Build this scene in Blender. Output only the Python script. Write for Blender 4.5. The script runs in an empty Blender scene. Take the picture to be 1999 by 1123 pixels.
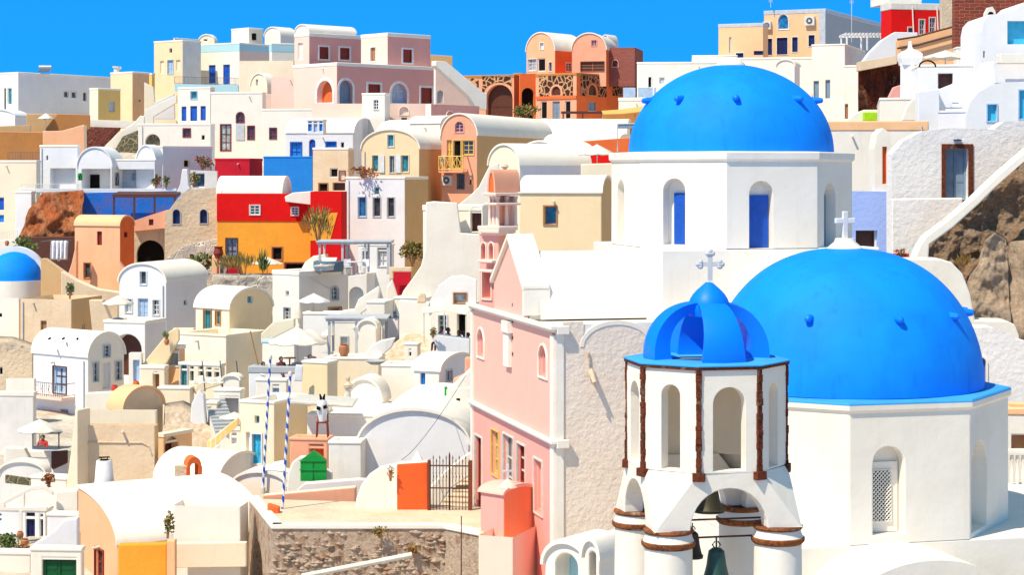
import bpy, bmesh, math, random
from mathutils import Vector, Matrix, noise
from mathutils.geometry import delaunay_2d_cdt
random.seed(11)
PI = math.pi
R = math.radians
C = bpy.context.scene.collection
# ---------------------------------------------------------------- camera geometry
# eye at the origin, looking level along +Y; F and the horizon row were read off the photograph
F, HX, HY = 3800.0, 1000.0, 340.0
cam_data = bpy.data.cameras.new('camera')
cam = bpy.data.objects.new('camera', cam_data); C.objects.link(cam)
cam.rotation_euler = (R(90), 0, 0)
cam_data.sensor_width = 36; cam_data.lens = F/1999*36
cam_data.shift_y = -(561.5-HY)/1999
cam_data.clip_start = .5; cam_data.clip_end = 20000
bpy.context.scene.camera = cam
def P(x, y, d): return Vector(((x-HX)/F*d, d, (HY-y)/F*d))
def zat(y, d): return (HY-y)/F*d
# ---------------------------------------------------------------- materials
MATS = {}
def nt(name):
    m = bpy.data.materials.new(name); m.use_nodes = True
    t = m.node_tree; t.nodes.clear()
    o = t.nodes.new('ShaderNodeOutputMaterial'); b = t.nodes.new('ShaderNodeBsdfPrincipled')
    t.links.new(b.outputs[0], o.inputs[0])
    MATS[name] = m
    return m, t, b
def noise_node(t, scale, detail=4, vec=None, stretch=None, rough=.6):
    g = t.nodes.new('ShaderNodeNewGeometry').outputs['Position']
    if stretch:
        mp = t.nodes.new('ShaderNodeMapping'); mp.inputs['Scale'].default_value = stretch
        t.links.new(g, mp.inputs[0]); g = mp.outputs[0]
    n = t.nodes.new('ShaderNodeTexNoise'); n.inputs['Scale'].default_value = scale
    n.inputs['Detail'].default_value = detail; n.inputs['Roughness'].default_value = rough
    t.links.new(g, n.inputs['Vector']); return n
def ramp(t, src, stops):
    r = t.nodes.new('ShaderNodeValToRGB'); t.links.new(src, r.inputs[0])
    e = r.color_ramp.elements
    while len(e) > 1: e.remove(e[-1])
    e[0].position = stops[0][0]; c = stops[0][1]; e[0].color = (*c, 1) if hasattr(c, '__len__') else (c, c, c, 1)
    for p, c in stops[1:]:
        k = e.new(p); k.color = (*c, 1) if hasattr(c, '__len__') else (c, c, c, 1)
    return r.outputs[0]
def mixc(t, fac, a, b, mode='MIX'):
    m = t.nodes.new('ShaderNodeMix'); m.data_type = 'RGBA'; m.blend_type = mode
    if isinstance(fac, (int, float)): m.inputs[0].default_value = fac
    else: t.links.new(fac, m.inputs[0])
    for i, v in ((6, a), (7, b)):
        if hasattr(v, 'default_value'): t.links.new(v, m.inputs[i])
        else: m.inputs[i].default_value = (*v, 1)
    return m.outputs[2]
def bump(t, b, h, strength, dist):
    n = t.nodes.new('ShaderNodeBump'); n.inputs['Strength'].default_value = strength
    n.inputs['Distance'].default_value = dist
    t.links.new(h, n.inputs['Height']); t.links.new(n.outputs[0], b.inputs['Normal'])
def plaster(name, rgb, dirt=.10, bs=.25, bd=.03, rough=.9, stain=None, bscale=5):
    m, t, b = nt(name)
    b.inputs['Roughness'].default_value = rough
    b.inputs['Specular IOR Level'].default_value = .2
    dk = tuple(c*.80 for c in rgb) if stain is None else stain
    n1 = noise_node(t, .7, 5); n2 = noise_node(t, 1.6, 5, stretch=(2.2, 2.2, .25))
    f1 = ramp(t, n1.outputs['Fac'], [(.42, 0.), (.72, 1.)]); f2 = ramp(t, n2.outputs['Fac'], [(.56, 0.), (.9, 1.)])
    c = mixc(t, f1, rgb, tuple(rgb[i]*(1-dirt*2.2)+dk[i]*dirt*2.2 for i in range(3)))
    c2 = mixc(t, f2, c, dk)
    c3 = mixc(t, min(1, dirt*4), c, c2)
    t.links.new(c3, b.inputs['Base Color'])
    nb = noise_node(t, bscale, 5); nl = noise_node(t, .55, 2)
    mm = t.nodes.new('ShaderNodeMath'); mm.operation = 'MULTIPLY_ADD'; mm.inputs[1].default_value = .13/bd*(.3/max(bs, .3)); t.links.new(nl.outputs['Fac'], mm.inputs[0]); t.links.new(nb.outputs['Fac'], mm.inputs[2])
    bump(t, b, mm.outputs[0], max(bs, .3), bd)
    return m
def paint(name, rgb, rough=.5, spec=.4, metal=0, planks=0):
    m, t, b = nt(name)
    b.inputs['Roughness'].default_value = rough; b.inputs['Metallic'].default_value = metal
    b.inputs['Specular IOR Level'].default_value = spec
    n = noise_node(t, 3, 4); f = ramp(t, n.outputs['Fac'], [(.35, 0.), (.75, 1.)])
    t.links.new(mixc(t, f, rgb, tuple(c*.78 for c in rgb)), b.inputs['Base Color'])
    return m
def stone(name, c1, c2, mortar, scale=3, gap=.06, bd=.08, dark=None, stretch=(1, 1, 1)):
    """rubble: voronoi cells of stones with mortar between them"""
    m, t, b = nt(name); b.inputs['Roughness'].default_value = .95; b.inputs['Specular IOR Level'].default_value = .15
    g = t.nodes.new('ShaderNodeNewGeometry').outputs['Position']
    nn = t.nodes.new('ShaderNodeTexNoise'); nn.inputs['Scale'].default_value = scale*.8; t.links.new(g, nn.inputs['Vector'])
    ad = t.nodes.new('ShaderNodeVectorMath'); ad.operation = 'MULTIPLY_ADD'
    ad.inputs[1].default_value = (.35/scale*2, .35/scale*2, .35/scale*2)
    t.links.new(nn.outputs['Color'], ad.inputs[0]); t.links.new(g, ad.inputs[2])
    mp = t.nodes.new('ShaderNodeMapping'); mp.inputs['Scale'].default_value = stretch; t.links.new(ad.outputs[0], mp.inputs[0])
    v1 = t.nodes.new('ShaderNodeTexVoronoi'); v1.feature = 'DISTANCE_TO_EDGE'; v1.inputs['Scale'].default_value = scale
    v2 = t.nodes.new('ShaderNodeTexVoronoi'); v2.feature = 'F1'; v2.inputs['Scale'].default_value = scale
    for v in (v1, v2): t.links.new(mp.outputs[0], v.inputs['Vector'])
    edge = ramp(t, v1.outputs['Distance'], [(gap*.6, 0.), (gap*1.5, 1.)])
    sep = t.nodes.new('ShaderNodeSeparateColor'); t.links.new(v2.outputs['Color'], sep.inputs[0])
    sc = mixc(t, sep.outputs[0], c1, c2)
    fine = noise_node(t, scale*6, 5); ff = ramp(t, fine.outputs['Fac'], [(.3, 0.), (.7, 1.)])
    sc = mixc(t, ff, sc, tuple(c*.6 for c in c1))
    if dark:
        big = noise_node(t, .9, 4); bf = ramp(t, big.outputs['Fac'], [(.45, 0.), (.65, 1.)]); sc = mixc(t, bf, sc, dark)
    t.links.new(mixc(t, edge, mortar, sc), b.inputs['Base Color'])
    mt = t.nodes.new('ShaderNodeMath'); mt.operation = 'MULTIPLY_ADD'; mt.inputs[1].default_value = .35
    t.links.new(fine.outputs['Fac'], mt.inputs[0]); t.links.new(edge, mt.inputs[2])
    bump(t, b, mt.outputs[0], .9, bd)
    return m
def brick(name, c1, c2, mortar, scale=1.0):
    m, t, b = nt(name); b.inputs['Roughness'].default_value = .9
    g = t.nodes.new('ShaderNodeNewGeometry').outputs['Position']
    sx = t.nodes.new('ShaderNodeSeparateXYZ'); t.links.new(g, sx.inputs[0])
    ad = t.nodes.new('ShaderNodeMath'); t.links.new(sx.outputs[0], ad.inputs[0]); t.links.new(sx.outputs[1], ad.inputs[1])
    nn = noise_node(t, 1.5, 3)
    a2 = t.nodes.new('ShaderNodeMath'); a2.operation = 'MULTIPLY_ADD'; a2.inputs[1].default_value = .35
    t.links.new(nn.outputs['Fac'], a2.inputs[0]); t.links.new(sx.outputs[2], a2.inputs[2])
    cb = t.nodes.new('ShaderNodeCombineXYZ'); t.links.new(ad.outputs[0], cb.inputs[0]); t.links.new(a2.outputs[0], cb.inputs[1])
    br = t.nodes.new('ShaderNodeTexBrick'); t.links.new(cb.outputs[0], br.inputs['Vector'])
    br.inputs['Scale'].default_value = scale; br.inputs['Mortar Size'].default_value = .02
    br.inputs['Brick Width'].default_value = .9; br.inputs['Row Height'].default_value = .3
    br.inputs['Color1'].default_value = (*c1, 1); br.inputs['Color2'].default_value = (*c2, 1); br.inputs['Mortar'].default_value = (*mortar, 1)
    t.links.new(br.outputs['Color'], b.inputs['Base Color'])
    inv = t.nodes.new('ShaderNodeMath'); inv.operation = 'SUBTRACT'; inv.inputs[0].default_value = 1
    t.links.new(br.outputs['Fac'], inv.inputs[1]); bump(t, b, inv.outputs[0], .8, .05)
    return m
def rock(name, cols, scale=.5, bd=.3, stretch=(1, 1, 1)):
    m, t, b = nt(name); b.inputs['Roughness'].default_value = .97; b.inputs['Specular IOR Level'].default_value = .1
    n1 = noise_node(t, scale, 8, stretch=stretch, rough=.65)
    n2 = noise_node(t, scale*7, 6, stretch=stretch, rough=.7)
    c = ramp(t, n1.outputs['Fac'], [(.3+.4*i/(len(cols)-1), cols[i]) for i in range(len(cols))])
    f = ramp(t, n2.outputs['Fac'], [(.35, 0.), (.65, 1.)])
    dk = mixc(t, 1.0, c, (.66, .62, .58), 'MULTIPLY')
    t.links.new(mixc(t, f, dk, c), b.inputs['Base Color'])
    n3 = noise_node(t, scale*5, 8, stretch=stretch, rough=.75); bump(t, b, n3.outputs['Fac'], 1, bd)
    return m
def glass(name, rgb=(.03, .04, .05)):
    m, t, b = nt(name); b.inputs['Roughness'].default_value = .12; b.inputs['Specular IOR Level'].default_value = .6
    n = noise_node(t, 2.5, 2); f = ramp(t, n.outputs['Fac'], [(.4, 0.), (.65, 1.)])
    t.links.new(mixc(t, f, rgb, tuple(c*2.2 for c in rgb)), b.inputs['Base Color']); return m
plaster('white', (.87, .81, .715), dirt=.11, stain=(.68, .57, .42), bs=.3, bd=.03)
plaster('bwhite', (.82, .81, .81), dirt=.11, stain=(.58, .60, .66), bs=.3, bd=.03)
plaster('wwhite', (.87, .80, .70), dirt=.08, stain=(.62, .50, .36), bs=.3, bd=.03)
plaster('roofwhite', (.88, .82, .72), dirt=.08, stain=(.68, .60, .48), bs=.25, bd=.04, bscale=3)
plaster('rough', (.85, .72, .60), dirt=.09, stain=(.62, .46, .32), bs=.8, bd=.05, bscale=6)
plaster('roughwhite', (.84, .81, .78), dirt=.1, stain=(.64, .56, .48), bs=.8, bd=.055, bscale=4.5)
plaster('lilac', (.76, .74, .77), dirt=.1, stain=(.5, .46, .44))  # also puts shade into the right walls of white houses
plaster('greywhite', (.79, .76, .72), dirt=.12, stain=(.45, .42, .38))  # on right walls
plaster('cream', (.87, .67, .41), dirt=.09, stain=(.62, .46, .26))
plaster('palecream', (.88, .76, .57), dirt=.09, stain=(.64, .50, .32))
plaster('beige', (.78, .60, .41), dirt=.14, stain=(.50, .34, .20), bs=.5, bd=.06)
plaster('sand', (.70, .55, .38), dirt=.2, stain=(.42, .33, .24), bs=.8, bd=.1)
plaster('tan', (.66, .42, .20), dirt=.1, stain=(.46, .28, .12))
plaster('brown', (.50, .22, .07), dirt=.14, stain=(.32, .15, .06), bs=.5, bd=.06)
plaster('peach', (.92, .48, .27), dirt=.15, stain=(.78, .34, .16))
plaster('apricot', (.92, .53, .29), dirt=.15, stain=(.66, .40, .18))
plaster('orange', (.92, .38, .04), dirt=.16, stain=(.66, .24, .04), bs=.4, bd=.05)
plaster('yellow', (.86, .58, .20), dirt=.1, stain=(.7, .4, .12))
plaster('terracotta', (.84, .17, .045), dirt=.16, stain=(.5, .12, .04))
plaster('salmon', (.84, .40, .25), dirt=.12, stain=(.62, .25, .13))
plaster('pink', (.89, .49, .40), dirt=.06, stain=(.72, .34, .27), bs=.12)
plaster('deeppink', (.88, .40, .34), dirt=.07, stain=(.66, .24, .20), bs=.12)
plaster('palepink', (.88, .64, .53), dirt=.06, stain=(.7, .46, .38), bs=.12)
plaster('rose', (.80, .38, .33), dirt=.07, stain=(.56, .22, .18), bs=.12)  # darker pink; on the mansion's right walls it paints in their shade
plaster('red', (.72, .006, .006), dirt=.16, stain=(.44, .006, .008))
plaster('crimson', (.56, .012, .03), dirt=.14, stain=(.32, .01, .02), bs=.6, bd=.06)
plaster('orangered', (.86, .13, .03), dirt=.1, stain=(.6, .07, .02))
plaster('coral', (.90, .24, .11), dirt=.16, stain=(.84, .36, .26))
plaster('bluewall', (.02, .24, .72), dirt=.12, stain=(.02, .15, .5), bs=.5, bd=.05)
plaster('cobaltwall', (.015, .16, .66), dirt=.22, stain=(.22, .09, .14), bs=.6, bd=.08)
plaster('lavender', (.36, .48, .86), dirt=.06, stain=(.28, .38, .72), bs=.5, bd=.05)
plaster('aqua', (.45, .72, .80), dirt=.08, stain=(.35, .55, .6))
plaster('grey', (.42, .44, .46), dirt=.1)
plaster('slate', (.12, .19, .25), dirt=.1)
plaster('domeblue', (.001, .265, .98), dirt=.2, stain=(.001, .15, .74), bs=.25, bd=.025, rough=.7, bscale=2.2)
plaster('ribblue', (.001, .215, .95), dirt=.08, stain=(.001, .10, .7), bs=.3, bd=.015, rough=.45)
plaster('rimblue', (.05, .36, .80), dirt=.14, stain=(.03, .22, .55), bs=.3, bd=.02)
plaster('paving', (.74, .60, .44), dirt=.2, stain=(.48, .34, .22), bs=.8, bd=.08)
for nme, c in dict(blue=(.01, .10, .52), brightblue=(.02, .26, .75), navy=(.006, .015, .10), teal=(.06, .30, .33), cyan=(.06, .52, .80),
                   dred=(.26, .025, .012), wood=(.42, .20, .08), brownwood=(.11, .035, .02), green=(.0, .30, .04), dgreen=(.0, .085, .02),
                   lime=(.42, .72, .01), paleblue=(.45, .60, .80), greyblue=(.22, .31, .42), yellowwood=(.80, .52, .12), whitepaint=(.8, .8, .8), palegrey=(.55, .57, .60),
                   cloth=(.86, .78, .66), whitecloth=(.82, .82, .86), skin=(.42, .22, .14), hair=(.03, .02, .015), shirt=(.16, .04, .06), shirtb=(.05, .06, .12),
                   clay=(.50, .20, .09), redpot=(.62, .05, .03), offwhite=(.74, .70, .62)).items():
    paint(nme, c)
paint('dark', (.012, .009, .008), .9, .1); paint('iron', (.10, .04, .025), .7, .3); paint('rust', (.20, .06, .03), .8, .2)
paint('greyiron', (.09, .11, .14), .6); paint('steel', (.55, .57, .6), .3, .5, .8); paint('bronze', (.035, .085, .07), .5, .5, .5); paint('bronzedark', (.06, .055, .035), .55, .5, .5)
glass('glass'); glass('tealglass', (.03, .14, .16)); glass('blueglass', (.015, .10, .22)); glass('paleglass', (.22, .26, .28))
rock('rubble', [(.24, .13, .09), (.70, .52, .40), (.78, .64, .50), (.52, .32, .22), (.82, .70, .56)], 1.6, .16)
stone('redrubble', (.16, .04, .03), (.28, .09, .06), (.34, .13, .10), 2.6, .05, .15)
stone('oliverubble', (.16, .14, .08), (.25, .21, .13), (.36, .32, .22), 2.2, .07, .15)
stone('palerubble', (.62, .56, .48), (.46, .40, .34), (.72, .66, .58), 1.6, .05, .15)
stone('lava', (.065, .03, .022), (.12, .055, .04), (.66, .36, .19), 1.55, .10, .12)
stone('lavashaded', (.05, .02, .015), (.10, .04, .03), (.52, .22, .12), 1.55, .10, .12)  # lava stone with shade put into its colour
rock('redstone', [(.07, .025, .015), (.24, .06, .03), (.12, .04, .02), (.40, .22, .14)], 3, .05)
rock('bandstone', [(.07, .03, .02), (.48, .17, .06), (.22, .08, .035), (.66, .48, .32)], 2.6, .06)
brick('redbrick', (.27, .045, .02), (.17, .03, .018), (.42, .18, .11), 1.3)
brick('mauvebrick', (.34, .10, .075), (.28, .08, .06), (.38, .13, .10), 2.2)
rock('cliffbrown', [(.34, .22, .14), (.55, .41, .29), (.50, .31, .19), (.80, .65, .50)], 1.1, .30, (1, 1, 1.7))
rock('clifflight', [(.55, .40, .28), (.72, .56, .42), (.62, .46, .32), (.80, .66, .50)], 1.2, .2)
rock('orangerock', [(.22, .13, .09), (.80, .22, .07), (.46, .17, .08), (.88, .34, .14), (.36, .24, .16)], .6, .3, (2.2, 2.2, .6))
rock('redrock', [(.05, .015, .012), (.26, .06, .03), (.08, .03, .02), (.42, .18, .10)], .5, .4, (2.5, 2.5, .7))
rock('beigerock', [(.66, .50, .36), (.80, .67, .52), (.72, .56, .40), (.84, .72, .58)], .7, .10)
rock('groundmat', [(.55, .47, .38), (.72, .66, .58), (.62, .52, .42), (.76, .72, .66)], .12, .2)
def leafmat(name, c1, c2):
    m, t, b = nt(name); b.inputs['Roughness'].default_value = .7
    n = noise_node(t, 2.5, 3); f = ramp(t, n.outputs['Fac'], [(.35, 0.), (.65, 1.)])
    t.links.new(mixc(t, f, c1, c2), b.inputs['Base Color'])
leafmat('leaf', (.05, .11, .02), (.16, .20, .05)); leafmat('dryleaf', (.24, .13, .03), (.38, .24, .07)); leafmat('redleaf', (.45, .04, .03), (.20, .08, .03))
# ---------------------------------------------------------------- mesh builder
OFF = {}
class MB:
    def __init__(s): s.v = []; s.f = []; s.m = []; s.mats = []
    def mi(s, name):
        if name not in s.mats: s.mats.append(name)
        return s.mats.index(name)
    def face(s, pts, mat):
        i = len(s.v); s.v.extend(Vector(p) for p in pts); s.f.append(tuple(range(i, i+len(pts)))); s.m.append(s.mi(mat))
    def grid(s, rows, mat, closed=False):
        """rows of points joined into quads sharing vertices"""
        i = len(s.v); n = len(rows[0]); k = s.mi(mat)
        for r in rows: s.v.extend(Vector(p) for p in r)
        for a in range(len(rows)-1):
            for b in range(n if closed else n-1):
                c = (b+1) % n
                s.f.append((i+a*n+b, i+a*n+c, i+(a+1)*n+c, i+(a+1)*n+b)); s.m.append(k)
    def box(s, O, U, V, W, mat):
        """corner O and three edge vectors"""
        O = Vector(O); i = len(s.v)
        for c in ((0,0,0),(1,0,0),(1,1,0),(0,1,0),(0,0,1),(1,0,1),(1,1,1),(0,1,1)): s.v.append(O+U*c[0]+V*c[1]+W*c[2])
        for q in ((0,3,2,1),(4,5,6,7),(0,1,5,4),(1,2,6,5),(2,3,7,6),(3,0,4,7)): s.f.append(tuple(i+j for j in q)); s.m.append(s.mi(mat))
    def cbox(s, c, sx, sy, sz, mat, a=0):
        U = Vector((math.cos(a), math.sin(a), 0))*sx; V = Vector((-math.sin(a), math.cos(a), 0))*sy; W = Vector((0, 0, sz))
        s.box(Vector(c)-U/2-V/2, U, V, W, mat)
    def tube(s, pts, r, mat, n=8, cap=True):
        pts = [Vector(p) for p in pts]; rs = r if hasattr(r, '__len__') else [r]*len(pts); rows = []
        for i, p in enumerate(pts):
            t = (pts[min(i+1, len(pts)-1)]-pts[max(i-1, 0)]).normalized()
            u = t.cross(Vector((0, 0, 1)));  u = t.cross(Vector((1, 0, 0))) if u.length < .05 else u
            u.normalize(); w = t.cross(u)
            rows.append([p+(u*math.cos(2*PI*k/n)+w*math.sin(2*PI*k/n))*rs[i] for k in range(n)])
        s.grid(rows, mat, True)
        if cap: s.face(rows[0], mat); s.face(list(reversed(rows[-1])), mat)
    def lathe(s, c, prof, mat, n=48, a0=0, a1=2*PI):
        c = Vector(c); full = abs(a1-a0-2*PI) < 1e-6; m = n if full else n+1
        rows = [[c+Vector((math.cos(a0+(a1-a0)*k/n)*r, math.sin(a0+(a1-a0)*k/n)*r, z)) for k in range(m)] for r, z in prof]
        s.grid(rows, mat, full)
    def build(s, name, parent=None, smooth=False, bevel=0, ang=35, weld=True):
        me = bpy.data.meshes.new(name)
        off = OFF.get(parent.name, Vector((0, 0, 0))) if parent else Vector((0, 0, 0))
        me.from_pydata([v-off for v in s.v], [], s.f)
        for k in s.mats: me.materials.append(MATS[k])
        me.polygons.foreach_set('material_index', s.m)
        if weld:
            bm = bmesh.new(); bm.from_mesh(me); bmesh.ops.remove_doubles(bm, verts=bm.verts, dist=.0008)
            bmesh.ops.recalc_face_normals(bm, faces=bm.faces); bm.to_mesh(me); bm.free()
        if smooth:
            me.polygons.foreach_set('use_smooth', [True]*len(me.polygons)); me.set_sharp_from_angle(angle=R(ang))
        me.update()
        o = bpy.data.objects.new(name, me); C.objects.link(o)
        if parent: o.parent = parent; OFF[o.name] = off
        else: OFF[o.name] = Vector((0, 0, 0))
        if bevel:
            b = o.modifiers.new('bevel', 'BEVEL'); b.width = bevel; b.segments = 2; b.limit_method = 'ANGLE'; b.angle_limit = R(40)
        return o
def tag(o, label=None, cat=None, group=None, kind=None):
    if label: o['label'] = label
    if cat: o['category'] = cat
    if group: o['group'] = group
    if kind: o['kind'] = kind
    return o
def thing(name, label, cat, loc, group=None):
    o = bpy.data.objects.new(name, None); C.objects.link(o); o.location = loc; o.empty_display_size = .3
    OFF[o.name] = Vector(loc); return tag(o, label, cat, group)
Z = Vector((0, 0, 1))
# ---------------------------------------------------------------- walls with openings
def pip(p, poly):
    c = False; n = len(poly); x, y = p
    for i in range(n):
        x1, y1 = poly[i]; x2, y2 = poly[i-1]
        if (y1 > y) != (y2 > y) and x < (x2-x1)*(y-y1)/(y2-y1)+x1: c = not c
    return c
def tri(outer, holes):
    vs = []; es = []
    for lp in [outer]+list(holes):
        i = len(vs); vs += [Vector(p) for p in lp]; es += [(i+k, i+(k+1) % len(lp)) for k in range(len(lp))]
    r = delaunay_2d_cdt(vs, es, [], 0, 1e-5)
    out = []
    for f in r[2]:
        c = sum((r[0][k] for k in f), Vector((0, 0)))/len(f)
        if pip(c, outer) and not any(pip(c, h) for h in holes): out.append([r[0][k] for k in f])
    return out
def outl(u0, u1, z0, z1, arch=0, grow=0, n=12, pointed=False):
    """opening outline; arch = rise as a share of the half width"""
    u0 -= grow; u1 += grow; z1 += grow; z0 -= grow if grow > 0 else grow
    if not arch: return [(u0, z0), (u1, z0), (u1, z1), (u0, z1)]
    h = (u1-u0)/2; rise = min(h*arch, (z1-z0)*.8); c = (u0+u1)/2; zs = z1-rise
    return [(u0, z0), (u1, z0)]+[(c+h*math.cos(PI*k/n), zs+rise*math.sin(PI*k/n)) for k in range(n+1)]
class Pl:
    """a vertical wall plane: origin O (z = 0), unit direction U, outward normal N"""
    def __init__(s, O, U, N): s.O = Vector((O[0], O[1], 0)); s.U = U.normalized(); s.N = N.normalized()
    def w(s, u, z, n=0): return s.O+s.U*u+Z*z+s.N*n
    def hit(s, x, y):
        r = Vector(((x-HX)/F, 1, (HY-y)/F)); t = s.O.dot(s.N)/r.dot(s.N); p = r*t
        return (p-s.O).dot(s.U), p.z
def wall(mb, pl, outer, holes, mat, rec=.15, n=0, rmat=None):
    for f in tri(outer, holes): mb.face([pl.w(p[0], p[1], n) for p in f], mat)
    for i, h in enumerate(holes):
        rc = rec[i] if hasattr(rec, '__len__') else rec
        for k in range(len(h)):
            a, b = h[k], h[(k+1) % len(h)]
            mb.face([pl.w(*a, n), pl.w(*b, n), pl.w(*b, n-rc), pl.w(*a, n-rc)], rmat or mat)
def thick(mb, pl, outer, holes, t, mat, backmat=None, n=0):
    wall(mb, pl, outer, holes, mat, t, n)
    for f in tri(outer, holes): mb.face([pl.w(p[0], p[1], n-t) for p in f], backmat or mat)
    for k in range(len(outer)):
        a, b = outer[k], outer[(k+1) % len(outer)]
        mb.face([pl.w(*a, n), pl.w(*b, n), pl.w(*b, n-t), pl.w(*a, n-t)], mat)
def ringm(mb, pl, o1, o2, n0, n1, mat):
    """flat band between outline o1 (inner) and o2 (outer), from depth n0 to n1"""
    k = len(o1)
    for i in range(k):
        j = (i+1) % k
        mb.face([pl.w(*o1[i], n1), pl.w(*o1[j], n1), pl.w(*o2[j], n1), pl.w(*o2[i], n1)], mat)
        mb.face([pl.w(*o2[i], n0), pl.w(*o2[j], n0), pl.w(*o2[j], n1), pl.w(*o2[i], n1)], mat)
        mb.face([pl.w(*o1[i], n0), pl.w(*o1[j], n0), pl.w(*o1[j], n1), pl.w(*o1[i], n1)], mat)
def opening(root, pl, u0, u1, z0, z1, spec, rec):
    """spec: 'pane[:trim[:flags]]'; flags a arch, m muntins, d door, s open shutters, l louvres, b balcony rail, v empty niche, n narrow trim"""
    q = spec.split(':')+['', '']; pane, trim, fl = q[0], q[1], q[2]
    arch = 1.0 if 'a' in fl else 0
    if 'p' in fl: arch = 1.35
    W = u1-u0; H = z1-z0
    isdoor = 'd' in fl; nm = 'door' if isdoor else ('niche' if 'v' in fl else 'window')
    m = MB(); o0 = outl(u0, u1, z0, z1, arch)
    fw = min(.09, W*.09)
    fmat = trim if trim else pane if MATS.get(pane) and 'glass' not in pane and pane != 'dark' else 'whitepaint'
    if 'f' in fl: fmat = 'whitepaint'
    if 'v' not in fl:
        ringm(m, pl, outl(u0, u1, z0, z1, arch, -fw), o0, -rec+.001, -rec+.06, fmat if 'glass' in pane or pane == 'dark' else pane)
    if trim: 
        g = .06 if 'n' in fl else max(.10, W*.13)
        ringm(m, pl, o0, outl(u0, u1, z0, z1, arch, g), -.02, .05, trim)
    if 'm' in fl:
        c = (u0+u1)/2
        m.box(pl.w(c-.03, z0+fw, -rec+.005), pl.U*.06, Z*(H-fw*1.5), pl.N*.05, fmat)
        for k in (1, 2):
            zz = z0+H*k/3.2; m.box(pl.w(u0+fw, zz, -rec+.008), pl.U*(W-2*fw), Z*.05, pl.N*.04, fmat)
    if 'sill' in fl or ('m' in fl and not isdoor and not trim):
        m.box(pl.w(u0-.06, z0-.07, -.01), pl.U*(W+.12), Z*.07, pl.N*.08, 'offwhite')
    if isdoor:
        c = (u0+u1)/2
        m.box(pl.w(c-.015, z0+fw, -rec+.004), pl.U*.03, Z*(H*(.85 if arch else 1)-2*fw), pl.N*.045, pane if 'glass' not in pane else fmat)
    if not m.f:
        ringm(m, pl, outl(u0, u1, z0, z1, arch, -.03), o0, -rec+.001, -rec+.03, pane)
    w = m.build(nm, root)
    p = MB(); pts = outl(u0-.01, u1+.01, z0-.01, z1+.01, arch)
    p.face([pl.w(*a, -rec) for a in pts], pane)
    if isdoor and 'glass' not in pane and pane != 'dark':      # raised panels on the leaves
        for s in (0, 1):
            for k in range(3):
                a = u0+fw+s*(W/2)+.03; p.box(pl.w(a, z0+fw+H*.30*k, -rec-.002), pl.U*(W/2-fw*1.6), Z*(H*.23), pl.N*.018, pane)
    p.build('pane' if not isdoor else 'door_leaf', w)
    if 's' in fl:
        s = MB(); sw = W*.55
        for a in (u0-sw-.03, u1+.03):
            s.box(pl.w(a, z0, .02), pl.U*sw, Z*H, pl.N*.05, pane if pane not in ('dark', 'glass') else 'whitepaint')
        s.build('shutter', w)
    return w
NH = [0]
def put_ops(root, mb, planes, outlines, mats, ops):
    """cut the openings out of each face, build the wall faces and the windows"""
    holes = {k: [] for k in planes}; recs = {k: [] for k in planes}; todo = []
    for op in ops:
        fc, x0, y0, x1, y1, spec = op[:6]; pl = planes[fc]
        ym = (y0+y1)/2; xm = (x0+x1)/2
        ua = pl.hit(x0, ym)[0]; ub = pl.hit(x1, ym)[0]; zt = pl.hit(xm, y0)[1]; zb = pl.hit(xm, y1)[1]
        u0, u1 = min(ua, ub), max(ua, ub)
        fl = (spec.split(':')+['', ''])[2]; arch = 1.35 if 'p' in fl else 1.0 if 'a' in fl else 0
        rec = 1.4 if 'Q' in fl else .45 if 'r' in fl else (.7 if 'R' in fl else .16)
        h = outl(u0, u1, zb, zt, arch)
        if not all(pip(((p[0]-(u0+u1)/2)*.999+(u0+u1)/2, (p[1]-(zb+zt)/2)*.999+(zb+zt)/2), outlines[fc]) for p in h):
            print('OP OUTSIDE', root.name, root.get('label'), op); continue
        holes[fc].append(h); recs[fc].append(rec); todo.append((pl, u0, u1, zb, zt, spec, rec))
    for k in planes: wall(mb, planes[k], outlines[k], holes[k], mats[k], recs[k] if recs[k] else .1)
    for t_ in todo: opening(root, *t_)
def arc(u0, u1, z, rise, n=18, rev=False):
    p = [((u0+u1)/2+(u1-u0)/2*math.cos(PI*k/n), z+rise*math.sin(PI*k/n)) for k in range(n+1)]
    return list(reversed(p)) if rev else p
SEED = 100
HOUSEGROUP = 'houses crowded on the hillside'
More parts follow.
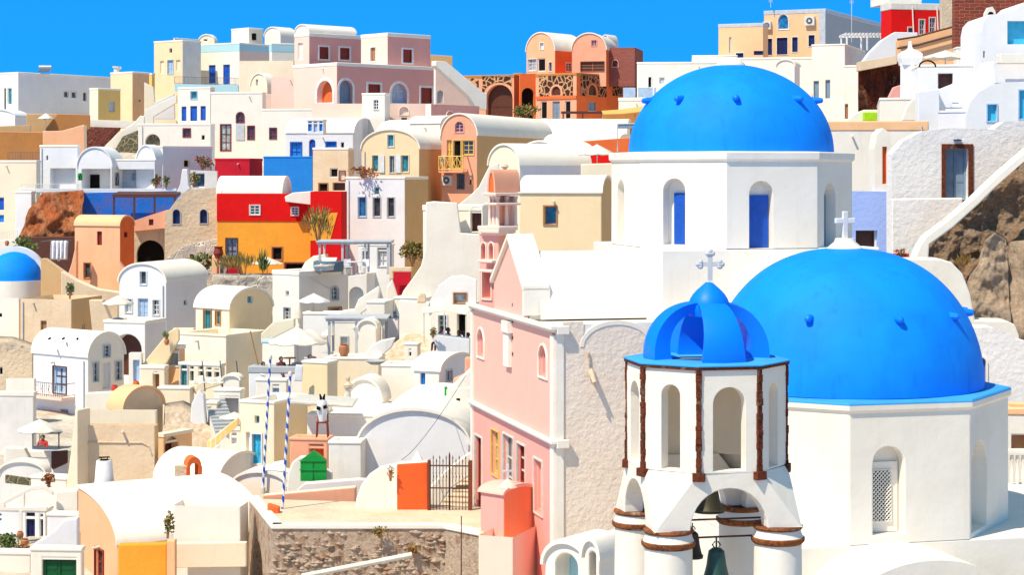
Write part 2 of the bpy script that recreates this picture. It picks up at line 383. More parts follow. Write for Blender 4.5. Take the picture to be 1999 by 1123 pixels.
def house(label, xl, xc, xr, yt, yb, d, a, roof='flat', rise=0, cl='white', cr=None, ops=(), depth=6, ext=2.5, roofc='roofwhite', band=None, band2=None, name='house', cat='house', grp=HOUSEGROUP, lip=.1, par=.16, cornice=None, extra=None):
    a = R(a); cr = cr or cl  # cr is often a darker tint, painting shade into the right wall
    kc = (xc-HX)/F; Cx = kc*d; k0 = (xl-HX)/F; k1 = (xr-HX)/F
    U = Vector((-math.cos(a), math.sin(a), 0)); V = Vector((math.sin(a), math.cos(a), 0))
    LL = (Cx-k0*d)/(math.cos(a)+k0*math.sin(a)) if xl < xc-1 else depth
    LR = (k1*d-Cx)/(math.sin(a)-k1*math.cos(a)) if xr > xc+1 else depth
    if LR < 0 or LR > 30 or LL < 0 or LL > 40: print('SIZE?', label, round(LL, 1), round(LR, 1)); LR = min(abs(LR), 12); LL = min(abs(LL), 30)
    zt = zat(yt, d); zb = zat(yb, d)-ext; rz = rise/F*d
    O = Vector((Cx, d, 0)); root = thing(name, label, cat, (Cx, d, zb), grp)
    pL = Pl(O, U, -V); pR = Pl(O, V, -U)
    pB = Pl(O+V*LR, U, V); pS = Pl(O+U*LL, V, U)
    rl = [(0, zb), (LL, zb), (LL, zt), (0, zt)]; rr = [(0, zb), (LR, zb), (LR, zt), (0, zt)]
    al = [(0, zb), (LL, zb)]+arc(0, LL, zt, rz); ar = [(0, zb), (LR, zb)]+arc(0, LR, zt, rz)
    outs = {'L': al if roof == 'L' else rl, 'R': ar if roof == 'R' else rr, 'B': al if roof == 'L' else rl, 'S': ar if roof == 'R' else rr}
    if roof == 'Lq':
        outs['L'] = outs['B'] = [(0, zb), (LL, zb)]+[(LL-LL*math.cos(PI/2*k/14), zt+rz*math.sin(PI/2*k/14)) for k in range(14, -1, -1)]
        outs['S'] = [(0, zb), (LR, zb), (LR, zt+rz), (0, zt+rz)]
    if roof == 'peakL': outs['L'] = outs['B'] = [(0, zb), (LL, zb), (LL, zt), (LL/2, zt+rz), (0, zt)]
    mb = MB(); put_ops(root, mb, {'L': pL, 'R': pR, 'B': pB, 'S': pS}, outs, {'L': cl, 'R': cr, 'B': cl, 'S': cl}, ops)
    mb.build('wall', root, bevel=.045)
    rf = MB(); t = .12
    if roof in ('L', 'R', 'Lq'):
        ln, wd = (LR, LL) if roof[0] == 'L' else (LL, LR); A = (U if roof[0] == 'L' else V); B = (V if roof[0] == 'L' else U)
        n = 20; g = .035
        def pt(u, z, q): return O+A*u+B*q+Z*z
        rows_o = []; rows_i = []
        for k in range(n+1):
            c, s_ = math.cos(PI*k/n), math.sin(PI*k/n)
            uo, zo = wd/2+(wd/2+g+.05)*c, zt+(rz+t)*s_; ui, zi = wd/2+(wd/2+.004)*c, zt+(rz+.004)*s_
            if roof == 'Lq':
                c, s_ = math.cos(PI/2*k/n), math.sin(PI/2*k/n)
                uo, zo, ui, zi = wd-(wd+g)*c, zt+(rz+t)*s_, wd-(wd+.004)*c, zt+(rz+.004)*s_
            rows_o.append([pt(uo, zo-.02, q) for q in (-lip, ln+lip)]); rows_i.append([pt(ui, zi-.02, q) for q in (-lip, ln+lip)])
        rf.grid(rows_o, roofc); rf.grid(rows_i, roofc)
        for e in (0, 1):
            for k in range(n): rf.face([rows_o[k][e], rows_o[k+1][e], rows_i[k+1][e], rows_i[k][e]], roofc)
        for k in (0, n): rf.face([rows_o[k][0], rows_o[k][1], rows_i[k][1], rows_i[k][0]], roofc)
        rf.build('roof', root, smooth=True, ang=50)
    elif roof == 'peakL':
        for s_, e_ in ((0, LL/2), (LL, LL/2)):
            g = -.1 if s_ == 0 else .1
            a1 = O+U*(s_+g)+Z*(zt-.05)-V*.12; a2 = O+U*e_+Z*(zt+rz+.02)-V*.12; L_ = V*(LR+.24)
            rf.box(a1, a2-a1, L_, Z*.14, roofc)
        rf.build('roof', root, bevel=.02)
    else:
        zr = zt-.30
        rf.box(O+U*.02+V*.02+Z*(zr-.1), U*(LL-.04), V*(LR-.04), Z*.1, roofc); rf.build('roof', root)
        if par:
            g = MB(); e = .035; w = .24
            o1 = [(-e, -e), (LL+e, -e), (LL+e, LR+e), (-e, LR+e)]; i1 = [(w, w), (LL-w, w), (LL-w, LR-w), (w, LR-w)]
            def q3(p, z): return O+U*p[0]+V*p[1]+Z*z
            for k in range(4):
                j = (k+1) % 4
                g.face([q3(o1[k], zt-par), q3(o1[j], zt-par), q3(o1[j], zt+.05), q3(o1[k], zt+.05)], cornice or roofc)
                g.face([q3(o1[k], zt+.05), q3(o1[j], zt+.05), q3(i1[j], zt+.05), q3(i1[k], zt+.05)], cornice or roofc)
                g.face([q3(i1[k], zr), q3(i1[j], zr), q3(i1[j], zt+.05), q3(i1[k], zt+.05)], cornice or roofc)
                g.face([q3(o1[k], zt-par), q3(o1[j], zt-par), q3(i1[j], zt-par), q3(i1[k], zt-par)], cornice or roofc)
            g.build('parapet', root, smooth=True, bevel=.05)
    if band:   # painted band below the top
        b = MB(); hb = band[1]/F*d; e = .02
        b.box(O-V*e-U*e+Z*(zt-par-hb), U*(LL+e), V*e, Z*hb, band[0]); b.box(O-U*e+Z*(zt-par-hb), U*e, V*LR, Z*hb, band[0]); b.build('band', root)
    global SEED; SEED += 1; rn = random.Random(SEED)
    if d < 200 and LL > 3 and cat == 'house':      # water spouts under the parapet, a drain pipe now and then
        if rn.random() < .5 and roof != 'L':
            m = MB(); u = LL*rn.uniform(.2, .8); q = O+U*u+Z*(zt-par-.25)
            m.tube([q+V*.05, q-V*.28-Z*.04], .055, 'offwhite', 7); m.build('spout', root)
        if rn.random() < .3:
            m = MB(); u = LL*rn.choice((.06, .94)); q = O+U*u-V*.06; m.tube([q+Z*(zt-.2), q+Z*(zb+.5)], .035, 'palegrey', 6); m.build('drain_pipe', root)
    if extra: extra(root, pL, pR, LL, LR, zt, zb, O, U, V)
    return root, pL, pR
def slab(label, pts, d, xc, a, th, mat, ops=(), name='wall', cat='wall', grp=None, edge=None, parent=None, bevel=.05, ext=0, n=0):
    """a real wall with thickness whose outline is given in photo pixels on its own plane"""
    a = R(a); kc = (xc-HX)/F
    O = Vector((kc*d, d, 0)); U = Vector((math.cos(a), math.sin(a), 0)); N = Vector((math.sin(a), -math.cos(a), 0))
    pl = Pl(O, U, N); o2 = [pl.hit(x, y) for x, y in pts]
    if ext: 
        zm = min(z for u, z in o2); o2 = [(u, z-ext if z < zm+.35 else z) for u, z in o2]
    z0 = min(z for u, z in o2)
    if parent is None:
        root = thing(name, label, cat, (O.x, O.y, z0), grp)
    else: root = parent
    holes = []; todo = []; recs = []
    for op in ops:
        x0, y0, x1, y1, spec = op
        ua = pl.hit(x0, (y0+y1)/2)[0]; ub = pl.hit(x1, (y0+y1)/2)[0]; ztt = pl.hit((x0+x1)/2, y0)[1]; zbb = pl.hit((x0+x1)/2, y1)[1]
        fl = (spec.split(':')+['', ''])[2]; arch = 1.35 if 'p' in fl else 1.0 if 'a' in fl else 0; rec = min(th*.9, .45 if 'r' in fl else .16)
        h = outl(min(ua, ub), max(ua, ub), zbb, ztt, arch)
        holes.append(h); recs.append(rec); todo.append((pl, min(ua, ub), max(ua, ub), zbb, ztt, spec, rec))
    m = MB(); wall(m, pl, o2, holes, mat, recs if recs else .1, n)
    for f in tri(o2, []): m.face([pl.w(p[0], p[1], n-th) for p in f], mat)
    for k in range(len(o2)):
        p, q = o2[k], o2[(k+1) % len(o2)]
        m.face([pl.w(*p, n), pl.w(*q, n), pl.w(*q, n-th), pl.w(*p, n-th)], edge or mat)
    m.build('wall' if parent is None else name, root, bevel=0 if ops else bevel)
    for t_ in todo: opening(root, *t_)
    return root, pl
# ---------------------------------------------------------------- small things
def umbrella(label, x, y, w, h, d, pole_y, mat='cloth', grp='sun umbrellas on the terraces', n=8):
    """canopy w px wide whose rim is at pixel y, h px high, pole foot at pole_y"""
    p = P(x, y, d); r = w/2/F*d; hh = h/F*d; zb = zat(pole_y, d)
    root = thing('sun_umbrella', label, 'umbrella', (p.x, p.y, zb), grp)
    m = MB(); rows = []
    for q, zz in ((.03, 1.0), (.35, .68), (.7, .32), (1.0, 0.0), (1.0, -.10)):
        rows.append([Vector((p.x+math.cos(2*PI*k/(4*n))*r*q*(1-.05*abs(math.sin(PI*k/4*1.0))), p.y+math.sin(2*PI*k/(4*n))*r*q*(1-.05*abs(math.sin(PI*k/4))), p.z+hh*zz-(.05*r*(q**2)*abs(math.sin(PI*k/4*1.0)) if q > .2 else 0))) for k in range(4*n)])
    m.grid(rows, mat, True); m.face(rows[0], mat)
    o = m.build('canopy', root, smooth=True, ang=60); s = o.modifiers.new('solid', 'SOLIDIFY'); s.thickness = .02
    q = MB(); q.tube([(p.x, p.y, zb), (p.x, p.y, p.z+hh*1.08)], .035, 'offwhite', 8); q.build('pole', root)
    q = MB()
    for k in range(n):
        a = 2*PI*k/n; q.tube([(p.x, p.y, p.z+hh*.25), (p.x+math.cos(a)*r*.62, p.y+math.sin(a)*r*.62, p.z+hh*.33)], .015, 'wood', 5)
    q.build('rib', root)
    q = MB(); q.lathe((p.x, p.y, zb), [(0, .12), (.1, .12), (.3, .08), (.34, 0), (0, 0)], 'grey', 16); q.build('base', root)
    return root
def bush(label, x, y0, y1, w, d, n=260, mats=('leaf',), name='shrub', cat='plant', leaf=.13, grp=None, dy=0, blades=False):
    """plant between pixel rows y0 (top) and y1 (foot)"""
    c = P(x, (y0+y1)/2, d); rx = w/2/F*d; rz = (y1-y0)/2/F*d; zb = c.z-rz
    root = thing(name, label, cat, (c.x, c.y, zb), grp); m = MB(); st = MB(); rnd = random.Random(int(x*7+y0))
    cl = [Vector((rnd.uniform(-.7, .7), rnd.uniform(-.6, .6), rnd.uniform(-.35, .85))) for k in range(9)]
    for q in cl: st.tube([(c.x+q.x*rx*.1, c.y, zb), (c.x+q.x*rx*.6, c.y+q.y*rx*.4, c.z+q.z*rz*.4), (c.x+q.x*rx, c.y+q.y*rx, c.z+q.z*rz)], [.035, .025, .008], 'wood', 5)
    for k in range(n):
        q = rnd.choice(cl); v = Vector((rnd.gauss(0, .30), rnd.gauss(0, .3), rnd.gauss(0, .28)))+q
        if v.length > 1.15: v *= 1.1/v.length
        p = Vector((c.x+v.x*rx, c.y+v.y*rx, max(zb+.03, c.z+v.z*rz)))
        if blades: dr = Vector((v.x*.5+rnd.uniform(-.2, .2), rnd.uniform(-.3, .3), 1)).normalized(); L = leaf*rnd.uniform(1.5, 3.2)
        else: dr = Vector((rnd.uniform(-1, 1), rnd.uniform(-1, 1), rnd.uniform(-.4, 1))).normalized(); L = leaf*rnd.uniform(.6, 1.4)
        s_ = dr.cross(Vector((rnd.uniform(-1, 1), rnd.uniform(-1, 1), rnd.uniform(-1, 1)))).normalized()*leaf*(.18 if blades else .38)
        m.face([p-s_*.6, p+dr*L*.5-s_, p+dr*L, p+dr*L*.5+s_], rnd.choice(mats))
    m.build('foliage', root, weld=False); st.build('stem', root); return root
def pot(label, x, y0, y1, d, mat='clay', name='flower_pot', grp=None, plant=None, cat='pot'):
    h = (y1-y0)/F*d; b = P(x, y1, d); r = h*.42
    root = thing(name, label, cat, b, grp); m = MB()
    m.lathe(b, [(0, 0), (r*.6, 0), (r*1.0, h*.45), (r*.95, h*.8), (r*.62, h*.92), (r*.8, h), (r*.6, h), (r*.5, h*.85), (0, h*.85)], mat, 20)
    m.build('body', root, smooth=True); return root
def steps(label, x0, y0, x1, y1, d0, d1, n, w, mat='white', name='stairs', cat='stairs', grp=None, tread=None):
    """a flight from pixel (x0,y0) at depth d0 (foot) up to (x1,y1) at depth d1"""
    a = P(x0, y0, d0); b = P(x1, y1, d1); h = (b.z-a.z)/n; run = Vector((b.x-a.x, b.y-a.y, 0)); rn = run/n
    s_ = rn.cross(Z).normalized()*w
    root = thing(name, label, cat, a, grp); m = MB()
    for k in range(n):
        o = a+rn*k; o.z = a.z-1.0; m.box(o, rn*1.0, s_, Z*(1.0+h*(k+1)), mat)
        if tread: m.box(o-rn.normalized()*.02+Z*(1.0+h*(k+1)+.002), rn*1.0, s_, Z*.03, tread)
    m.build('flight', root); return root
def rail(label, pts, d, h, mat='greyiron', name='railing', cat='railing', grp=None, parent=None, step=.14, r=.014):
    """iron railing whose foot runs through the pixel points (x, y[, d])"""
    w = [P(p[0], p[1], p[2] if len(p) > 2 else d) for p in pts]; hh = h/F*d
    root = parent or thing(name, label, cat, w[0], grp); m = MB()
    for a, b in zip(w, w[1:]):
        for zz in (.06, hh): m.tube([a+Z*zz, b+Z*zz], r*1.5, mat, 6)
        L = (b-a).length; n = max(2, int(L/step))
        for k in range(n+1): m.tube([a+(b-a)*k/n, a+(b-a)*k/n+Z*hh], r if k % 8 else r*1.8, mat, 5)
    m.build('rail', root); return root
def pergola(label, x0, x1, yt, yb, d, dep, mat='palegrey', legs=3, slats=True, grp=None):
    a = P(x0, yt, d); b = P(x1, yt, d); zb = zat(yb, d)
    root = thing('pergola', label, 'pergola', (a.x, a.y, zb), grp); L = b.x-a.x
    for k in range(legs):
        for q in (0, 1):
            m = MB(); m.cbox((a.x+.08+(L-.16)*k/(legs-1), d+.08+(dep-.16)*q, zb), .13, .13, a.z-zb-.1, mat)
            m.build('post', root, bevel=.01)
    for q in (0, 1):
        m = MB(); m.cbox(((a.x+b.x)/2, d+.08+(dep-.16)*q, a.z-.1), L+.2, .12, .14, mat); m.build('beam', root)
    m = MB()
    if not slats:
        m.cbox(((a.x+b.x)/2, d+dep/2, a.z+.042), L+.3, dep+.3, .06, mat); m.build('roof', root); return root
    n = max(4, int(L/.3))
    for k in range(n+1): m.cbox((a.x+L*k/n, d+dep/2, a.z+.042), .07, dep+.3, .07, mat)
    m.build('slats', root); return root
def person(label, x, yh, d, mat='shirt', facing=0, grp='people on the terraces'):
    """seated figure, top of the head at pixel (x, yh); one continuous skinned body"""
    top = P(x, yh, d); b = Vector((top.x, top.y, top.z-1.30)); f = Vector((math.sin(facing), math.cos(facing), 0)); s_ = Vector((f.y, -f.x, 0))
    V = []; E = []; Rr = []
    def v(p, r, par=None):
        V.append(p); Rr.append(r)
        if par is not None: E.append((par, len(V)-1))
        return len(V)-1
    pel = v(Z*.50, .15); ab = v(Z*.72+f*.0, .14, pel); ch = v(Z*.93, .16, ab); nk = v(Z*1.06+f*.01, .055, ch); hd = v(Z*1.18+f*.03, .095, nk); ht = v(Z*1.25+f*.03, .07, hd)
    for k in (-1, 1):
        hip = v(Z*.48+s_*.1*k+f*.05, .10, pel); kn = v(Z*.50+s_*.14*k+f*.46, .07, hip); an = v(Z*.10+s_*.14*k+f*.50, .045, kn); v(Z*.04+s_*.14*k+f*.68, .035, an)
        sh = v(Z*.98+s_*.19*k, .065, ch); el = v(Z*.74+s_*.25*k+f*.10, .047, sh); wr = v(Z*.70+s_*.16*k+f*.34, .033, el); v(Z*.70+s_*.12*k+f*.43, .028, wr)
    root = thing('person', label, 'person', b, grp)
    me = bpy.data.meshes.new('body'); me.from_pydata(V, E, []); me.materials.append(MATS[mat])
    o = bpy.data.objects.new('body', me); C.objects.link(o); o.parent = root
    md = o.modifiers.new('skin', 'SKIN')
    for i, r in enumerate(Rr): me.skin_vertices[0].data[i].radius = (r, r); 
    me.skin_vertices[0].data[0].use_root = True
    sb = o.modifiers.new('sub', 'SUBSURF'); sb.levels = 1; sb.render_levels = 2
    h = MB(); c = b+Z*1.21+f*.0
    h.lathe(c, [(.0, .115), (.06, .10), (.1, .05), (.112, -.01), (.10, -.07), (.0, -.09)], 'hair', 14); h.build('hair', root, smooth=True)
    h = MB(); c = b+Z*1.18+f*.055
    h.lathe(c, [(.0, .09), (.05, .07), (.078, .0), (.06, -.07), (.0, -.10)], 'skin', 12); h.build('face', root, smooth=True)
    return root
# ================================================================ the two domed churches, pink facade and belfry
YAW = R(14.3)
E1 = Vector((math.cos(YAW), math.sin(YAW), 0)); NN = Vector((math.sin(YAW), -math.cos(YAW), 0))
def dirp(phi): return Vector((math.sin(phi), -math.cos(phi), 0))
def octo(c, Rr, z): return [Vector((c.x, c.y, z))+dirp(YAW+R(22.5+45*k))*Rr for k in range(8)]
def octring(mb, c, prof, mat):
    """prof: (circumradius, z) pairs round an octagon"""
    mb.grid([octo(c, r, z) for r, z in prof], mat, True)
def drum(root, c, Rr, z0, z1, ops, mat='white', name='drum'):
    ap = Rr*math.cos(R(22.5)); hw = Rr*math.sin(R(22.5)); mb = MB(); todo = []
    for k in range(8):
        phi = YAW+R(45*k); N = dirp(phi); U = Vector((math.cos(phi), math.sin(phi), 0)); pl = Pl(c+N*ap, U, N)
        holes = []; recs = []
        for op in ops:
            if op[0] % 8 != k: continue
            x0, y0, x1, y1, spec = op[1:6]
            ua, ub = pl.hit(x0, (y0+y1)/2)[0], pl.hit(x1, (y0+y1)/2)[0]; zt = pl.hit((x0+x1)/2, y0)[1]; zb = pl.hit((x0+x1)/2, y1)[1]
            u0, u1 = min(ua, ub), max(ua, ub); u0 = max(u0, -hw+.1); u1 = min(u1, hw-.1)
            holes.append(outl(u0, u1, zb, zt, 1)); recs.append(.42); todo.append((pl, u0, u1, zb, zt, spec))
        wall(mb, pl, [(-hw, z0), (hw, z0), (hw, z1), (-hw, z1)], holes, mat, recs or .1)
    mb.build(name, root, bevel=.035)
    return todo
def dome(root, c, Rr, H, z, mat, name='dome', n=128, p=1.0):
    m = MB(); K = 40
    prof = [(Rr*math.cos(PI/2*k/K)**p if k < K else .0, z+H*math.sin(PI/2*k/K)) for k in range(K+1)]
    m.lathe((c.x, c.y, 0), prof, mat, n); return m.build(name, root, smooth=True, ang=70)
def pegs(root, c, Rr, H, z, angs, zp, mat='ribblue', L=.34):
    for a in angs:
        s_ = (zp-z)/H; r = Rr*math.sqrt(1-s_*s_); D = dirp(R(a)); T = Vector((D.y, -D.x, 0)); o = Vector((c.x, c.y, zp))+D*(r-.12)
        for q in (0,):
            m = MB(); rows = []
            for t, w in ((0, .135), (.2, .125), (L+.06, .09), (L+.10, .03)):
                rows.append([o+D*t+T*(w*math.cos(2*PI*k/10))+Z*(w*1.0*math.sin(2*PI*k/10)) for k in range(10)])
            m.grid(rows, mat, True); m.face(rows[-1], mat); m.build('peg', root, smooth=True)
def niche_window(root, t, pane, fx0=None, spec=None, zfrac=.78, x0=0.0, x1=1.0):
    """arched niche with a rectangular shutter standing in it"""
    pl, u0, u1, zb, zt, _ = t
    w = u1-u0; m = MB(); m.face([pl.w(a[0], a[1], -.42) for a in outl(u0-.01, u1+.01, zb-.01, zt+.01, 1)], 'white'); nb = m.build('niche', root)
    if pane:
        a, b = u0+w*x0, u0+w*x1; h = (zt-zb)*zfrac
        m = MB(); m.box(pl.w(a, zb, -.41), pl.U*(b-a), Z*h, pl.N*.05, pane)
        for k in range(14): m.box(pl.w(a+.05, zb+.05+(h-.1)*k/14, -.365), pl.U*((b-a)/2-.08), Z*((h-.1)/14*.55), pl.N*.015, pane); m.box(pl.w((a+b)/2+.03, zb+.05+(h-.1)*k/14, -.365), pl.U*((b-a)/2-.08), Z*((h-.1)/14*.55), pl.N*.015, pane)
        sh = m.build('shutter', root)
    return nb
# ---------------------------------------------------------------- church with the farther dome and the pink facade
c1 = Vector((7.59, 67.56, 0)); RD = 3.54; RO = 4.15; zr = zat(296, 63.5); z0 = zat(486, 63.4)
CH = thing('church', 'large church with tall bright blue dome, white drum and pink gabled facade', 'church', (c1.x, c1.y, -14), 'blue domed churches')
H1 = zat(127, 67.56)-zr
dome(CH, c1, RD, H1, zr+.02, 'domeblue')
pegs(CH, c1, RD, H1, zr, (-42, -3, 43, 76, 108, 150, 190, 235, 280), zat(193, 65.5))
m = MB(); m.lathe((c1.x, c1.y, 0), [(.52, zr+H1-.12), (.50, zr+H1+.02), (.38, zr+H1+.16), (.2, zr+H1+.26), (0, zr+H1+.30)], 'white', 32); m.build('cap', CH, smooth=True)
t1 = drum(CH, c1, RO, z0, zr-.3, [(0, 1463, 353, 1510, 485, ''), (7, 1295, 348, 1338, 478, ''), (1, 1609, 356, 1632, 482, ''), (6, 1206, 351, 1219, 476, '')])
for t, (a, b) in zip(t1, ((.05, .95), (0, .86), (.3, 1.0), (.5, 1.0))):
    pass
for t in t1:
    k = t[0].N.dot(NN)
    if k > .95: niche_window(CH, t, 'blue', x0=.04, x1=.96, zfrac=.79)
    elif t[0].N.dot(E1) < -.5 and t[0].N.dot(NN) > .5: niche_window(CH, t, 'blue', x0=.28, x1=1.0, zfrac=.78)
    elif t[0].N.dot(NN) > .5: niche_window(CH, t, 'greyblue', x0=.35, x1=1.0, zfrac=.8)
    else: niche_window(CH, t, None)
m = MB(); octring(m, c1, [(RO-.02, zr-.34), (RO+.02, zr-.3), (RO+.09, zr-.24), (RO+.10, zr-.03), (RO+.06, zr+.01), (RD-.2, zr+.03)], 'white'); m.build('cornice', CH, smooth=True, ang=30)
# cube under the drum
ap = RO*math.cos(R(22.5)); m = MB()
m.box(Vector((c1.x, c1.y, -14))-E1*ap+NN*ap, E1*2*ap, -NN*2*ap, Z*(14+z0), 'white'); m.build('crossing', CH, bevel=.06)
# nave vault
u_c = 5.77; LU = Vector((-math.sin(YAW), math.cos(YAW), 0)); A0 = Vector((1.34, 60, 0)); AX = A0+LU*u_c
m = MB(); n = 28; hw = 2.35; zs, rz = -4.75, 2.15
rows = [[AX+E1*s_+LU*(hw*math.cos(PI*k/n))+Z*(zs+rz*math.sin(PI*k/n)**.9 if 0 < k < n else zs) for s_ in (.45, 1.4, 2.4, 4.3)] for k in range(n+1)]
m.grid(rows, 'roofwhite'); m.build('nave_roof', CH, smooth=True, ang=70)
# apse vault seen between the two domes
m = MB(); cc = Vector((c1.x, c1.y, 0))+NN*(ap-.2); zs2 = zat(600, 63); 
rows = [[cc+NN*q+E1*(.4+1.9*math.cos(PI*k/24))+Z*(zs2+1.75*math.sin(PI*k/24)) for q in (0, 2.6)] for k in range(25)]
m.grid(rows, 'roofwhite'); m.build('side_vault_roof', CH, smooth=True, ang=70)
m = MB(); m.face([cc+NN*2.6+E1*(.4+1.9*math.cos(PI*k/24))+Z*(zs2+1.75*math.sin(PI*k/24)) for k in range(25)], 'white'); m.build('side_vault_wall', CH)
# pink facade
LL = 11.35; pF = Pl(A0, LU, -E1); zt, zm, zb = -4.78, -8.3, -13.2
mb = MB()
ops = [(933, 642, 946, 697, 'rose:white:an'), (1053, 674, 1069, 736, 'rose:white:an')]
put_ops(CH, mb, {'u': pF}, {'u': [(0, zm), (LL, zm), (LL, zt), (0, zt)]}, {'u': 'pink'}, [('u',)+o for o in ops]); mb.build('facade_wall', CH)
mb = MB()
ops = [(929, 853, 942, 1003, 'dred:offwhite:dn'), (961, 842, 975, 928, 'paleglass:yellowwood:mn'), (984, 852, 1004, 975, 'glass:offwhite:mdn'), (1011, 869, 1027, 948, 'dred:offwhite:mn'), (1044, 899, 1060, 1003, 'deeppink:offwhite:n')]
put_ops(CH, mb, {'u': pF}, {'u': [(0, zb), (LL, zb), (LL, zm), (0, zm)]}, {'u': 'deeppink'}, [('u',)+o for o in ops]); mb.build('facade_wall', CH)
m = MB()
for zz, h, o_ in ((zt-.02, .12, .20), (zt-.11, .09, .10), (zm-.02, .10, .18), (zm-.10, .08, .09)):
    m.box(pF.w(-o_, zz, 0), LU*(LL+o_+.15), Z*h, -E1*o_, 'white')
m.build('cornice', CH, bevel=.015)
m = MB(); m.box(pF.w(.02, zb, .0), LU*.42, Z*(zt-zb-.2), -E1*.06, 'white'); m.build('pilaster', CH)
m = MB(); m.box(pF.w(LL-.3, zb, .0), LU*.3, Z*(zt-zb-.2), -E1*.06, 'white')
m.build('pilaster', CH)
m = MB(); u0 = pF.hit(1003, 660)[0]; u1 = pF.hit(990, 660)[0]; zz = pF.hit(996, 716)[1]
m.box(pF.w(u0+.2, zz, 0), LU*(u1-u0-.2), Z*(zt-zz-.2), -E1*.14, 'white'); m.box(pF.w(u0+.08, zt-.55, 0), LU*(u1-u0-.05), Z*.38, -E1*.20, 'white')
for k in range(4): m.box(pF.w(u0+.03, zz+.4+.55*k, 0), LU*.10, Z*.12, -E1*.03, 'brownwood')
m.build('centre_pilaster', CH, bevel=.01)
# pediment
pe = [(3.67, zt), (7.87, zt), (7.87, -3.72), (5.6, -2.15), (3.67, -3.72)]
m = MB(); thick(m, pF, pe, [], .12, 'pink', n=.02); m.build('pediment', CH)
m = MB(); thick(m, Pl(A0+E1*.13, LU, -E1), [(3.67, zt), (7.87, zt), (7.87, -3.62), (5.6, -2.05), (3.67, -3.62)], [], .62, 'white')
for (a, b) in (((3.5, -3.80), (5.6, -2.18)), ((5.6, -2.18), (8.04, -3.80))):
    p, q = pF.w(*a, .14), pF.w(*b, .14); m.box(p, q-p, E1*.92, Z*.17, 'white')
m.box(pF.w(3.5, zt+.16, .1), LU*.2, E1*.9, Z*.9, 'white')
m.build('gable_coping', CH, bevel=.02)
# aisle roof and rough side wall
pR = Pl(A0, E1, NN); s1 = 9.6
m = MB(); m.box(A0+E1*.05+LU*.05+Z*(zt-.25), E1*(s1), LU*8.5, Z*.22, 'roofwhite'); m.build('aisle_roof', CH)
ua = pR.hit(1140, 675)[0]; ub = pR.hit(1268, 675)[0]; zA = pR.hit(1200, 676)[1]; zc_ = pR.hit(1208, 634)[1]
ztop = zt+.12
mb = MB()
top = [(s1, zb), (s1, zA), (ub, zA)]+arc(ua, ub, zA, zc_-zA, 18)[1:-1]+[(ua, zA), (ua, zat(627, 60.4)), (.22, zat(627, 60.4)), (.22, zb)]
for f in tri(top, []): mb.face([pR.w(p[0], p[1]) for p in f], 'rough')
mb.build('side_wall', CH)
mb = MB(); thick(mb, pR, [(0, zb), (.25, zb), (.25, ztop-.02), (0, ztop-.02)], [], .4, 'white', n=.05)
thick(mb, pR, [(.45, zA-.6), (s1, zA-.6), (s1, zat(622, 61.5)), (.45, ztop)], [], .35, 'white', n=-.03); mb.build('side_wall_frame', CH)
mb = MB(); ar = arc(ua, ub, zA, zc_-zA, 18); ar2 = arc(ua-.12, ub+.12, zA, zc_-zA+.13, 18)
for k in range(18):
    q = [pR.w(*ar[k], .02), pR.w(*ar[k+1], .02), pR.w(*ar2[k+1], .02), pR.w(*ar2[k], .02)]; mb.face(q, 'white')
    mb.face([pR.w(*ar[k], -.02), pR.w(*ar[k+1], -.02), pR.w(*ar[k+1], .02), pR.w(*ar[k], .02)], 'white')
    mb.face([pR.w(*ar2[k], -.04), pR.w(*ar2[k+1], -.04), pR.w(*ar2[k+1], .02), pR.w(*ar2[k], .02)], 'white')
mb.build('arch_coping', CH)
m = MB()   # cornice stubs on the corner and the stone spout throwing a long shadow
for zz in (zt-.16, zm-.15):
    m = MB(); m.box(pR.w(0, zz, .05), E1*.40, Z*.26, NN*.16, 'wwhite'); m.build('cornice_end', CH, bevel=.02)
pp = pR.hit(1155, 745); m = MB(); m.tube([pR.w(pp[0]-.02, pp[1]+.35, .0), pR.w(pp[0], pp[1], .34), pR.w(pp[0]+.04, pp[1]-.25, .30)], [.10, .07, .05], 'sand', 8)
m.tube([pR.w(pp[0]-.12, pp[1]+.9, .03), pR.w(pp[0]-.06, pp[1]+.1, .05)], [.05, .03], 'sand', 6); m.build('spout', CH)
# ---------------------------------------------------------------- church with the nearer, lower dome
c2 = Vector(((1650-HX)/F*55, 55, 0)); RD2 = 267/F*54.8; RO2 = 4.50; zr2 = -5.95; zb2 = zat(1062, 50.8)
C2 = thing('church', 'nearer church whose broad low blue dome carries a white cross, lattice window below', 'church', (c2.x, c2.y, -14), 'blue domed churches')
H2 = zat(487, 54.6)-zr2
dome(C2, c2, RD2, H2, zr2+.03, 'domeblue', p=.87)
pegs(C2, c2, RD2, H2, zr2, (-26, 15, 50, 80, 94, 130, 175, 220, 270), zat(622, 52.2), L=.34)
t2 = drum(C2, c2, RO2, zb2, zr2-.26, [(0, 1705, 873, 1766, 1045, ''), (1, 1897, 862, 1928, 1033, '')])
for t in t2:
    if t[0].N.dot(NN) > .95: T0 = t; niche_window(C2, t, None)
    elif t[0].N.dot(E1) > .5: niche_window(C2, t, None)
pl, u0, u1, zb_, zt_, _ = T0
m = MB(); w = u1-u0; a, b = u0+w*.02, u0+w*.74; zl, zh = zb_+.30, zb_+(zt_-zb_)*.72   # lattice screen
m.box(pl.w(a-.02, zb_+.02, -.40), pl.U*(b-a+.22), Z*((zt_-zb_)*.80), pl.N*.06, 'wwhite')
fr = m.build('window', C2)
m = MB(); m.box(pl.w(a, zl, -.338), pl.U*(b-a), Z*(zh-zl), pl.N*.002, 'dark'); m.build('pane', fr)
m = MB(); nx = 6; st = (b-a)/nx
ny = int((zh-zl)/st)
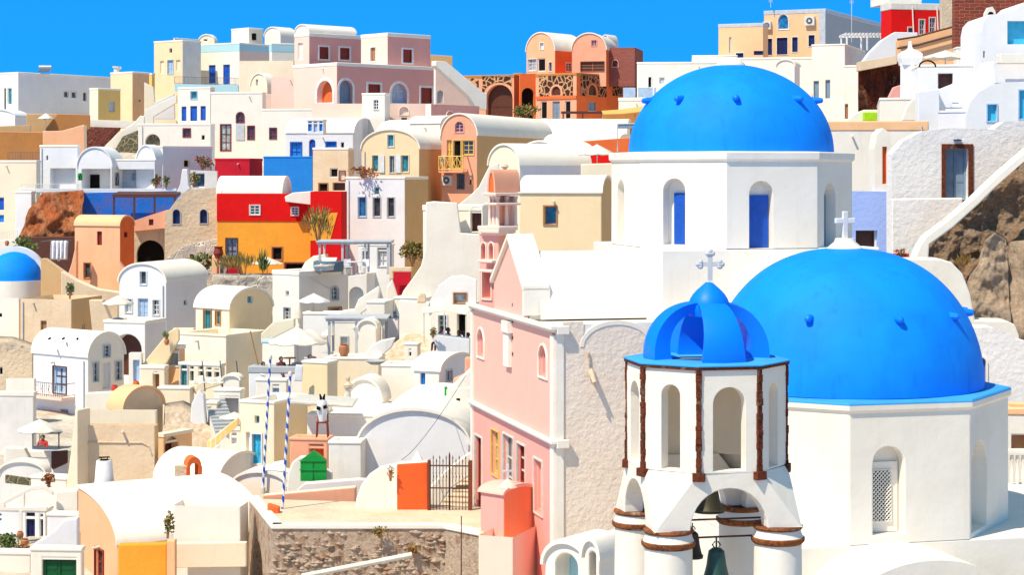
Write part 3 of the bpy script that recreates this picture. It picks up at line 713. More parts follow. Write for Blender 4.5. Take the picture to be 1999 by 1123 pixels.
def clipseg(p, q):
    (x0, y0), (x1, y1) = p, q; t0, t1 = 0, 1; dx, dy = x1-x0, y1-y0
    for pp_, qq in ((-dx, x0-a), (dx, b-x0), (-dy, y0-zl), (dy, zh-y0)):
        if pp_ == 0: continue
        r = qq/pp_
        if pp_ < 0: t0 = max(t0, r)
        else: t1 = min(t1, r)
    return None if t0 >= t1 else ((x0+dx*t0, y0+dy*t0), (x0+dx*t1, y0+dy*t1))
for sgn in (1, -1):
    for k in range(-ny-nx, ny+nx*2):
        H_ = zh-zl; p0 = (a+k*st, zl) if sgn == 1 else (a+k*st, zh); p1 = (p0[0]+H_, p0[1]+sgn*H_)
        s_ = clipseg(p0, p1)
        if s_: m.tube([pl.w(*s_[0], -.32+.012*sgn), pl.w(*s_[1], -.32+.012*sgn)], .017, 'wwhite', 5)
m.tube([pl.w(a, zl, -.32), pl.w(b, zl, -.32), pl.w(b, zh, -.32), pl.w(a, zh, -.32), pl.w(a, zl, -.32)], .03, 'wwhite', 5)
m.build('lattice', fr)
m = MB(); octring(m, c2, [(RO2-.02, zr2-.30), (RO2+.02, zr2-.27), (RO2+.075, zr2-.2), (RO2+.08, zr2-.07)], 'white'); m.build('cornice', C2, smooth=True, ang=30)
m = MB(); octring(m, c2, [(RO2+.081, zr2-.072), (RO2+.082, zr2-.04), (RO2+.05, zr2+.0), (RD2-.3, zr2+.03)], 'rimblue'); m.build('rim', C2, smooth=True, ang=30)
ap2 = RO2*math.cos(R(22.5)); m = MB()
m.box(Vector((c2.x, c2.y, -14.5))-E1*ap2+NN*ap2, E1*(2*ap2+5), -NN*(2*ap2), Z*(14.5+zb2), 'white'); m.build('base', C2, bevel=.04)
m = MB(); q = Vector((c2.x, c2.y, 0))+NN*ap2+E1*(-.62)
rows = [[q+NN*s_+E1*(2.35*math.cos(PI*k/28))+Z*(-11.0+1.38*math.sin(PI*k/28)) for s_ in (0, 2.5)] for k in range(29)]
m.grid(rows, 'roofwhite'); m.face([r_[1] for r_ in rows], 'white'); m.box(q+E1*-2.35+Z*-14, E1*4.7, NN*2.5, Z*3, 'white'); m.build('apse_roof', C2, smooth=True, ang=60)
zt_ = zr2+H2; kx = 0
m = MB(); o = Vector((c2.x+kx*.5, c2.y, 0)); m.lathe(o, [(.52, zt_-.10), (.50, zt_+.03), (.30, zt_+.20), (.27, zt_+.30), (0, zt_+.30)], 'white', 28); m.build('cap', C2, smooth=True)
m = MB(); cz = zt_+.28; hh = zat(413, 54.6)-cz; m.cbox((o.x, o.y, cz), .15, .12, hh, 'greywhite', YAW); m.cbox((o.x, o.y, cz+hh*.56), .60, .115, .15, 'greywhite', YAW); m.build('cross', C2, bevel=.02)
# ---------------------------------------------------------------- belfry
cb = Vector(((1379-HX)/F*42, 42, 0)); RB = 1.73; apb = RB*math.cos(R(22.5)); hwb = RB*math.sin(R(22.5))
zt, zc, zs = zat(724, 40.3), zat(926, 40.3), zat(1036, 40.4)
B = thing('bell_tower', 'white octagonal belfry with open blue ribbed cupola, brown stone strips and arches', 'bell tower', (cb.x, cb.y, -13))
ZW = (zat(757, 40.4), zat(921, 40.4))
mb = MB()
for k in range(8):
    phi = YAW+R(45*k)-R(2.5); 
    N = dirp(phi); U = Vector((math.cos(phi), math.sin(phi), 0)); pl = Pl(cb+N*apb, U, N)
    w = .70 if k % 2 == 0 else .44
    ho = [] if k in (3, 4) else [outl(-w/2+(.0 if k else .0), w/2, ZW[1], ZW[0]-(0 if k % 2 == 0 else -.03), 1)]
    thick(mb, pl, [(-hwb, zc), (hwb, zc), (hwb, zt), (-hwb, zt)], ho, .30, 'white', 'palecream')  # palecream inner faces paint in the warm reflected light
mb.build('octagon_wall', B, bevel=.018)
PB = YAW-R(2.5)
def octb(r, z): return [Vector((cb.x, cb.y, z))+dirp(PB+R(22.5+45*k))*r for k in range(8)]
def ob(mb, prof, mat): mb.grid([octb(r, z) for r, z in prof], mat, True)
for k in range(8):     # stone strips down the corners
    D = dirp(PB+R(22.5+45*k)); m = MB(); T = Vector((D.y, -D.x, 0)); rnd = random.Random(k); z = zc-.02
    while z < zt-.02:
        h = min(rnd.uniform(.10, .2), zt-z); w = rnd.uniform(.10, .145)
        m.box(cb+D*(RB-.085)-T*w/2+Z*z, T*w, D*rnd.uniform(.10, .125), Z*(h-.006), 'redstone'); z += h
    m.box(cb+D*(RB-.09)-T*.13+Z*(zc-.16), T*.26, D*.17, Z*.17, 'redstone')
    m.build('stone_strip', B, bevel=.008)
m = MB(); ob(m, [(RB-.1, zt), (RB+.05, zt+.0), (RB+.06, zt+.06), (RB-.1, zt+.06)], 'redstone'); m.build('stone_band', B)
m = MB(); ob(m, [(RB+.02, zt+.062), (RB+.07, zt+.065), (RB+.075, zt+.09), (RB+.03, zt+.11), (1.0, zt+.13), (.85, zt+.06)], 'rimblue'); m.build('rim', B, smooth=True, ang=30)
m = MB(); ob(m, [(0.01, zt+.03), (RB-.05, zt+.03)], 'wwhite'); ob(m, [(0.01, zt-.06), (RB-.05, zt-.06)], 'wwhite'); m.build('ceiling', B)
# cupola ribs
zt2 = zt+.08; ro = 1.36; ht = zat(588, 42)-zt2
for k in range(4):
    D = dirp(R(11.5+90*k)); T = Vector((D.y, -D.x, 0)); m = MB(); K = 18; rows = []
    for i in range(K+1):
        a = PI/2*i/K*.97; rr = ro*math.cos(a)**.85+.12*(i/K); zz = zt2+ht*math.sin(a); wd = .48-.20*(i/K)
        an = math.atan2(math.sin(a)*1.0, math.cos(a)); ti = .42-.22*i/K
        ri = rr-ti*math.cos(an); zi = zz-ti*math.sin(an)*.9
        def cur(r, w): return D*math.sqrt(max(r*r-w*w, 0.01))
        rows.append([cb+cur(max(rr, wd*1.05), wd)-T*wd+Z*zz, cb+D*max(rr, .3)*1.02+Z*(zz+.01), cb+cur(max(rr, wd*1.05), wd)+T*wd+Z*zz, cb+cur(max(ri, wd*.8), wd*.8)+T*wd*.8+Z*zi, cb+cur(max(ri, wd*.8), wd*.8)-T*wd*.8+Z*zi])
    m.grid(rows, 'ribblue', True); m.face(rows[0], 'ribblue'); m.face(rows[-1], 'ribblue'); m.build('cupola_rib', B, smooth=True, ang=32)
zo = zat(606, 42); ztop = zat(551, 42)
m = MB(); m.lathe((cb.x+.06, cb.y, 0), [(.0, zo-.16), (.42, zo-.12), (.46, zo+.02), (.455, zo+.12), (.41, zo+.24), (.35, zo+.34), (.27, zo+.43), (.18, zo+.51), (.11, zo+.57), (.07, ztop), (0, ztop+.02)], 'ribblue', 32); m.build('cupola_cap', B, smooth=True)
m = MB(); xx = cb.x+.085; zz = ztop-.03; hc = zat(489, 42)-zz; y_ = cb.y
m.cbox((xx, y_, zz), .10, .06, hc*.9, 'palegrey'); m.cbox((xx, y_, zz+hc*.52), .42, .055, .10, 'palegrey')
for (dx, dz) in ((-.21, hc*.52+.04), (.21, hc*.52+.04), (0, hc*.9)):
    for e in ((0, 0), (.045 if dx else 0, 0), (0, .05), (0, -.05) if dx else (.05, 0), (-.05, 0) if not dx else (0, 0)):
        m.lathe((xx+dx+(math.copysign(e[0], dx) if dx else e[0]), y_, zz+dz+e[1]), [(0, -.058), (.05, -.04), (.064, 0), (.05, .04), (0, .058)], 'palegrey', 10)
m.cbox((xx, y_, zz), .16, .1, .05, 'whitepaint'); m.build('cross', B, bevel=.008)
# lower stage: square with arches, corners cut back to the octagon
s = apb; m = MB()
for k in (0, 2, 4, 6):
    phi = PB+R(45*k); N = dirp(phi); U = Vector((math.cos(phi), math.sin(phi), 0)); pl = Pl(cb+N*s, U, N)
    out = [(-s, zs), (-.84, zs)]+[(.84*math.cos(PI-PI*i/16), zs+.86*math.sin(PI*i/16)) for i in range(1, 16)]+[(.84, zs), (s, zs), (hwb, zc), (-hwb, zc)]
    thick(m, pl, out, [], .42, 'white', 'wwhite')
    a = cb+dirp(PB+R(22.5+45*k))*RB+Z*zc; b = cb+dirp(PB+R(67.5+45*k))*RB+Z*zc; q = cb+(N+dirp(phi+PI/2))*s+Z*zs
    qa = q-dirp(phi+PI/2)*.0; m.face([a, b, q], 'white')
m.face(octb(RB, zc-.01)[:], 'wwhite') if False else None
m.build('arched_stage', B, bevel=.02)
for sx in (1, -1):
    for sy in (1, -1):
        N = dirp(PB); T = dirp(PB+PI/2); p = cb+N*sy*(s-.40)+T*sx*(s-.40)
        m = MB(); m.lathe(p, [(.0, zs-.30), (.50, zs-.30), (.515, -9), (.53, -13)], 'white', 28); q = m.build('pier', B, smooth=True, ang=50)
        m = MB(); m.lathe(p, [(.3, zs+.0), (.52, zs+.0), (.535, zs-.04), (.50, zs-.08), (.48, zs-.09)], 'bandstone', 28)
        m.lathe(p, [(.48, zs-.09), (.505, zs-.18), (.54, zs-.25)], 'white', 28)
        m.lathe(p, [(.53, zs-.24), (.57, zs-.255), (.565, zs-.33), (.52, zs-.38), (.50, zs-.39)], 'bandstone', 28); m.build('capital', q, smooth=True, ang=40)
# tie bars
m = MB()
for zz, dd in ((zs-.02+.16-.1, .55), (zs-.30, .75)):
    N = dirp(PB); T = dirp(PB+PI/2); m.tube([cb+N*dd-T*1.25+Z*zz, cb+N*dd+T*1.25+Z*zz], .022, 'iron', 6)
m.build('tie_bar', B)
def bell(label, x, yt, yb, w, d, mat):
    zt, zb = zat(yt, d), zat(yb, d); r = w/2/F*d; h = zt-zb; p = P(x, yb, d)
    root = thing('bell', label, 'bell', (p.x, p.y, zb), 'bronze bells in the belfry'); m = MB()
    m.lathe((p.x, p.y, zb), [(r*.86, 0), (r, .0), (r*1.0, h*.05), (r*.86, h*.16), (r*.70, h*.40), (r*.62, h*.62), (r*.55, h*.76), (r*.32, h*.83), (.0, h*.85)], mat, 28)
    m.lathe((p.x, p.y, zb), [(r*1.01, h*.06), (r*1.03, h*.08), (r*.97, h*.10)], mat, 28); m.build('body', root, smooth=True, ang=30)
    m = MB()
    for k in (-1, 1): m.tube([(p.x+k*r*.1, p.y, zb+h*.82), (p.x+k*r*.28, p.y, zb+h*.92), (p.x+k*r*.1, p.y, zb+h)], r*.06, mat, 6)
    m.tube([(p.x, p.y, zb+h*.8), (p.x, p.y, zb+h*1.1)], r*.07, mat, 6); m.build('crown', root)
    m = MB(); m.tube([(p.x, p.y, zb+h*.5), (p.x, p.y, zb-.03)], [.012, .03], 'iron', 6); m.build('clapper', root)
bell('green bronze bell hanging lowest in the front arch of the belfry', 1399, 1058, 1135, 56, 41.0, 'bronze')
bell('dark bronze bell half hidden beside the left pier of the belfry', 1352, 1028, 1090, 42, 42.2, 'bronzedark')
bell('broad dark bell high up under the crown of the belfry arch', 1384, 940, 1000, 62, 42.0, 'bronzedark')
# low arched vaults at the foot of the belfry
house('small white vault with a deep arched opening left of the belfry foot', 1064, 1149, 1212, 1112, 1180, 50, 35, 'L', 46, ops=[('L', 1084, 1082, 1128, 1178, 'aqua::avR')], name='vaulted_annex', cat='annex', grp=None, ext=1)
house('narrow white vault squeezed between the annex and the belfry piers', 1140, 1170, 1225, 1092, 1180, 47, 35, 'L', 35, ops=[('L', 1150, 1078, 1163, 1170, 'white::avR')], name='vaulted_annex', cat='annex', grp=None, ext=1)
# ================================================================ skyline, left
def ac(root, pl, x0, x1, y0, y1):
    u0, zt = pl.hit(x0, y0); u1, zb = pl.hit(x1, y1); u0, u1 = min(u0, u1), max(u0, u1)
    m = MB(); m.box(pl.w(u0, zb, .02), pl.U*(u1-u0), Z*(zt-zb), pl.N*.35, 'offwhite')
    c = pl.w((u0+u1)/2, (zt+zb)/2, .375); r = min(u1-u0, zt-zb)*.36
    m.tube([c, c+pl.N*.02], r, 'greyiron', 16); m.tube([c+pl.N*.02, c+pl.N*.03], r*.4, 'offwhite', 10)
    m.build('air_conditioner', root, bevel=.01)
house('long white house with shade tinted side wall at the far left edge of the skyline', -70, 36, 218, 141, 250, 215, 35, cl='white', cr='bwhite', ops=[('L', 8, 172, 12, 214, 'glass'), ('L', 15, 172, 23, 204, 'tealglass'), ('R', 125, 178, 134, 190, 'glass:whitepaint:n'), ('R', 140, 179, 149, 191, 'glass:whitepaint:n'), ('R', 163, 180, 170, 197, 'glass')])  # right wall: bluish shade put into its colour
p0 = P(88, 141, 218)
t = thing('solar_water_heater', 'silver solar water heater tank on the far left roof', 'water heater', p0)
m = MB(); m.tube([p0+Vector((-.6, 0, .55)), p0+Vector((.75, 0, .55))], .28, 'steel', 14); m.build('tank', t, smooth=True)
m = MB(); m.box(p0+Vector((-.55, -.9, 0)), Vector((1.2, 0, 0)), Vector((0, .8, .5)), Vector((0, -.02, .05)), 'greyiron')
for x in (-.5, .6): m.tube([p0+Vector((x, 0, -.1)), p0+Vector((x, 0, .5))], .04, 'steel', 6)
m.build('stand', t)
house('small pale house with a yellow side wall below the cream tower block', 175, 192, 236, 172, 262, 206, 38, cl='palecream', cr='yellow', ops=[('R', 213, 197, 225, 218, 'palegrey')])
r_, pL, pR_ = house('cream block with ochre side wall and white chimney pot, left skyline', 216, 259, 292, 140, 262, 212, 38, cl='cream', cr='apricot', ops=[('R', 272, 194, 275, 198, 'dark')])
pc = P(228, 141, 214); m = MB(); m.lathe(pc, [(.3, -.3), (.3, .5), (.45, .55), (.45, .65), (.0, .65)], 'white', 12); m.cbox(pc+Vector((.35, 0, .35)), .3, .3, .25, 'white'); m.build('chimney', r_)
house('lemon coloured strip of wall between two cream blocks', 280, 297, 303, 143, 262, 216, 38, cl='yellow', cr='yellow')
house('tall cream tower house with one pale blue door on the left skyline', 301, 357, 393, 78, 262, 220, 36, cl='cream', cr='greywhite', ops=[('L', 328, 117, 339, 144, 'paleblue:palegrey:dn'), ('L', 313, 119, 320, 143, 'palecream'), ('L', 344, 117, 352, 138, 'palecream'), ('L', 331, 94, 336, 103, 'dark')])  # greywhite right wall is the cream one with shade painted in
house('ochre roof room behind the cream tower house', 340, 342, 390, 74, 100, 226, 36, cl='cream', cr='apricot', name='roof_room', cat='roof room')
house('small cream vaulted dormer between tower house and turquoise band house', 388, 419, 424, 82, 120, 232, 20, 'L', 15, cl='palecream', ops=[('L', 398, 76, 405, 80, 'dark')], name='dormer', cat='dormer')
# turquoise band house
house('white house with turquoise band and two blue doors on its terrace', 391, 468, 530, 83, 210, 222, 34, cl='white', cr='palepink', band=('aqua', 13), ops=[('L', 408, 127, 421, 162, 'blue::d'), ('L', 436, 126, 449, 164, 'blue::d')])
house('white wing with turquoise band and a single blue window', 526, 531, 580, 84, 210, 216, 66, cl='white', cr='white', band=('aqua', 13), depth=4, ops=[('R', 553, 128, 567, 157, 'brightblue::f')])
house('white roof room with a dark opening above the turquoise band house', 452, 486, 514, 54, 90, 228, 45, cl='white', cr='palecream', ops=[('R', 492, 63, 503, 79, 'dark')], name='roof_room', cat='roof room', depth=4)
house('small white vaulted roof room left of the pink mansion', 517, 548, 577, 68, 95, 230, 40, 'L', 16, cl='white', cr='greywhite', name='roof_room', cat='roof room')
slab('pale blue terrace parapet below the two blue doors', [(341, 163), (466, 166), (466, 182), (341, 178)], 214, 341, 0, .5, 'aqua', name='parapet', ext=0, edge='white')
rail('dark blue iron railing along the terrace of the turquoise band house', [(341, 163), (466, 166)], 214, 14, grp='iron railings')
# pink mansion
house('light pink upper storey with white gable, left wing of the mansion', 575, 604, 707, 64, 135, 205, 47, 'flat', 0, cl='palepink', cr='rose', cornice='white', ops=[('R', 624, 91, 642, 115, 'dred:whitepaint'), ('R', 664, 93, 683, 116, 'dred:whitepaint'), ('L', 582, 84, 591, 116, 'white')], par=.35)
house('white hipped roof cap on the left wing of the pink mansion', 577, 604, 695, 60, 68, 206, 47, 'L', 13, cl='white', name='vaulted_roof', cat='roof')
house('pink upper storey with one shade tinted wall, right wing of the mansion', 705, 757, 841, 64, 140, 199, 47, cl='palepink', cr='rose', cornice='white', par=.35, ops=[('L', 724, 92, 734, 119, 'wood:whitepaint'), ('R', 787, 96, 805, 122, 'dred:whitepaint')])  # rose right wall repeats the pink one with painted shade
house('two storey pink mansion wing with arched porch and white window surrounds', 572, 658, 852, 122, 206, 193, 47, cl='palepink', cr='rose', cornice='white', par=.3, depth=10, ops=[('L', 620, 157, 650, 200, 'terracotta:whitepaint:aR'), ('R', 663, 156, 689, 202, 'greyblue:whitepaint:ar'), ('R', 719, 164, 743, 202, 'dred:whitepaint'), ('R', 765, 163, 795, 201, 'paleblue:whitepaint:amr'), ('R', 822, 171, 844, 203, 'dred:whitepaint')])
slab('pink end wall of the mansion under the sloping white stair parapet', [(851, 126), (868, 124), (905, 165), (948, 195), (948, 214), (851, 208)], 194, 851, 25, .5, 'palepink', edge='white', ops=[(854, 176, 866, 201, 'grey::av')])
slab('thick white sloping stair parapet right of the pink mansion', [(851, 118), (872, 120), (944, 180), (951, 182), (950, 215), (930, 210), (918, 190), (851, 128)], 190, 851, 25, 1.1, 'white')
slab('brown timber screen wall behind the pink mansion roof', [(838, 106), (884, 109), (884, 150), (838, 150)], 215, 838, 10, .4, 'tan')
slab('long pale pink terrace wall below the mansion', [(610, 202), (706, 202), (844, 202), (844, 244), (610, 246)], 184, 610, 6, .8, 'palepink', edge='white', ops=[(784, 229, 795, 242, 'wood'), (780, 208, 798, 224, 'palepink:white:anv')], ext=3)
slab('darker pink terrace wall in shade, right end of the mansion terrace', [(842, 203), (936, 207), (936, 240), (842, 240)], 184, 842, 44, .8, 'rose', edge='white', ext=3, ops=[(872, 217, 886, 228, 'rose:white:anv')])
house('small white stair room with one window on the pink terrace wall', 707, 752, 762, 182, 215, 182, 15, cl='white', cr='white', ops=[('L', 730, 195, 739, 213, 'glass::m')], name='stair_room', cat='stair room', depth=3)
house('small white bell gable chapel with curved roof beside the pink mansion', 490, 522, 537, 168, 200, 205, 35, 'L', 25, cl='palecream', cr='white', ops=[('L', 500, 155, 504, 167, 'grey::v')], name='chapel', cat='chapel', ext=1)
slab('plain beige wall between the turquoise band house and the pink terrace', [(508, 183), (616, 186), (616, 215), (508, 213)], 204, 508, 6, .5, 'palepink', ext=2)
house('tall cream bastion wall under the left wing of the pink mansion', 468, 574, 580, 118, 215, 208, 5, cl='palecream', cr='palecream', par=0)
house('pale pink stair bastion beside the arched porch of the mansion', 530, 612, 622, 150, 215, 198, 5, cl='palepink', cr='palepink', par=0)
# white houses below
house('white house with teal window over three blue shuttered doors', 348, 411, 420, 170, 262, 200, 20, cl='white', cr='white', ops=[('L', 373, 178, 385, 193, 'tealglass:paleblue:n'), ('L', 355, 208, 364, 236, 'blue::f'), ('L', 372, 207, 385, 236, 'blue::f'), ('L', 392, 207, 402, 235, 'blue::f')])
r_, pl_, _ = house('large plain white house with red framed door and arched red window', 412, 513, 520, 180, 318, 194, 8, cl='wwhite', cr='white', ops=[('L', 462, 219, 477, 239, 'glass:dred:amn'), ('L', 431, 243, 451, 294, 'paleglass:dred:dmn'), ('L', 484, 246, 497, 272, 'glass:dred:mn')])
m = MB(); u1, zt_ = pl_.hit(461, 243); u0, zb_ = pl_.hit(478, 273); m.box(pl_.w(u0, zb_, .02), pl_.U*(u1-u0), Z*(zt_-zb_), pl_.N*.06, 'palegrey'); m.build('shutter', r_)
house('white house with one red framed window under the beige wall', 512, 611, 618, 213, 320, 190, 5, cl='wwhite', cr='white', ops=[('L', 527, 250, 540, 271, 'glass:dred:mn')])
house('low white house with a small red window and a stone arch', 270, 412, 420, 242, 330, 188, 4, cl='wwhite', cr='bwhite', ops=[('L', 358, 251, 372, 267, 'glass:dred:mn'), ('L', 284, 262, 313, 286, 'oliverubble::avr'), ('L', 394, 264, 400, 273, 'dark')])
for lab, pts, d, mt in (('white sloping parapet of the stair climbing to the cream tower', [(282, 215), (345, 185), (346, 200), (300, 228), (300, 245), (282, 245)], 203, 'white'),
                        ('shaded wall under the upper sloping parapet', [(302, 200), (340, 182), (342, 232), (302, 232)], 206, 'lilac'),
                        ('tall white stair wall stepping down beside the ochre block', [(282, 160), (300, 170), (303, 200), (345, 235), (345, 262), (265, 262), (268, 232), (282, 225)], 209, 'palecream'),
                        ('curved white stair wall descending over olive rubble', [(205, 285), (232, 258), (262, 240), (275, 225), (282, 228), (282, 243), (270, 256), (240, 268), (228, 290), (205, 290)], 198, 'white'),
                        ('white terrace edge above the dark red rubble wall', [(166, 233), (270, 236), (262, 250), (235, 250), (166, 248)], 200, 'wwhite')):
    slab(lab, pts, d, pts[0][0], 4, .7, mt)
slab('dark red rubble retaining wall below the ochre block', [(168, 247), (235, 249), (216, 270), (216, 300), (168, 300)], 199.5, 168, 4, 1.2, 'redrubble', ext=3, name='stone_wall')
slab('olive grey rubble wall beneath the curved white stair', [(226, 290), (240, 266), (270, 254), (270, 292), (226, 300)], 197.5, 226, 4, 1.2, 'oliverubble', ext=3, name='stone_wall')
# far left brown walls
slab('burnt orange terrace wall at the far left edge', [(-30, 256), (86, 258), (86, 312), (-30, 312)], 186, 0, 8, .6, 'brown', edge='peach', ext=3)
slab('brown sloping wall of the far left courtyard', [(84, 258), (112, 222), (176, 224), (176, 250), (150, 262), (84, 290)], 190, 84, 8, .6, 'brown', edge='peach', ext=3)
slab('tan courtyard wall behind the white umbrella on the left', [(52, 222), (112, 222), (86, 258), (52, 258)], 192, 52, 8, .4, 'tan', edge='peach', ext=2)
slab('low rose coloured wall with pale coping at the left edge', [(-20, 247), (60, 244), (60, 262), (-20, 262)], 188, 0, 6, .5, 'tan', edge='white')
house('low white vaulted roof at the far left below the long house', -40, 30, 55, 228, 262, 196, 20, 'L', 14, cl='bwhite', roofc='bwhite')
umbrella('white umbrella in the tan courtyard on the far left', 90, 231, 32, 10, 190, 258)
slab('beige weathered house wall above the left vaulted terrace', [(84, 256), (122, 255), (165, 243), (166, 290), (84, 290)], 183, 84, 6, 2.0, 'peach', edge='palecream', ext=3)
rail('blue railing of the small terrace at the left edge', [(16, 311), (78, 311)], 182, 14, grp='iron railings')
# ================================================================ middle left
house('cream house at the left edge with two blue windows', -30, 72, 80, 314, 560, 158, 6, cl='palecream', cr='white', ops=[('L', -4, 386, 8, 410, 'blue'), ('L', -4, 420, 8, 434, 'brightblue')])
def inner(root, pl, x0, y0, x1, y1, mat, dep, name='door'):
    q = Pl(pl.O-pl.N*dep, pl.U, pl.N); ua, zt_ = q.hit(x0, y0); ub, zb_ = q.hit(x1, y1); m = MB()
    m.box(q.w(min(ua, ub), zb_, .002), q.U*abs(ub-ua), Z*(zt_-zb_), q.N*.06, mat); m.build(name, root)
r_, pl_, _ = house('white house with slit window and glazed veranda, left end of the blue wall terrace', 78, 152, 158, 284, 372, 163, 8, cl='bwhite', cr='lilac', ops=[('L', 91, 304, 94, 313, 'dark'), ('L', 99, 329, 148, 369, 'bwhite::vQ')])
inner(r_, pl_, 103, 336, 110, 360, 'tealglass', 1.4, 'window'); inner(r_, pl_, 122, 341, 131, 369, 'dark', 1.4); inner(r_, pl_, 136, 334, 144, 366, 'palegrey', 1.4)
r_, pl_, _ = house('white vaulted house with pale gable over an open veranda and black door', 152, 219, 240, 325, 372, 162, 12, 'L', 37, cl='bwhite', cr='white', roofc='bwhite', ops=[('L', 160, 330, 216, 369, 'wwhite::vQ')])
inner(r_, pl_, 177, 341, 195, 369, 'dark', 1.4)
r_, pl_, _ = house('concave roofed white house with broad open veranda', 217, 303, 312, 312, 372, 162.5, 5, 'flat', 0, cl='bwhite', cr='lilac', par=.1, ops=[('L', 222, 331, 301, 369, 'palegrey::vQ')])
inner(r_, pl_, 226, 336, 234, 369, 'greyiron', 1.4); inner(r_, pl_, 288, 343, 296, 369, 'dark', 1.4); inner(r_, pl_, 258, 338, 264, 352, 'greyblue', 1.4, 'window')
for x, y0_, y1_, lb in ((157, 338, 352, 'green cloth hanging at the veranda of the black door'), (229, 336, 362, 'dark garment hanging in the broad open veranda')):
    t = thing('hanging_cloth', lb, 'cloth', P(x, y1_, 161)); m = MB(); m.grid([[P(x-4+8*i/6, y0_+(y1_-y0_)*j/5, 161.3+.08*math.sin(i*1.9+j)) for i in range(7)] for j in range(6)], 'green' if x < 200 else 'greyiron'); o = m.build('cloth', t, smooth=True); o.modifiers.new('s', 'SOLIDIFY').thickness = .03
house('white barrel roof running back beside the bluish gable house', 266, 305, 318, 322, 372, 163, 25, 'L', 38, cl='bwhite', cr='lilac', roofc='bwhite')
house('bluish white house with a framed dark window in its shaded wall', 306, 318, 415, 285, 375, 169, 45, cl='bwhite', cr='lilac', ops=[('R', 359, 312, 370, 326, 'dark:palecream:n')])
slab('white veranda parapet with glass screens above the blue wall', [(40, 368), (345, 368), (345, 378), (300, 376), (40, 376)], 158, 40, 0, .4, 'bwhite')
rail('white railing along the left veranda above the orange rock', [(42, 372), (160, 372)], 156.5, 13, 'whitepaint', grp='iron railings')
house('white wall block under the left veranda', 30, 62, 70, 374, 500, 156, 10, cl='bwhite', cr='white')
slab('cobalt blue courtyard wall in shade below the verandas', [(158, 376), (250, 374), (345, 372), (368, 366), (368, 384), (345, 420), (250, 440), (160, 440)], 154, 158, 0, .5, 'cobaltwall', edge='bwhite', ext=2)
t = thing('canopy', 'dark brown timber canopy in front of the cobalt blue wall', 'canopy', P(280, 420, 151)); q = P(220, 378, 151); L = 124/F*151
m = MB(); m.box(q-Z*.3, Vector((L, 0, 0)), Vector((0, 2.2, .2)), Z*.25, 'brownwood'); m.build('roof', t)
for k in range(4):
    m = MB(); m.cbox((q.x+.1+(L-.2)*k/3, q.y+.1, zat(428, 151)), .14, .14, q.z-.3-zat(428, 151), 'brownwood'); m.build('post', t)
slab('white curved stair end with a blue top beside the brown canopy', [(345, 376), (352, 360), (356, 330), (366, 330), (368, 362), (372, 368), (360, 378), (345, 382)], 153, 345, 0, .8, 'bwhite')
bush('rust red potted shrub on the terrace by the bluish gable house', 396, 308, 332, 36, 158, 200, ('redleaf', 'leaf'), leaf=.22)
bush('green and rust shrub beside the grey terrace door', 378, 340, 366, 22, 157, 150, ('dryleaf', 'leaf'), leaf=.2)
bush('green veranda plant next to the bluish house', 325, 346, 370, 14, 158, 90, ('leaf',), leaf=.2)
slab('grey white terrace wall with a dark door right of the bluish house', [(372, 332), (424, 334), (424, 368), (372, 368)], 160, 372, 0, .5, 'greywhite', ops=[(378, 338, 400, 366, 'glass::r')], ext=2)
rail('white iron railing on the small terrace left of the orange rock', [(4, 470), (34, 468)], 150, 18, 'whitepaint', grp='iron railings')
slab('white ledge under the small railing at the left edge', [(-20, 470), (36, 468), (30, 500), (-20, 505)], 150.6, 0, 0, .6, 'white', ext=2)
pot('terracotta planter under the railing at the left edge', 14, 470, 480, 149.4)
bush('green and pink climber at the corner of the concave roofed house', 306, 340, 368, 14, 160.5, 120, ('leaf', 'redleaf'), leaf=.2)
# crimson, blue, beige rooftops
house('crimson house wall behind the white barrel roof', 420, 488, 513, 310, 380, 168, 14, cl='crimson', cr='crimson', roofc='crimson', ext=3)
house('bright blue house wall behind the red house', 515, 611, 618, 306, 400, 166, 3, cl='bluewall', cr='bluewall', roofc='bluewall', par=.1, ext=3)
r_, pl_, _ = house('small beige house with dark windows beside the blue wall', 611, 681, 692, 289, 400, 164, 12, cl='beige', cr='beige', ops=[('L', 645, 329, 660, 346, 'dark'), ('L', 623, 358, 640, 374, 'dark:wood:n'), ('L', 663, 334, 674, 351, 'palepink:dred:n'), ('L', 650, 357, 674, 372, 'brownwood::r')], ext=3)
# white vault with blue shutters
house('long white vaulted house with blue shuttered dormer and blue door arch', 558, 690, 735, 259, 330, 176, 8, 'R', 30, cl='bwhite', cr='lilac', ops=[('L', 568, 278, 589, 305, 'brightblue:blue:mn'), ('L', 604, 272, 616, 306, 'blue::ad'), ('L', 637, 277, 656, 288, 'brightblue:blue:mn'), ('L', 666, 278, 672, 289, 'dark')])
house('white dormer with pale blue shutters on the long vault', 600, 632, 638, 233, 262, 173, 6, cl='bwhite', cr='white', ops=[('L', 602, 236, 609, 256, 'brightblue'), ('L', 613, 236, 620, 258, 'paleblue'), ('L', 624, 236, 630, 256, 'brightblue')], name='dormer', cat='dormer', depth=2, ext=0)
house('white barrel vault reaching back right of the blue shutter house', 735, 800, 862, 268, 300, 178, 30, 'R', 34, cl='white', cr='white')
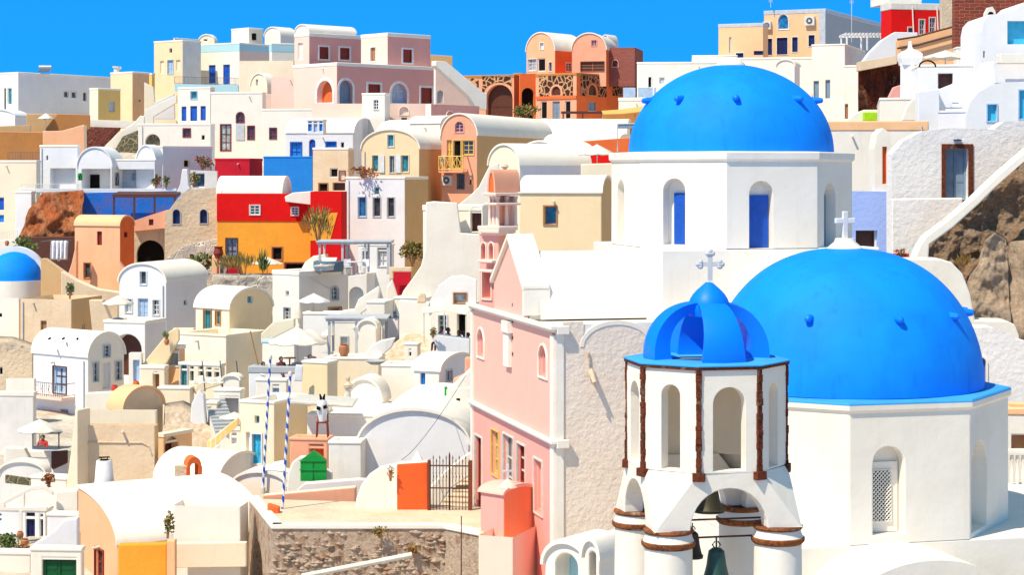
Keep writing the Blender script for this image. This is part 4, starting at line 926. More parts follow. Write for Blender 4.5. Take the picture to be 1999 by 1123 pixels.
# cream vault house
r_, pl_, _ = house('tall cream house with arched gable, white shutters and tan side wall', 706, 819, 866, 290, 520, 150, 12, 'L', 37, cl='cream', cr='tan', ops=[('L', 757, 263, 769, 286, 'tealglass:offwhite:n'), ('L', 727, 303, 739, 335, 'tealglass:cream:n'), ('L', 761, 304, 770, 337, 'glass:offwhite:dn'), ('L', 784, 303, 798, 336, 'tealglass:cream:n')])
m = MB()
for x in (741, 773):
    u1, zt_ = pl_.hit(x, 303); u0, zb_ = pl_.hit(x+10, 337); m.box(pl_.w(u0, zb_, .02), pl_.U*(u1-u0), Z*(zt_-zb_), pl_.N*.07, 'whitepaint')
m.build('shutter', r_)
house('tall white house with three narrow windows and tan side wall', 675, 791, 836, 346, 560, 141, 15, cl='bwhite', cr='tan', ops=[('L', 700, 385, 715, 423, 'blueglass:paleblue:n'), ('L', 729, 386, 743, 423, 'glass:palegrey:n'), ('L', 757, 386, 770, 423, 'glass:palegrey:n'), ('L', 731, 366, 740, 380, 'tealglass')])
bush('row of red flowers along the roof edge of the tall white house', 708, 328, 348, 54, 141.6, 240, ('redleaf', 'redleaf', 'dryleaf'), leaf=.2, name='flower_bed', cat='flowers')
# pink balcony house
r_, pl_, pr_ = house('narrow salmon pink house with arched gable and yellow balcony', 862, 932, 1078, 264, 420, 152, 20, 'L', 42, cl='salmon', cr='tan', ops=[('L', 889, 237, 905, 258, 'glass:rose:amn'), ('L', 873, 274, 882, 328, 'yellowwood::m'), ('L', 886, 274, 900, 328, 'dark:yellowwood:dn'), ('L', 904, 274, 925, 302, 'glass:yellowwood:mn'), ('L', 894, 341, 906, 368, 'glass:greyiron:mn'), ('L', 917, 351, 921, 360, 'dred')])
u1, zz = pl_.hit(866, 334); u0, _z = pl_.hit(913, 334)
m = MB(); m.box(pl_.w(u0, zz-.12, .0), pl_.U*(u1-u0), Z*.12, pl_.N*1.0, 'salmon')
b_ = m.build('balcony', r_)
m = MB(); h_ = 1.15; W_ = u1-u0
for a, c in ((0, 0), (1, 0)):
    pass
pa, pb = pl_.w(u0, zz, .95), pl_.w(u1, zz, .95); q1, q2 = pl_.w(u0, zz, 0), pl_.w(u1, zz, 0)
for s0, s1_ in ((pa, pb), (q1, pa), (q2, pb)):
    m.tube([s0+Z*h_, s1_+Z*h_], .05, 'yellowwood', 6); m.tube([s0+Z*.12, s1_+Z*.12], .04, 'yellowwood', 6)
for k in range(4):
    a = pa+(pb-pa)*k/4; c = pa+(pb-pa)*(k+1)/4
    m.tube([a, a+Z*h_], .045, 'yellowwood', 6); m.tube([a+Z*.12, c+Z*h_], .03, 'yellowwood', 6); m.tube([a+Z*h_, c+Z*.12], .03, 'yellowwood', 6)
m.tube([pb, pb+Z*h_], .045, 'yellowwood', 6); m.build('balustrade', b_)
ac(r_, pl_, 866, 884, 342, 362); ac(r_, pl_, 864, 872, 304, 321)
# white roofs of the centre
house('second low white barrel roof nearest the coral red wall', 1062, 1205, 1235, 284, 310, 150, 8, 'R', 24, cl='white', cr='white')
house('low white vault just left of the salmon gable', 800, 860, 905, 240, 290, 168, 30, 'R', 14, cl='white', cr='white')
house('long low white roof in front of the orange stone mansion', 925, 1222, 1250, 266, 300, 172, 6, 'R', 36, cl='white')
house('white barrel vaulted house with scalloped gable left of the blue dome', 955, 1015, 1152, 322, 420, 120, 52, 'L', 40, cl='palecream', cr='lilac', ops=[])
house('white vault with two drain holes between the roof terraces', 1020, 1090, 1160, 300, 340, 126, 40, 'L', 24, cl='white')
house('pale yellow house with a single deep window beside the pink bell tower', 1015, 1175, 1196, 376, 500, 92, 8, 'R', 30, cl='cream', cr='tan', ops=[('L', 1063, 403, 1086, 438, 'blueglass:wood:nr')], lip=.05)
slab('beige strip wall beyond the yellow house, next to the dome', [(1135, 320), (1200, 318), (1200, 345), (1135, 345)], 104, 1135, 0, .5, 'palecream', ext=3)
slab('long coral red wall behind the roofs left of the blue dome', [(1090, 283), (1140, 275), (1235, 268), (1235, 300), (1150, 300), (1120, 292)], 138, 1090, 0, .5, 'terracotta', edge='salmon', ext=2)
house('low coral room with a bright red front below the beige umbrella', 1140, 1195, 1230, 300, 330, 128, 15, cl='red', cr='terracotta', roofc='salmon', par=.1)
umbrella('beige umbrella over the red terrace left of the blue dome', 1166, 300, 72, 18, 122, 330)
house('white house front with wooden door in an arched porch', 826, 942, 962, 402, 640, 110, 14, cl='wwhite', cr='white', ops=[('L', 919, 403, 941, 452, 'brownwood:white:adnr')], par=.3, ext=2)
slab('white stepped wall climbing beside the salmon house', [(895, 400), (920, 380), (935, 365), (945, 345), (955, 325), (975, 318), (975, 420), (895, 420)], 116, 895, 0, .6, 'wwhite')
# ================================================================ orange and red houses, caves
def rockmass(label, x0, x1, top, bot, d, mat, amp=.8, lean=.5, name='rock_outcrop', cat='rock', dep=4, seed=0, nx=46, ny=34):
    """solid rock: a relief front between the pixel rows top(x) and bot(x), leaning back, closed behind"""
    rows = []; L = lambda tb, x: next((a[1]+(b[1]-a[1])*(x-a[0])/(b[0]-a[0]) for a, b in zip(tb, tb[1:]) if a[0] <= x <= b[0]), tb[-1][1])
    for j in range(ny+1):
        r = []
        for i in range(nx+1):
            x = x0+(x1-x0)*i/nx; yt, yb = L(top, x), L(bot, x); t = j/ny; y = yb+(yt-yb)*t
            q = P(x, y, d); nz = noise.fractal(Vector((q.x*.5+seed, q.z*.45, seed*1.7)), 1.0, 2.0, 6); 
            dd = lean*t*(yb-yt)/F*d+nz*amp*1.2
            r.append(Vector((q.x+nz*.15, d+dd, q.z)))
        rows.append(r)
    c = P((x0+x1)/2, (L(bot, (x0+x1)/2)), d)
    root = thing(name, label, cat, c); m = MB(); m.grid(rows, mat)
    sc_ = 1+dep/d; back = [Vector((v.x*sc_, v.y+dep, v.z)) for v in rows[-1]]; m.grid([rows[-1], back, [Vector((v.x*sc_, v.y+dep, v.z-1)) for v in rows[0]]], mat)
    m.build('rock', root, smooth=True, ang=180); return root
rockmass('weathered orange brown rock outcrop over the cave at left', 38, 160, [(38, 470), (60, 400), (75, 378), (160, 372)], [(38, 474), (90, 470), (160, 468)], 151, 'orangerock', .8, .3, seed=3)
slab('dark red cave room wall under the orange rock', [(40, 462), (150, 462), (150, 560), (40, 560)], 149.5, 40, 0, .5, 'brownwood', ext=2)
bush('dark green bush at the mouth of the cave', 52, 462, 500, 42, 146, 260, ('leaf',), leaf=.25)
t = thing('hanging_laundry', 'white sheets hanging to dry at the cave mouth', 'laundry', P(116, 507, 144))
m = MB(); rows = []
for j in range(9):
    y = 470+37*j/8; rows.append([P(98+34*i/24+(1-j/8)*2, y+(3 if 10 < i < 14 else 0)*j/8, 144+.16*math.sin(i*1.15)*(.3+j/8)) for i in range(25)])
m.grid(rows, 'whitecloth'); o = m.build('sheet', t, smooth=True, ang=80); o.modifiers.new('s', 'SOLIDIFY').thickness = .02
m = MB(); m.tube([P(80, 472, 144), P(110, 468, 144), P(140, 470, 144)], .025, 'greyiron', 5); m.build('line', t)
# orange house
house('rounded peach and orange house with narrow dark window', 146, 235, 263, 441, 600, 136, 22, 'R', 18, cl='peach', cr='terracotta', roofc='apricot', ops=[('L', 190, 452, 199, 479, 'dred'), ('L', 165, 514, 177, 543, 'glass:wood:n'), ('R', 243, 453, 250, 463, 'dred')], lip=.02)
slab('flared peach buttress at the foot of the orange house', [(130, 545), (140, 515), (150, 470), (150, 560), (130, 560)], 135.5, 130, 0, .6, 'peach')
slab('flared peach buttress right of the orange house', [(232, 600), (233, 510), (246, 528), (262, 545), (262, 600)], 135, 232, 0, .6, 'peach')
slab('orange bridge wall with one window between orange and beige houses', [(258, 432), (300, 418), (326, 410), (326, 445), (258, 452)], 140, 258, 0, 1.2, 'salmon', edge='apricot', ops=[(291, 428, 300, 440, 'dred')])
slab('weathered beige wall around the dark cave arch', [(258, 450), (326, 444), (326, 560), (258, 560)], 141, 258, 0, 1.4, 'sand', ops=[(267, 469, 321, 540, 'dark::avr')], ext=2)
slab('tan house wall with two small arched windows and a curved top', [(322, 560), (322, 418), (332, 408), (345, 390), (358, 376), (375, 370), (426, 366), (426, 560)], 139.5, 322, 0, 5, 'sand', ops=[(338, 409, 352, 437, 'navy:grey:an'), (391, 409, 405, 436, 'navy:grey:an')], name='house', cat='house', grp=HOUSEGROUP, ext=2, edge='palecream')
rockmass('pale whitewashed rubble footing below the tan house', 326, 424, [(326, 505), (360, 480), (424, 465)], [(326, 560), (424, 560)], 138.8, 'palerubble', .15, .12, seed=9, dep=1, name='rubble_footing')
# red and orange house
r_, pl_, pr_ = house('large house painted red above and orange below', 424, 612, 640, 378, 560, 137, 4, cl='orange', cr='red', roofc='red', par=0, ext=2,
      ops=[('L', 442, 466, 463, 502, 'greyblue:brownwood:mn'), ('L', 532, 483, 551, 508, 'dark:wood:n'), ('L', 556, 513, 600, 535, 'dark:wood:n')])
m = MB(); zt_ = pl_.hit(500, 378)[1]; zb_ = pl_.hit(500, 432)[1]; LU_ = pl_.hit(424, 400)[0]
holes = []
for x0, y0, x1, y1 in ((489, 401, 508, 419), (570, 405, 583, 420)):
    holes.append(outl(pl_.hit(x1, y0)[0], pl_.hit(x0, y0)[0], pl_.hit(x0, y1)[1], pl_.hit(x0, y0)[1]))
thick(m, pl_, [(0, zb_), (LU_, zb_), (LU_, zt_+.01), (0, zt_+.01)], holes, .05, 'red', n=.055); m.build('upper_wall', r_)
for h_ in holes: opening(r_, Pl(pl_.O+pl_.N*.06, pl_.U, pl_.N), h_[0][0], h_[1][0], h_[0][1], h_[2][1], 'glass:offwhite:mn', .04)
house('white barrel roof lying on the red house', 427, 548, 566, 380, 386, 138.5, 10, 'R', 34, cl='white', cr='greywhite', ext=0, lip=.15)
slab('white sloping roof edge beside the barrel roof of the red house', [(556, 384), (572, 376), (612, 373), (608, 400), (558, 394)], 136, 556, 0, 4, 'roofwhite')
r_, pl_, pr_ = house('tall red end wall with an orange triangle beside the white house', 606, 668, 678, 374, 560, 134.5, 5, cl='red', cr='red', roofc='red', par=0, ext=2, depth=3)
m = MB(); q = [pl_.hit(*p) for p in ((606, 470), (606, 418), (660, 415), (645, 470))]; thick(m, pl_, q, [], .03, 'orange', n=.035); m.build('painted_patch', r_)
bush('tall dry golden agave stalks before the red end wall', 622, 412, 474, 50, 131, 380, ('dryleaf', 'dryleaf', 'leaf'), leaf=.2, blades=True, name='shrub')
bush('dry golden grasses on the terrace of the orange house', 478, 508, 540, 95, 129, 420, ('dryleaf', 'dryleaf', 'leaf'), leaf=.22, blades=True)
bush('green cactus like plant beside the small beige umbrella', 513, 507, 540, 12, 128.5, 70, ('leaf',), leaf=.3, blades=True)
bush('dark golden bush at the corner of the tan house', 392, 500, 565, 50, 132, 380, ('dryleaf', 'leaf'), leaf=.3)
bush('golden brown bush at the foot of the tan side wall', 806, 476, 520, 44, 126, 420, ('dryleaf', 'dryleaf', 'leaf'), leaf=.25)
umbrella('small beige umbrella on the terrace of the orange house', 522, 514, 62, 12, 130, 540)
t = thing('jar', 'dark red water jar on the orange house terrace', 'jar', P(427, 505, 130)); m = MB(); m.lathe(P(427, 505, 130), [(0, 0), (.2, 0), (.34, .35), (.25, .7), (.32, .8), (0, .8)], 'dred', 16); m.build('body', t, smooth=True)
slab('red terrace wall with pale frame left of the golden grasses', [(424, 500), (470, 508), (470, 542), (424, 542)], 132, 424, 0, .4, 'crimson', ops=[(430, 512, 441, 540, 'paleglass:offwhite:n')])
slab('narrow orange gate pier beside the dark bush', [(414, 500), (424, 500), (424, 545), (414, 545)], 131, 414, 0, .5, 'apricot')
rockmass('pale craggy retaining wall below the golden grasses', 412, 538, [(412, 540), (538, 540)], [(412, 585), (538, 585)], 127, 'palerubble', .3, .15, seed=5, name='stone_wall', cat='wall')
# ================================================================ blue dome at left
c3 = P(28, 549, 134); t = thing('domed_chapel', 'small chapel with low blue dome and white arched hood at the left edge', 'chapel', (c3.x, c3.y, c3.z-4)); 
m = MB(); m.lathe((c3.x, c3.y, 0), [(1.9, c3.z+.05), (1.88, c3.z+.4), (1.72, c3.z+.95), (1.35, c3.z+1.45), (.8, c3.z+1.85), (.3, c3.z+2.0), (0, c3.z+2.03)], 'domeblue', 48); m.build('dome', t, smooth=True)
m = MB(); m.lathe((c3.x, c3.y, 0), [(1.8, c3.z+.08), (2.02, c3.z+.08), (2.02, c3.z), (1.98, c3.z-6)], 'white', 48); m.build('drum', t, smooth=True, ang=30)
plc = Pl(c3+Vector((-.3, 1.2, 0)), Vector((1, 0, 0)), Vector((0, -1, 0)))
m = MB(); zz = c3.z+.1; o_ = [(2.2*math.cos(PI*k/24), zz+2.25*math.sin(PI*k/24)) for k in range(25)]; i_ = [(1.75*math.cos(PI*k/24), zz+1.85*math.sin(PI*k/24)) for k in range(24, -1, -1)]
thick(m, plc, o_+i_, [], .6, 'bwhite'); m.build('arched_hood', t)
slab('brown shaded wall right of the small blue dome', [(80, 505), (90, 505), (132, 535), (132, 590), (80, 590)], 131, 80, 0, .6, 'tan', edge='beige', ext=2)
slab('curved beige wall sweeping below the orange house', [(120, 530), (150, 548), (190, 565), (238, 572), (238, 640), (120, 600)], 129, 120, 0, 1.0, 'beige', edge='palecream', ext=2)
house('plain whitewashed wall at the left edge under the blue dome', -20, 38, 42, 583, 700, 124, 8, cl='wwhite', cr='beige', ops=[('L', -3, 612, 4, 620, 'dark')], par=0)
house('weathered beige house with one tan shuttered opening', 40, 140, 200, 585, 700, 121, 14, cl='beige', cr='tan', ops=[('L', 80, 627, 91, 645, 'wood'), ('R', 162, 633, 167, 652, 'dark')], par=0, roofc='beige')
slab('sloping beige buttress between the shaded wall and white house', [(174, 586), (200, 586), (222, 640), (222, 670), (186, 670)], 119, 174, 0, .8, 'beige', ext=1)
bush('small potted green shrub on the beige roof', 137, 556, 584, 14, 122, 120, ('leaf',), leaf=.18)
# white vault house F1
r_, pl_, pr_ = house('white vaulted house with shade tinted side wall and pale blue door', 233, 325, 405, 551, 640, 120, 20, 'L', 35, cl='bwhite', cr='lilac', ops=[('L', 274, 530, 286, 555, 'glass:whitepaint:n'), ('L', 270, 584, 289, 625, 'paleblue::d'), ('L', 299, 586, 311, 615, 'glass:whitepaint:mn'), ('L', 245, 584, 258, 610, 'paleglass:whitepaint:n'), ('R', 360, 586, 366, 596, 'dark')])  # lilac right wall is white with shade in its colour
house('white terrace block with a wide shaded arch under the vaulted house', 203, 284, 325, 628, 735, 115, 18, cl='bwhite', cr='lilac', ops=[('L', 221, 653, 277, 735, 'brownwood::avR')], ext=2)
umbrella('white umbrella on the terrace of the house with shade tinted side wall', 231, 592, 62, 15, 116, 624)
# F3
r_, pl_, pr_ = house('white barrel vaulted house with iron balcony and four roof drains', 65, 172, 243, 698, 880, 106, 38, 'R', 44, cl='bwhite', cr='white', roofc='roofwhite', ops=[('L', 105, 717, 130, 768, 'paleblue:brownwood:dmn'), ('L', 118, 800, 133, 819, 'paleblue::m'), ('R', 203, 675, 215, 697, 'glass:palegrey:mn'), ('R', 182, 709, 192, 745, 'glass:palegrey:mn'), ('R', 201, 708, 217, 760, 'lilac::d'), ('R', 226, 706, 237, 742, 'glass:palegrey:mn')])
u1, zz = pl_.hit(70, 767); u0, _z = pl_.hit(146, 767); m = MB(); m.box(pl_.w(u0, zz-.15, 0), pl_.U*(u1-u0), Z*.15, pl_.N*.9, 'palepink'); b_ = m.build('balcony', r_)
m = MB()
for k in range(19):
    q = pl_.w(u0+(u1-u0)*k/18, zz, .86); m.tube([q, q+Z*.75], .014, 'greyiron', 5)
    if k % 3 == 0: m.tube([q+Z*.2-pl_.U*.06, q+Z*.4+pl_.U*.06, q+Z*.6-pl_.U*.06], .02, 'greyiron', 5)
for h_ in (.1, .75): m.tube([pl_.w(u0, zz+h_, 0), pl_.w(u0, zz+h_, .86), pl_.w(u1, zz+h_, .86), pl_.w(u1, zz+h_, 0)], .02, 'greyiron', 5)
m.build('railing', b_)
for x in (97, 124, 152, 180):
    q = P(x, 661, 107.0)
    m = MB(); m.tube([q+Vector((0, .2, 0)), q+Vector((.0, -.12, -.02))], .06, 'dark', 8); m.build('drain', r_)
rockmass('rubble topped stone roof at the left edge', -20, 72, [(-20, 668), (20, 670), (72, 688)], [(-20, 700), (72, 705)], 112, 'beigerock', .25, .3, seed=7, name='stone_roof', cat='roof')
house('ochre rough stone house below the rubble roof, left edge', -20, 64, 70, 690, 760, 111, 10, cl='sand', cr='tan', ops=[('L', -2, 718, 5, 732, 'dark')], par=0, roofc='beige')
house('white garden wall at the left edge in front of the ochre house', 12, 68, 72, 740, 800, 104, 8, cl='white', cr='white', par=0)
house('large plain shaded beige wall at the left edge', -40, 66, 72, 768, 900, 98, 6, cl='greywhite', cr='greywhite', roofc='white')
# F5 stair house and cream vault
r_, pl_, pr_ = house('peach stair house with glass panel and outside steps', 318, 351, 362, 676, 800, 104, 25, cl='apricot', cr='apricot', ops=[('L', 330, 686, 349, 714, 'paleglass:palecream:n')], ext=2, depth=3)
house('peach house front with a dark arched doorway at its corner', 274, 322, 330, 716, 810, 103, 10, cl='palecream', cr='palecream', ops=[('L', 299, 726, 311, 762, 'wood::avr')], ext=2)
steps('peach outside steps climbing to the cream house', 283, 716, 342, 640, 104.5, 113, 12, 1.2, 'palecream')
slab('sloping peach parapet along the outside steps', [(276, 715), (330, 648), (345, 640), (350, 645), (350, 665), (322, 718), (276, 722)], 103.8, 276, 0, .3, 'cream')
pot('clay plant pot on the peach stair house', 326, 662, 674, 103.5); bush('spiky green plant in the clay pot on the stair house', 326, 656, 664, 9, 103.5, 50, ('leaf',), leaf=.12, blades=True)
r_, pl_, pr_ = house('cream barrel vaulted house with teal door and small teal gable window', 382, 448, 532, 604, 720, 110, 40, 'R', 38, cl='palecream', cr='cream', roofc='white', ops=[('L', 399, 606, 413, 650, 'teal:wood:dn'), ('L', 422, 608, 431, 634, 'tealglass:wood:n'), ('R', 484, 578, 494, 592, 'tealglass')])
house('long low cream annex below the vaulted house', 345, 442, 520, 655, 770, 106, 30, cl='wwhite', cr='palecream', par=.12, roofc='palecream')
house('low cream row of four glazed doors', 350, 432, 440, 712, 800, 102, 20, cl='palecream', cr='palecream', ops=[('L', 354, 713, 366, 760, 'teal:palegrey:dn'), ('L', 371, 716, 378, 745, 'glass'), ('L', 388, 715, 397, 735, 'glass'), ('L', 403, 718, 413, 738, 'glass'), ('L', 419, 721, 428, 738, 'glass')], par=.1)
# ================================================================ centre terraces
house('white house with arched teal window and terrace above it', 532, 584, 684, 531, 640, 118, 42, cl='white', cr='greywhite', ops=[('L', 558, 569, 564, 580, 'paleglass'), ('L', 555, 601, 567, 625, 'glass:palegrey:mn'), ('R', 647, 559, 661, 586, 'tealglass:palegrey:amn'), ('R', 642, 601, 666, 620, 'dark:wood:n')], par=.25)
house('white wing with a deep round arched recess', 678, 690, 735, 538, 650, 121, 20, cl='white', cr='bwhite', ops=[('R', 692, 558, 712, 620, 'greywhite::avr')] if False else [], par=.1, depth=4)
slab('white wall with a tall round arched recess beside the teal window', [(680, 540), (716, 536), (716, 640), (680, 640)], 117, 680, 0, .7, 'white', ops=[(682, 560, 710, 630, 'greywhite::avr')], ext=2)
pergola('grey white terrace pergola with glass roof in front of the tall white house', 622, 760, 474, 536, 119, 3.0, 'palegrey', 4, slats=False)
r_, pl_, pr_ = house('white shower room with louvred panels under the terrace pergola', 700, 762, 770, 478, 560, 124, 8, cl='bwhite', cr='bwhite', ops=[('L', 708, 486, 718, 520, 'glass::n'), ('L', 738, 484, 756, 520, 'whitepaint:palegrey:mn')], par=.1, depth=2)
t = thing('table', 'small white round table with chairs under the terrace pergola', 'table', P(695, 535, 118)); q = P(695, 535, 118)
m = MB(); m.lathe(q, [(0, .72), (.55, .72), (.55, .76), (0, .76)], 'whitepaint', 20); m.build('tabletop', t); m = MB(); m.lathe(q, [(.25, 0), (.05, .05), (.04, .72)], 'palegrey', 12); m.build('leg', t)
def chair(label, x, y, d, a=0, mat='whitepaint', grp='terrace chairs'):
    q = P(x, y, d); t = thing('chair', label, 'chair', q, grp); U = Vector((math.cos(a), math.sin(a), 0)); V = Vector((-U.y, U.x, 0))
    m = MB(); m.box(q-U*.22-V*.22+Z*.43, U*.44, V*.44, Z*.04, mat); m.build('seat', t, bevel=.01)
    m = MB(); m.box(q-U*.22+V*.2+Z*.5, U*.44, V*.03, Z*.42, mat); m.build('backrest', t, bevel=.01)
    for i in (-1, 1):
        for j in (-1, 1):
            m = MB(); c = q+U*.19*i+V*.19*j; m.tube([c, c+Z*.44], .02, mat, 5); m.build('leg', t)
chair('white terrace chair left of the small round table', 680, 536, 117.6, .3); chair('white terrace chair right of the small round table', 712, 536, 117.8, -.4)
t = thing('hot_tub', 'round grey green hot tub on the white terrace', 'hot tub', P(640, 532, 119)); q = P(642, 530, 119)
m = MB(); m.lathe(q, [(.85, 0), (.95, .3), (.92, .62), (.8, .66), (.75, .5), (0, .5)], 'slate', 32); m.build('shell', t, smooth=True)
for i, x in enumerate((612, 624)):
    q = P(x, 529, 116.8); t = thing('sun_lounger', ('cream sun lounger nearest the terrace edge', 'cream sun lounger beside the hot tub')[i], 'sun lounger', q, 'sun loungers on the white terrace')
    m = MB(); m.box(q+Z*.25, Vector((.5, .1, 0)), Vector((.3, 1.3, 0)), Z*.08, 'cloth'); m.box(q+Vector((.3, 1.3, .25)), Vector((.5, .1, 0)), Vector((.1, .4, .4)), Z*.08, 'cloth'); m.build('mattress', t)
    m = MB(); m.box(q+Vector((.03, .1, 0)), Vector((.44, .08, 0)), Vector((.28, 1.1, 0)), Z*.24, 'palegrey'); m.build('frame', t)
slab('rounded white windbreak wall on the terrace by the loungers', [(585, 532), (596, 512), (612, 500), (640, 496), (640, 532)], 120.5, 585, 0, .4, 'white')
umbrella('white umbrella in front of the arched teal window', 613, 588, 64, 15, 113, 640, mat='whitecloth')
t = thing('folded_umbrella', 'closed cream umbrella beside the white house', 'umbrella', P(583, 632, 112.5)); q = P(583, 632, 112.5)
m = MB(); m.lathe(q, [(.03, 0), (.03, .25), (.22, .3), (.2, .7), (.09, 1.2), (0, 1.35)], 'cloth', 12); m.build('canopy', t, smooth=True)
# white hill mass under it
house('white terrace block with lilac parapet below the dark window', 592, 690, 700, 612, 700, 111, 8, cl='bwhite', cr='white', roofc='white', par=.12)
house('low white plunge pool block with a pale aqua inner wall', 512, 575, 610, 668, 750, 104, 30, cl='white', cr='lilac', roofc='aqua', par=.15)
slab('sloping white and aqua parapet above the plunge pool', [(510, 652), (535, 628), (575, 622), (575, 640), (528, 664), (510, 672)], 107, 510, 0, .7, 'palecream')
slab('folded white ramp wall climbing to the round recess', [(655, 620), (668, 608), (692, 605), (700, 585), (738, 560), (742, 566), (738, 590), (706, 612), (700, 625), (655, 628)], 110, 655, 0, 1.2, 'white')
slab('steep white stair parapet above the front pergola', [(704, 618), (740, 590), (745, 592), (745, 600), (712, 625), (704, 625)], 108.5, 704, 0, .3, 'palegrey')
house('broad white wall behind the front pergola', 640, 770, 780, 628, 740, 107, 5, cl='white', cr='white', par=.1, ops=[('L', 666, 658, 679, 690, 'greywhite:palegrey:n')])
pergola('weathered grey timber pergola on the middle terrace', 640, 752, 624, 694, 101, 2.4, 'palegrey', 3, slats=False)
house('grey white chimney tower with flat cap right of the front pergola', 758, 778, 784, 618, 680, 103, 12, cl='lilac', cr='white', name='chimney', cat='chimney', depth=.8, roofc='greyblue', par=.1)
t = thing('lantern', 'small lantern standing on the grey chimney tower', 'lantern', P(771, 617, 103)); q = P(771, 617, 103); m = MB(); m.cbox(q, .18, .18, .22, 'greyiron'); m.lathe(q+Z*.22, [(.14, 0), (0, .12)], 'greyiron', 8); m.build('body', t)
house('tall smooth white wall under the salmon house, centre', 770, 832, 845, 582, 700, 108, 14, cl='white', cr='white', par=.1, ops=[('L', 812, 612, 817, 618, 'dark')])
slab('wide white slope wall sweeping down from the arched porch', [(775, 600), (788, 568), (805, 545), (822, 520), (830, 490), (832, 395), (846, 393), (893, 396), (900, 455), (940, 458), (940, 600)], 109, 775, 0, .8, 'wwhite')
slab('smooth white pale vault wall above the cafe', [(838, 590), (855, 560), (880, 542), (905, 540), (930, 548), (930, 600), (838, 600)], 99, 838, 0, 1.5, 'bwhite', ops=[(887, 573, 910, 592, 'paleglass:wood:n')])
slab('white wall with round corner ball ornament, left of the cafe', [(780, 586), (842, 590), (842, 680), (780, 680)], 100.5, 780, 0, .5, 'white', ext=2)
slab('dark red recess under a stone lintel, right of the upper pergola', [(766, 530), (802, 530), (802, 600), (766, 600)], 113, 766, 0, .4, 'crimson')
slab('beige stone lintel above the dark red recess', [(760, 522), (804, 522), (804, 531), (768, 531), (768, 545), (760, 545)], 112, 760, 0, .5, 'beige')
slab('white triangular wall tips in front of the dark red recess', [(752, 600), (756, 560), (766, 545), (778, 585), (800, 560), (800, 600)], 111.5, 752, 0, .5, 'white')
slab('low white curved wall left of the seating terrace', [(376, 765), (385, 750), (410, 740), (432, 735), (432, 752), (405, 760), (385, 772)], 99.5, 376, 0, .3, 'palecream')
house('little white block with a pale grey door under the seating terrace', 500, 560, 566, 742, 800, 93.5, 8, cl='white', cr='lilac', par=.1, ops=[('L', 533, 752, 545, 790, 'paleblue::d')])
slab('white towel draped over the seating terrace wall', [(578, 712), (592, 714), (590, 745), (574, 745)], 92.8, 578, 0, .1, 'whitecloth', name='towel', cat='towel')
slab('beige rounded parapet corner with ball finial above the cafe', [(814, 592), (816, 578), (822, 572), (829, 574), (832, 580), (832, 592)], 98.4, 814, 0, .5, 'beige')
house('small white stepped block between ramp wall and smooth wall', 716, 752, 770, 590, 640, 106.5, 10, cl='white', cr='white', par=.1)
house('tiny white block with round top behind the clay jug', 700, 735, 745, 640, 690, 100, 8, 'L', 14, cl='white', cr='white')
umbrella('small pale umbrella folded half open near the front pergola', 640, 654, 30, 10, 103, 690)
# cafe
house('white cafe house with dark doorway and tiled edge', 838, 920, 935, 598, 700, 98.5, 6, cl='white', cr='white', ops=[('L', 856, 616, 872, 648, 'tealglass:whitepaint:mnr'), ('L', 893, 614, 909, 656, 'dark::dr')], par=.1, ext=3)
t = thing('awning', 'cream fabric awning over the cafe terrace', 'awning', P(870, 612, 96)); 
m = MB(); a, b = P(825, 600, 97), P(920, 596, 97); 
m.grid([[a, P(870, 594, 97.6), b], [P(826, 612, 94.5), P(868, 607, 94.8), P(912, 614, 94.5)]], 'cloth'); o = m.build('canopy', t); o.modifiers.new('s', 'SOLIDIFY').thickness = .03
for x in (828, 868, 910):
    m = MB(); m.tube([P(x, 610, 94.6), P(x, 668, 94.6)], .03, 'offwhite', 6); m.build('post', t)
slab('cafe terrace wall with pale blue and white facets', [(840, 652), (918, 662), (918, 700), (858, 694), (850, 672)], 94, 840, 0, .7, 'bwhite', edge='greyblue', ext=0)
for i, (x, y) in enumerate(((863, 637), (875, 640), (897, 645), (906, 648), (914, 650))):
    person(('seated guest in a dark red top at the left of the cafe terrace', 'seated guest in navy beside the dark red top', 'seated cafe guest in navy near the dark doorway', 'seated cafe guest in dark red near the pink wall', 'rightmost seated cafe guest against the pink wall')[i], x, y, 95.2+i*.15, 'shirt' if i % 2 == 0 else 'shirtb', PI*.6 if i % 2 else PI*1.3)
rockmass('sandy bedrock slope between the pergola and the cafe', 700, 850, [(700, 738), (745, 700), (790, 664), (812, 660), (850, 695)], [(700, 748), (850, 748)], 97, 'beigerock', .15, 1.6, seed=2, name='rock_slope')
slab('grey curved stair wall sweeping down right of the clay jug', [(672, 697), (712, 696), (725, 675), (745, 665), (772, 660), (766, 678), (735, 705), (700, 724), (672, 722)], 96.5, 672, 0, .5, 'greywhite', edge='white')
pot('large terracotta jug standing on the beige parapet', 672, 672, 697, 96.3, name='jug', cat='jug')
t = thing('bowl', 'small dark boat shaped bowl on the sandy slope', 'bowl', P(734, 710, 93)); m = MB(); m.lathe(P(734, 713, 93), [(0, 0), (.25, .03), (.5, .2), (.46, .22), (.2, .08), (0, .06)], 'grey', 20); m.build('body', t, smooth=True)
umbrella('large cream umbrella with scalloped rim on the middle terrace', 582, 667, 116, 27, 97, 712)
umbrella('second cream umbrella just behind the scalloped one', 606, 660, 66, 18, 101, 700)
for i, (x, y, mt) in enumerate(((549, 697, 'shirt'), (605, 693, 'shirt'), (514, 707, 'cloth'))):
    person(('seated person in dark red left of the large cream umbrella pole', 'seated person in dark red right of the large cream umbrella pole', 'seated person in beige beside the tall leaning stick')[i], x, y, 95.5, mt, PI*.8)
house('white seating terrace under the large cream umbrella', 486, 592, 600, 718, 800, 95, 6, cl='bwhite', cr='white', par=.3, roofc='grey')
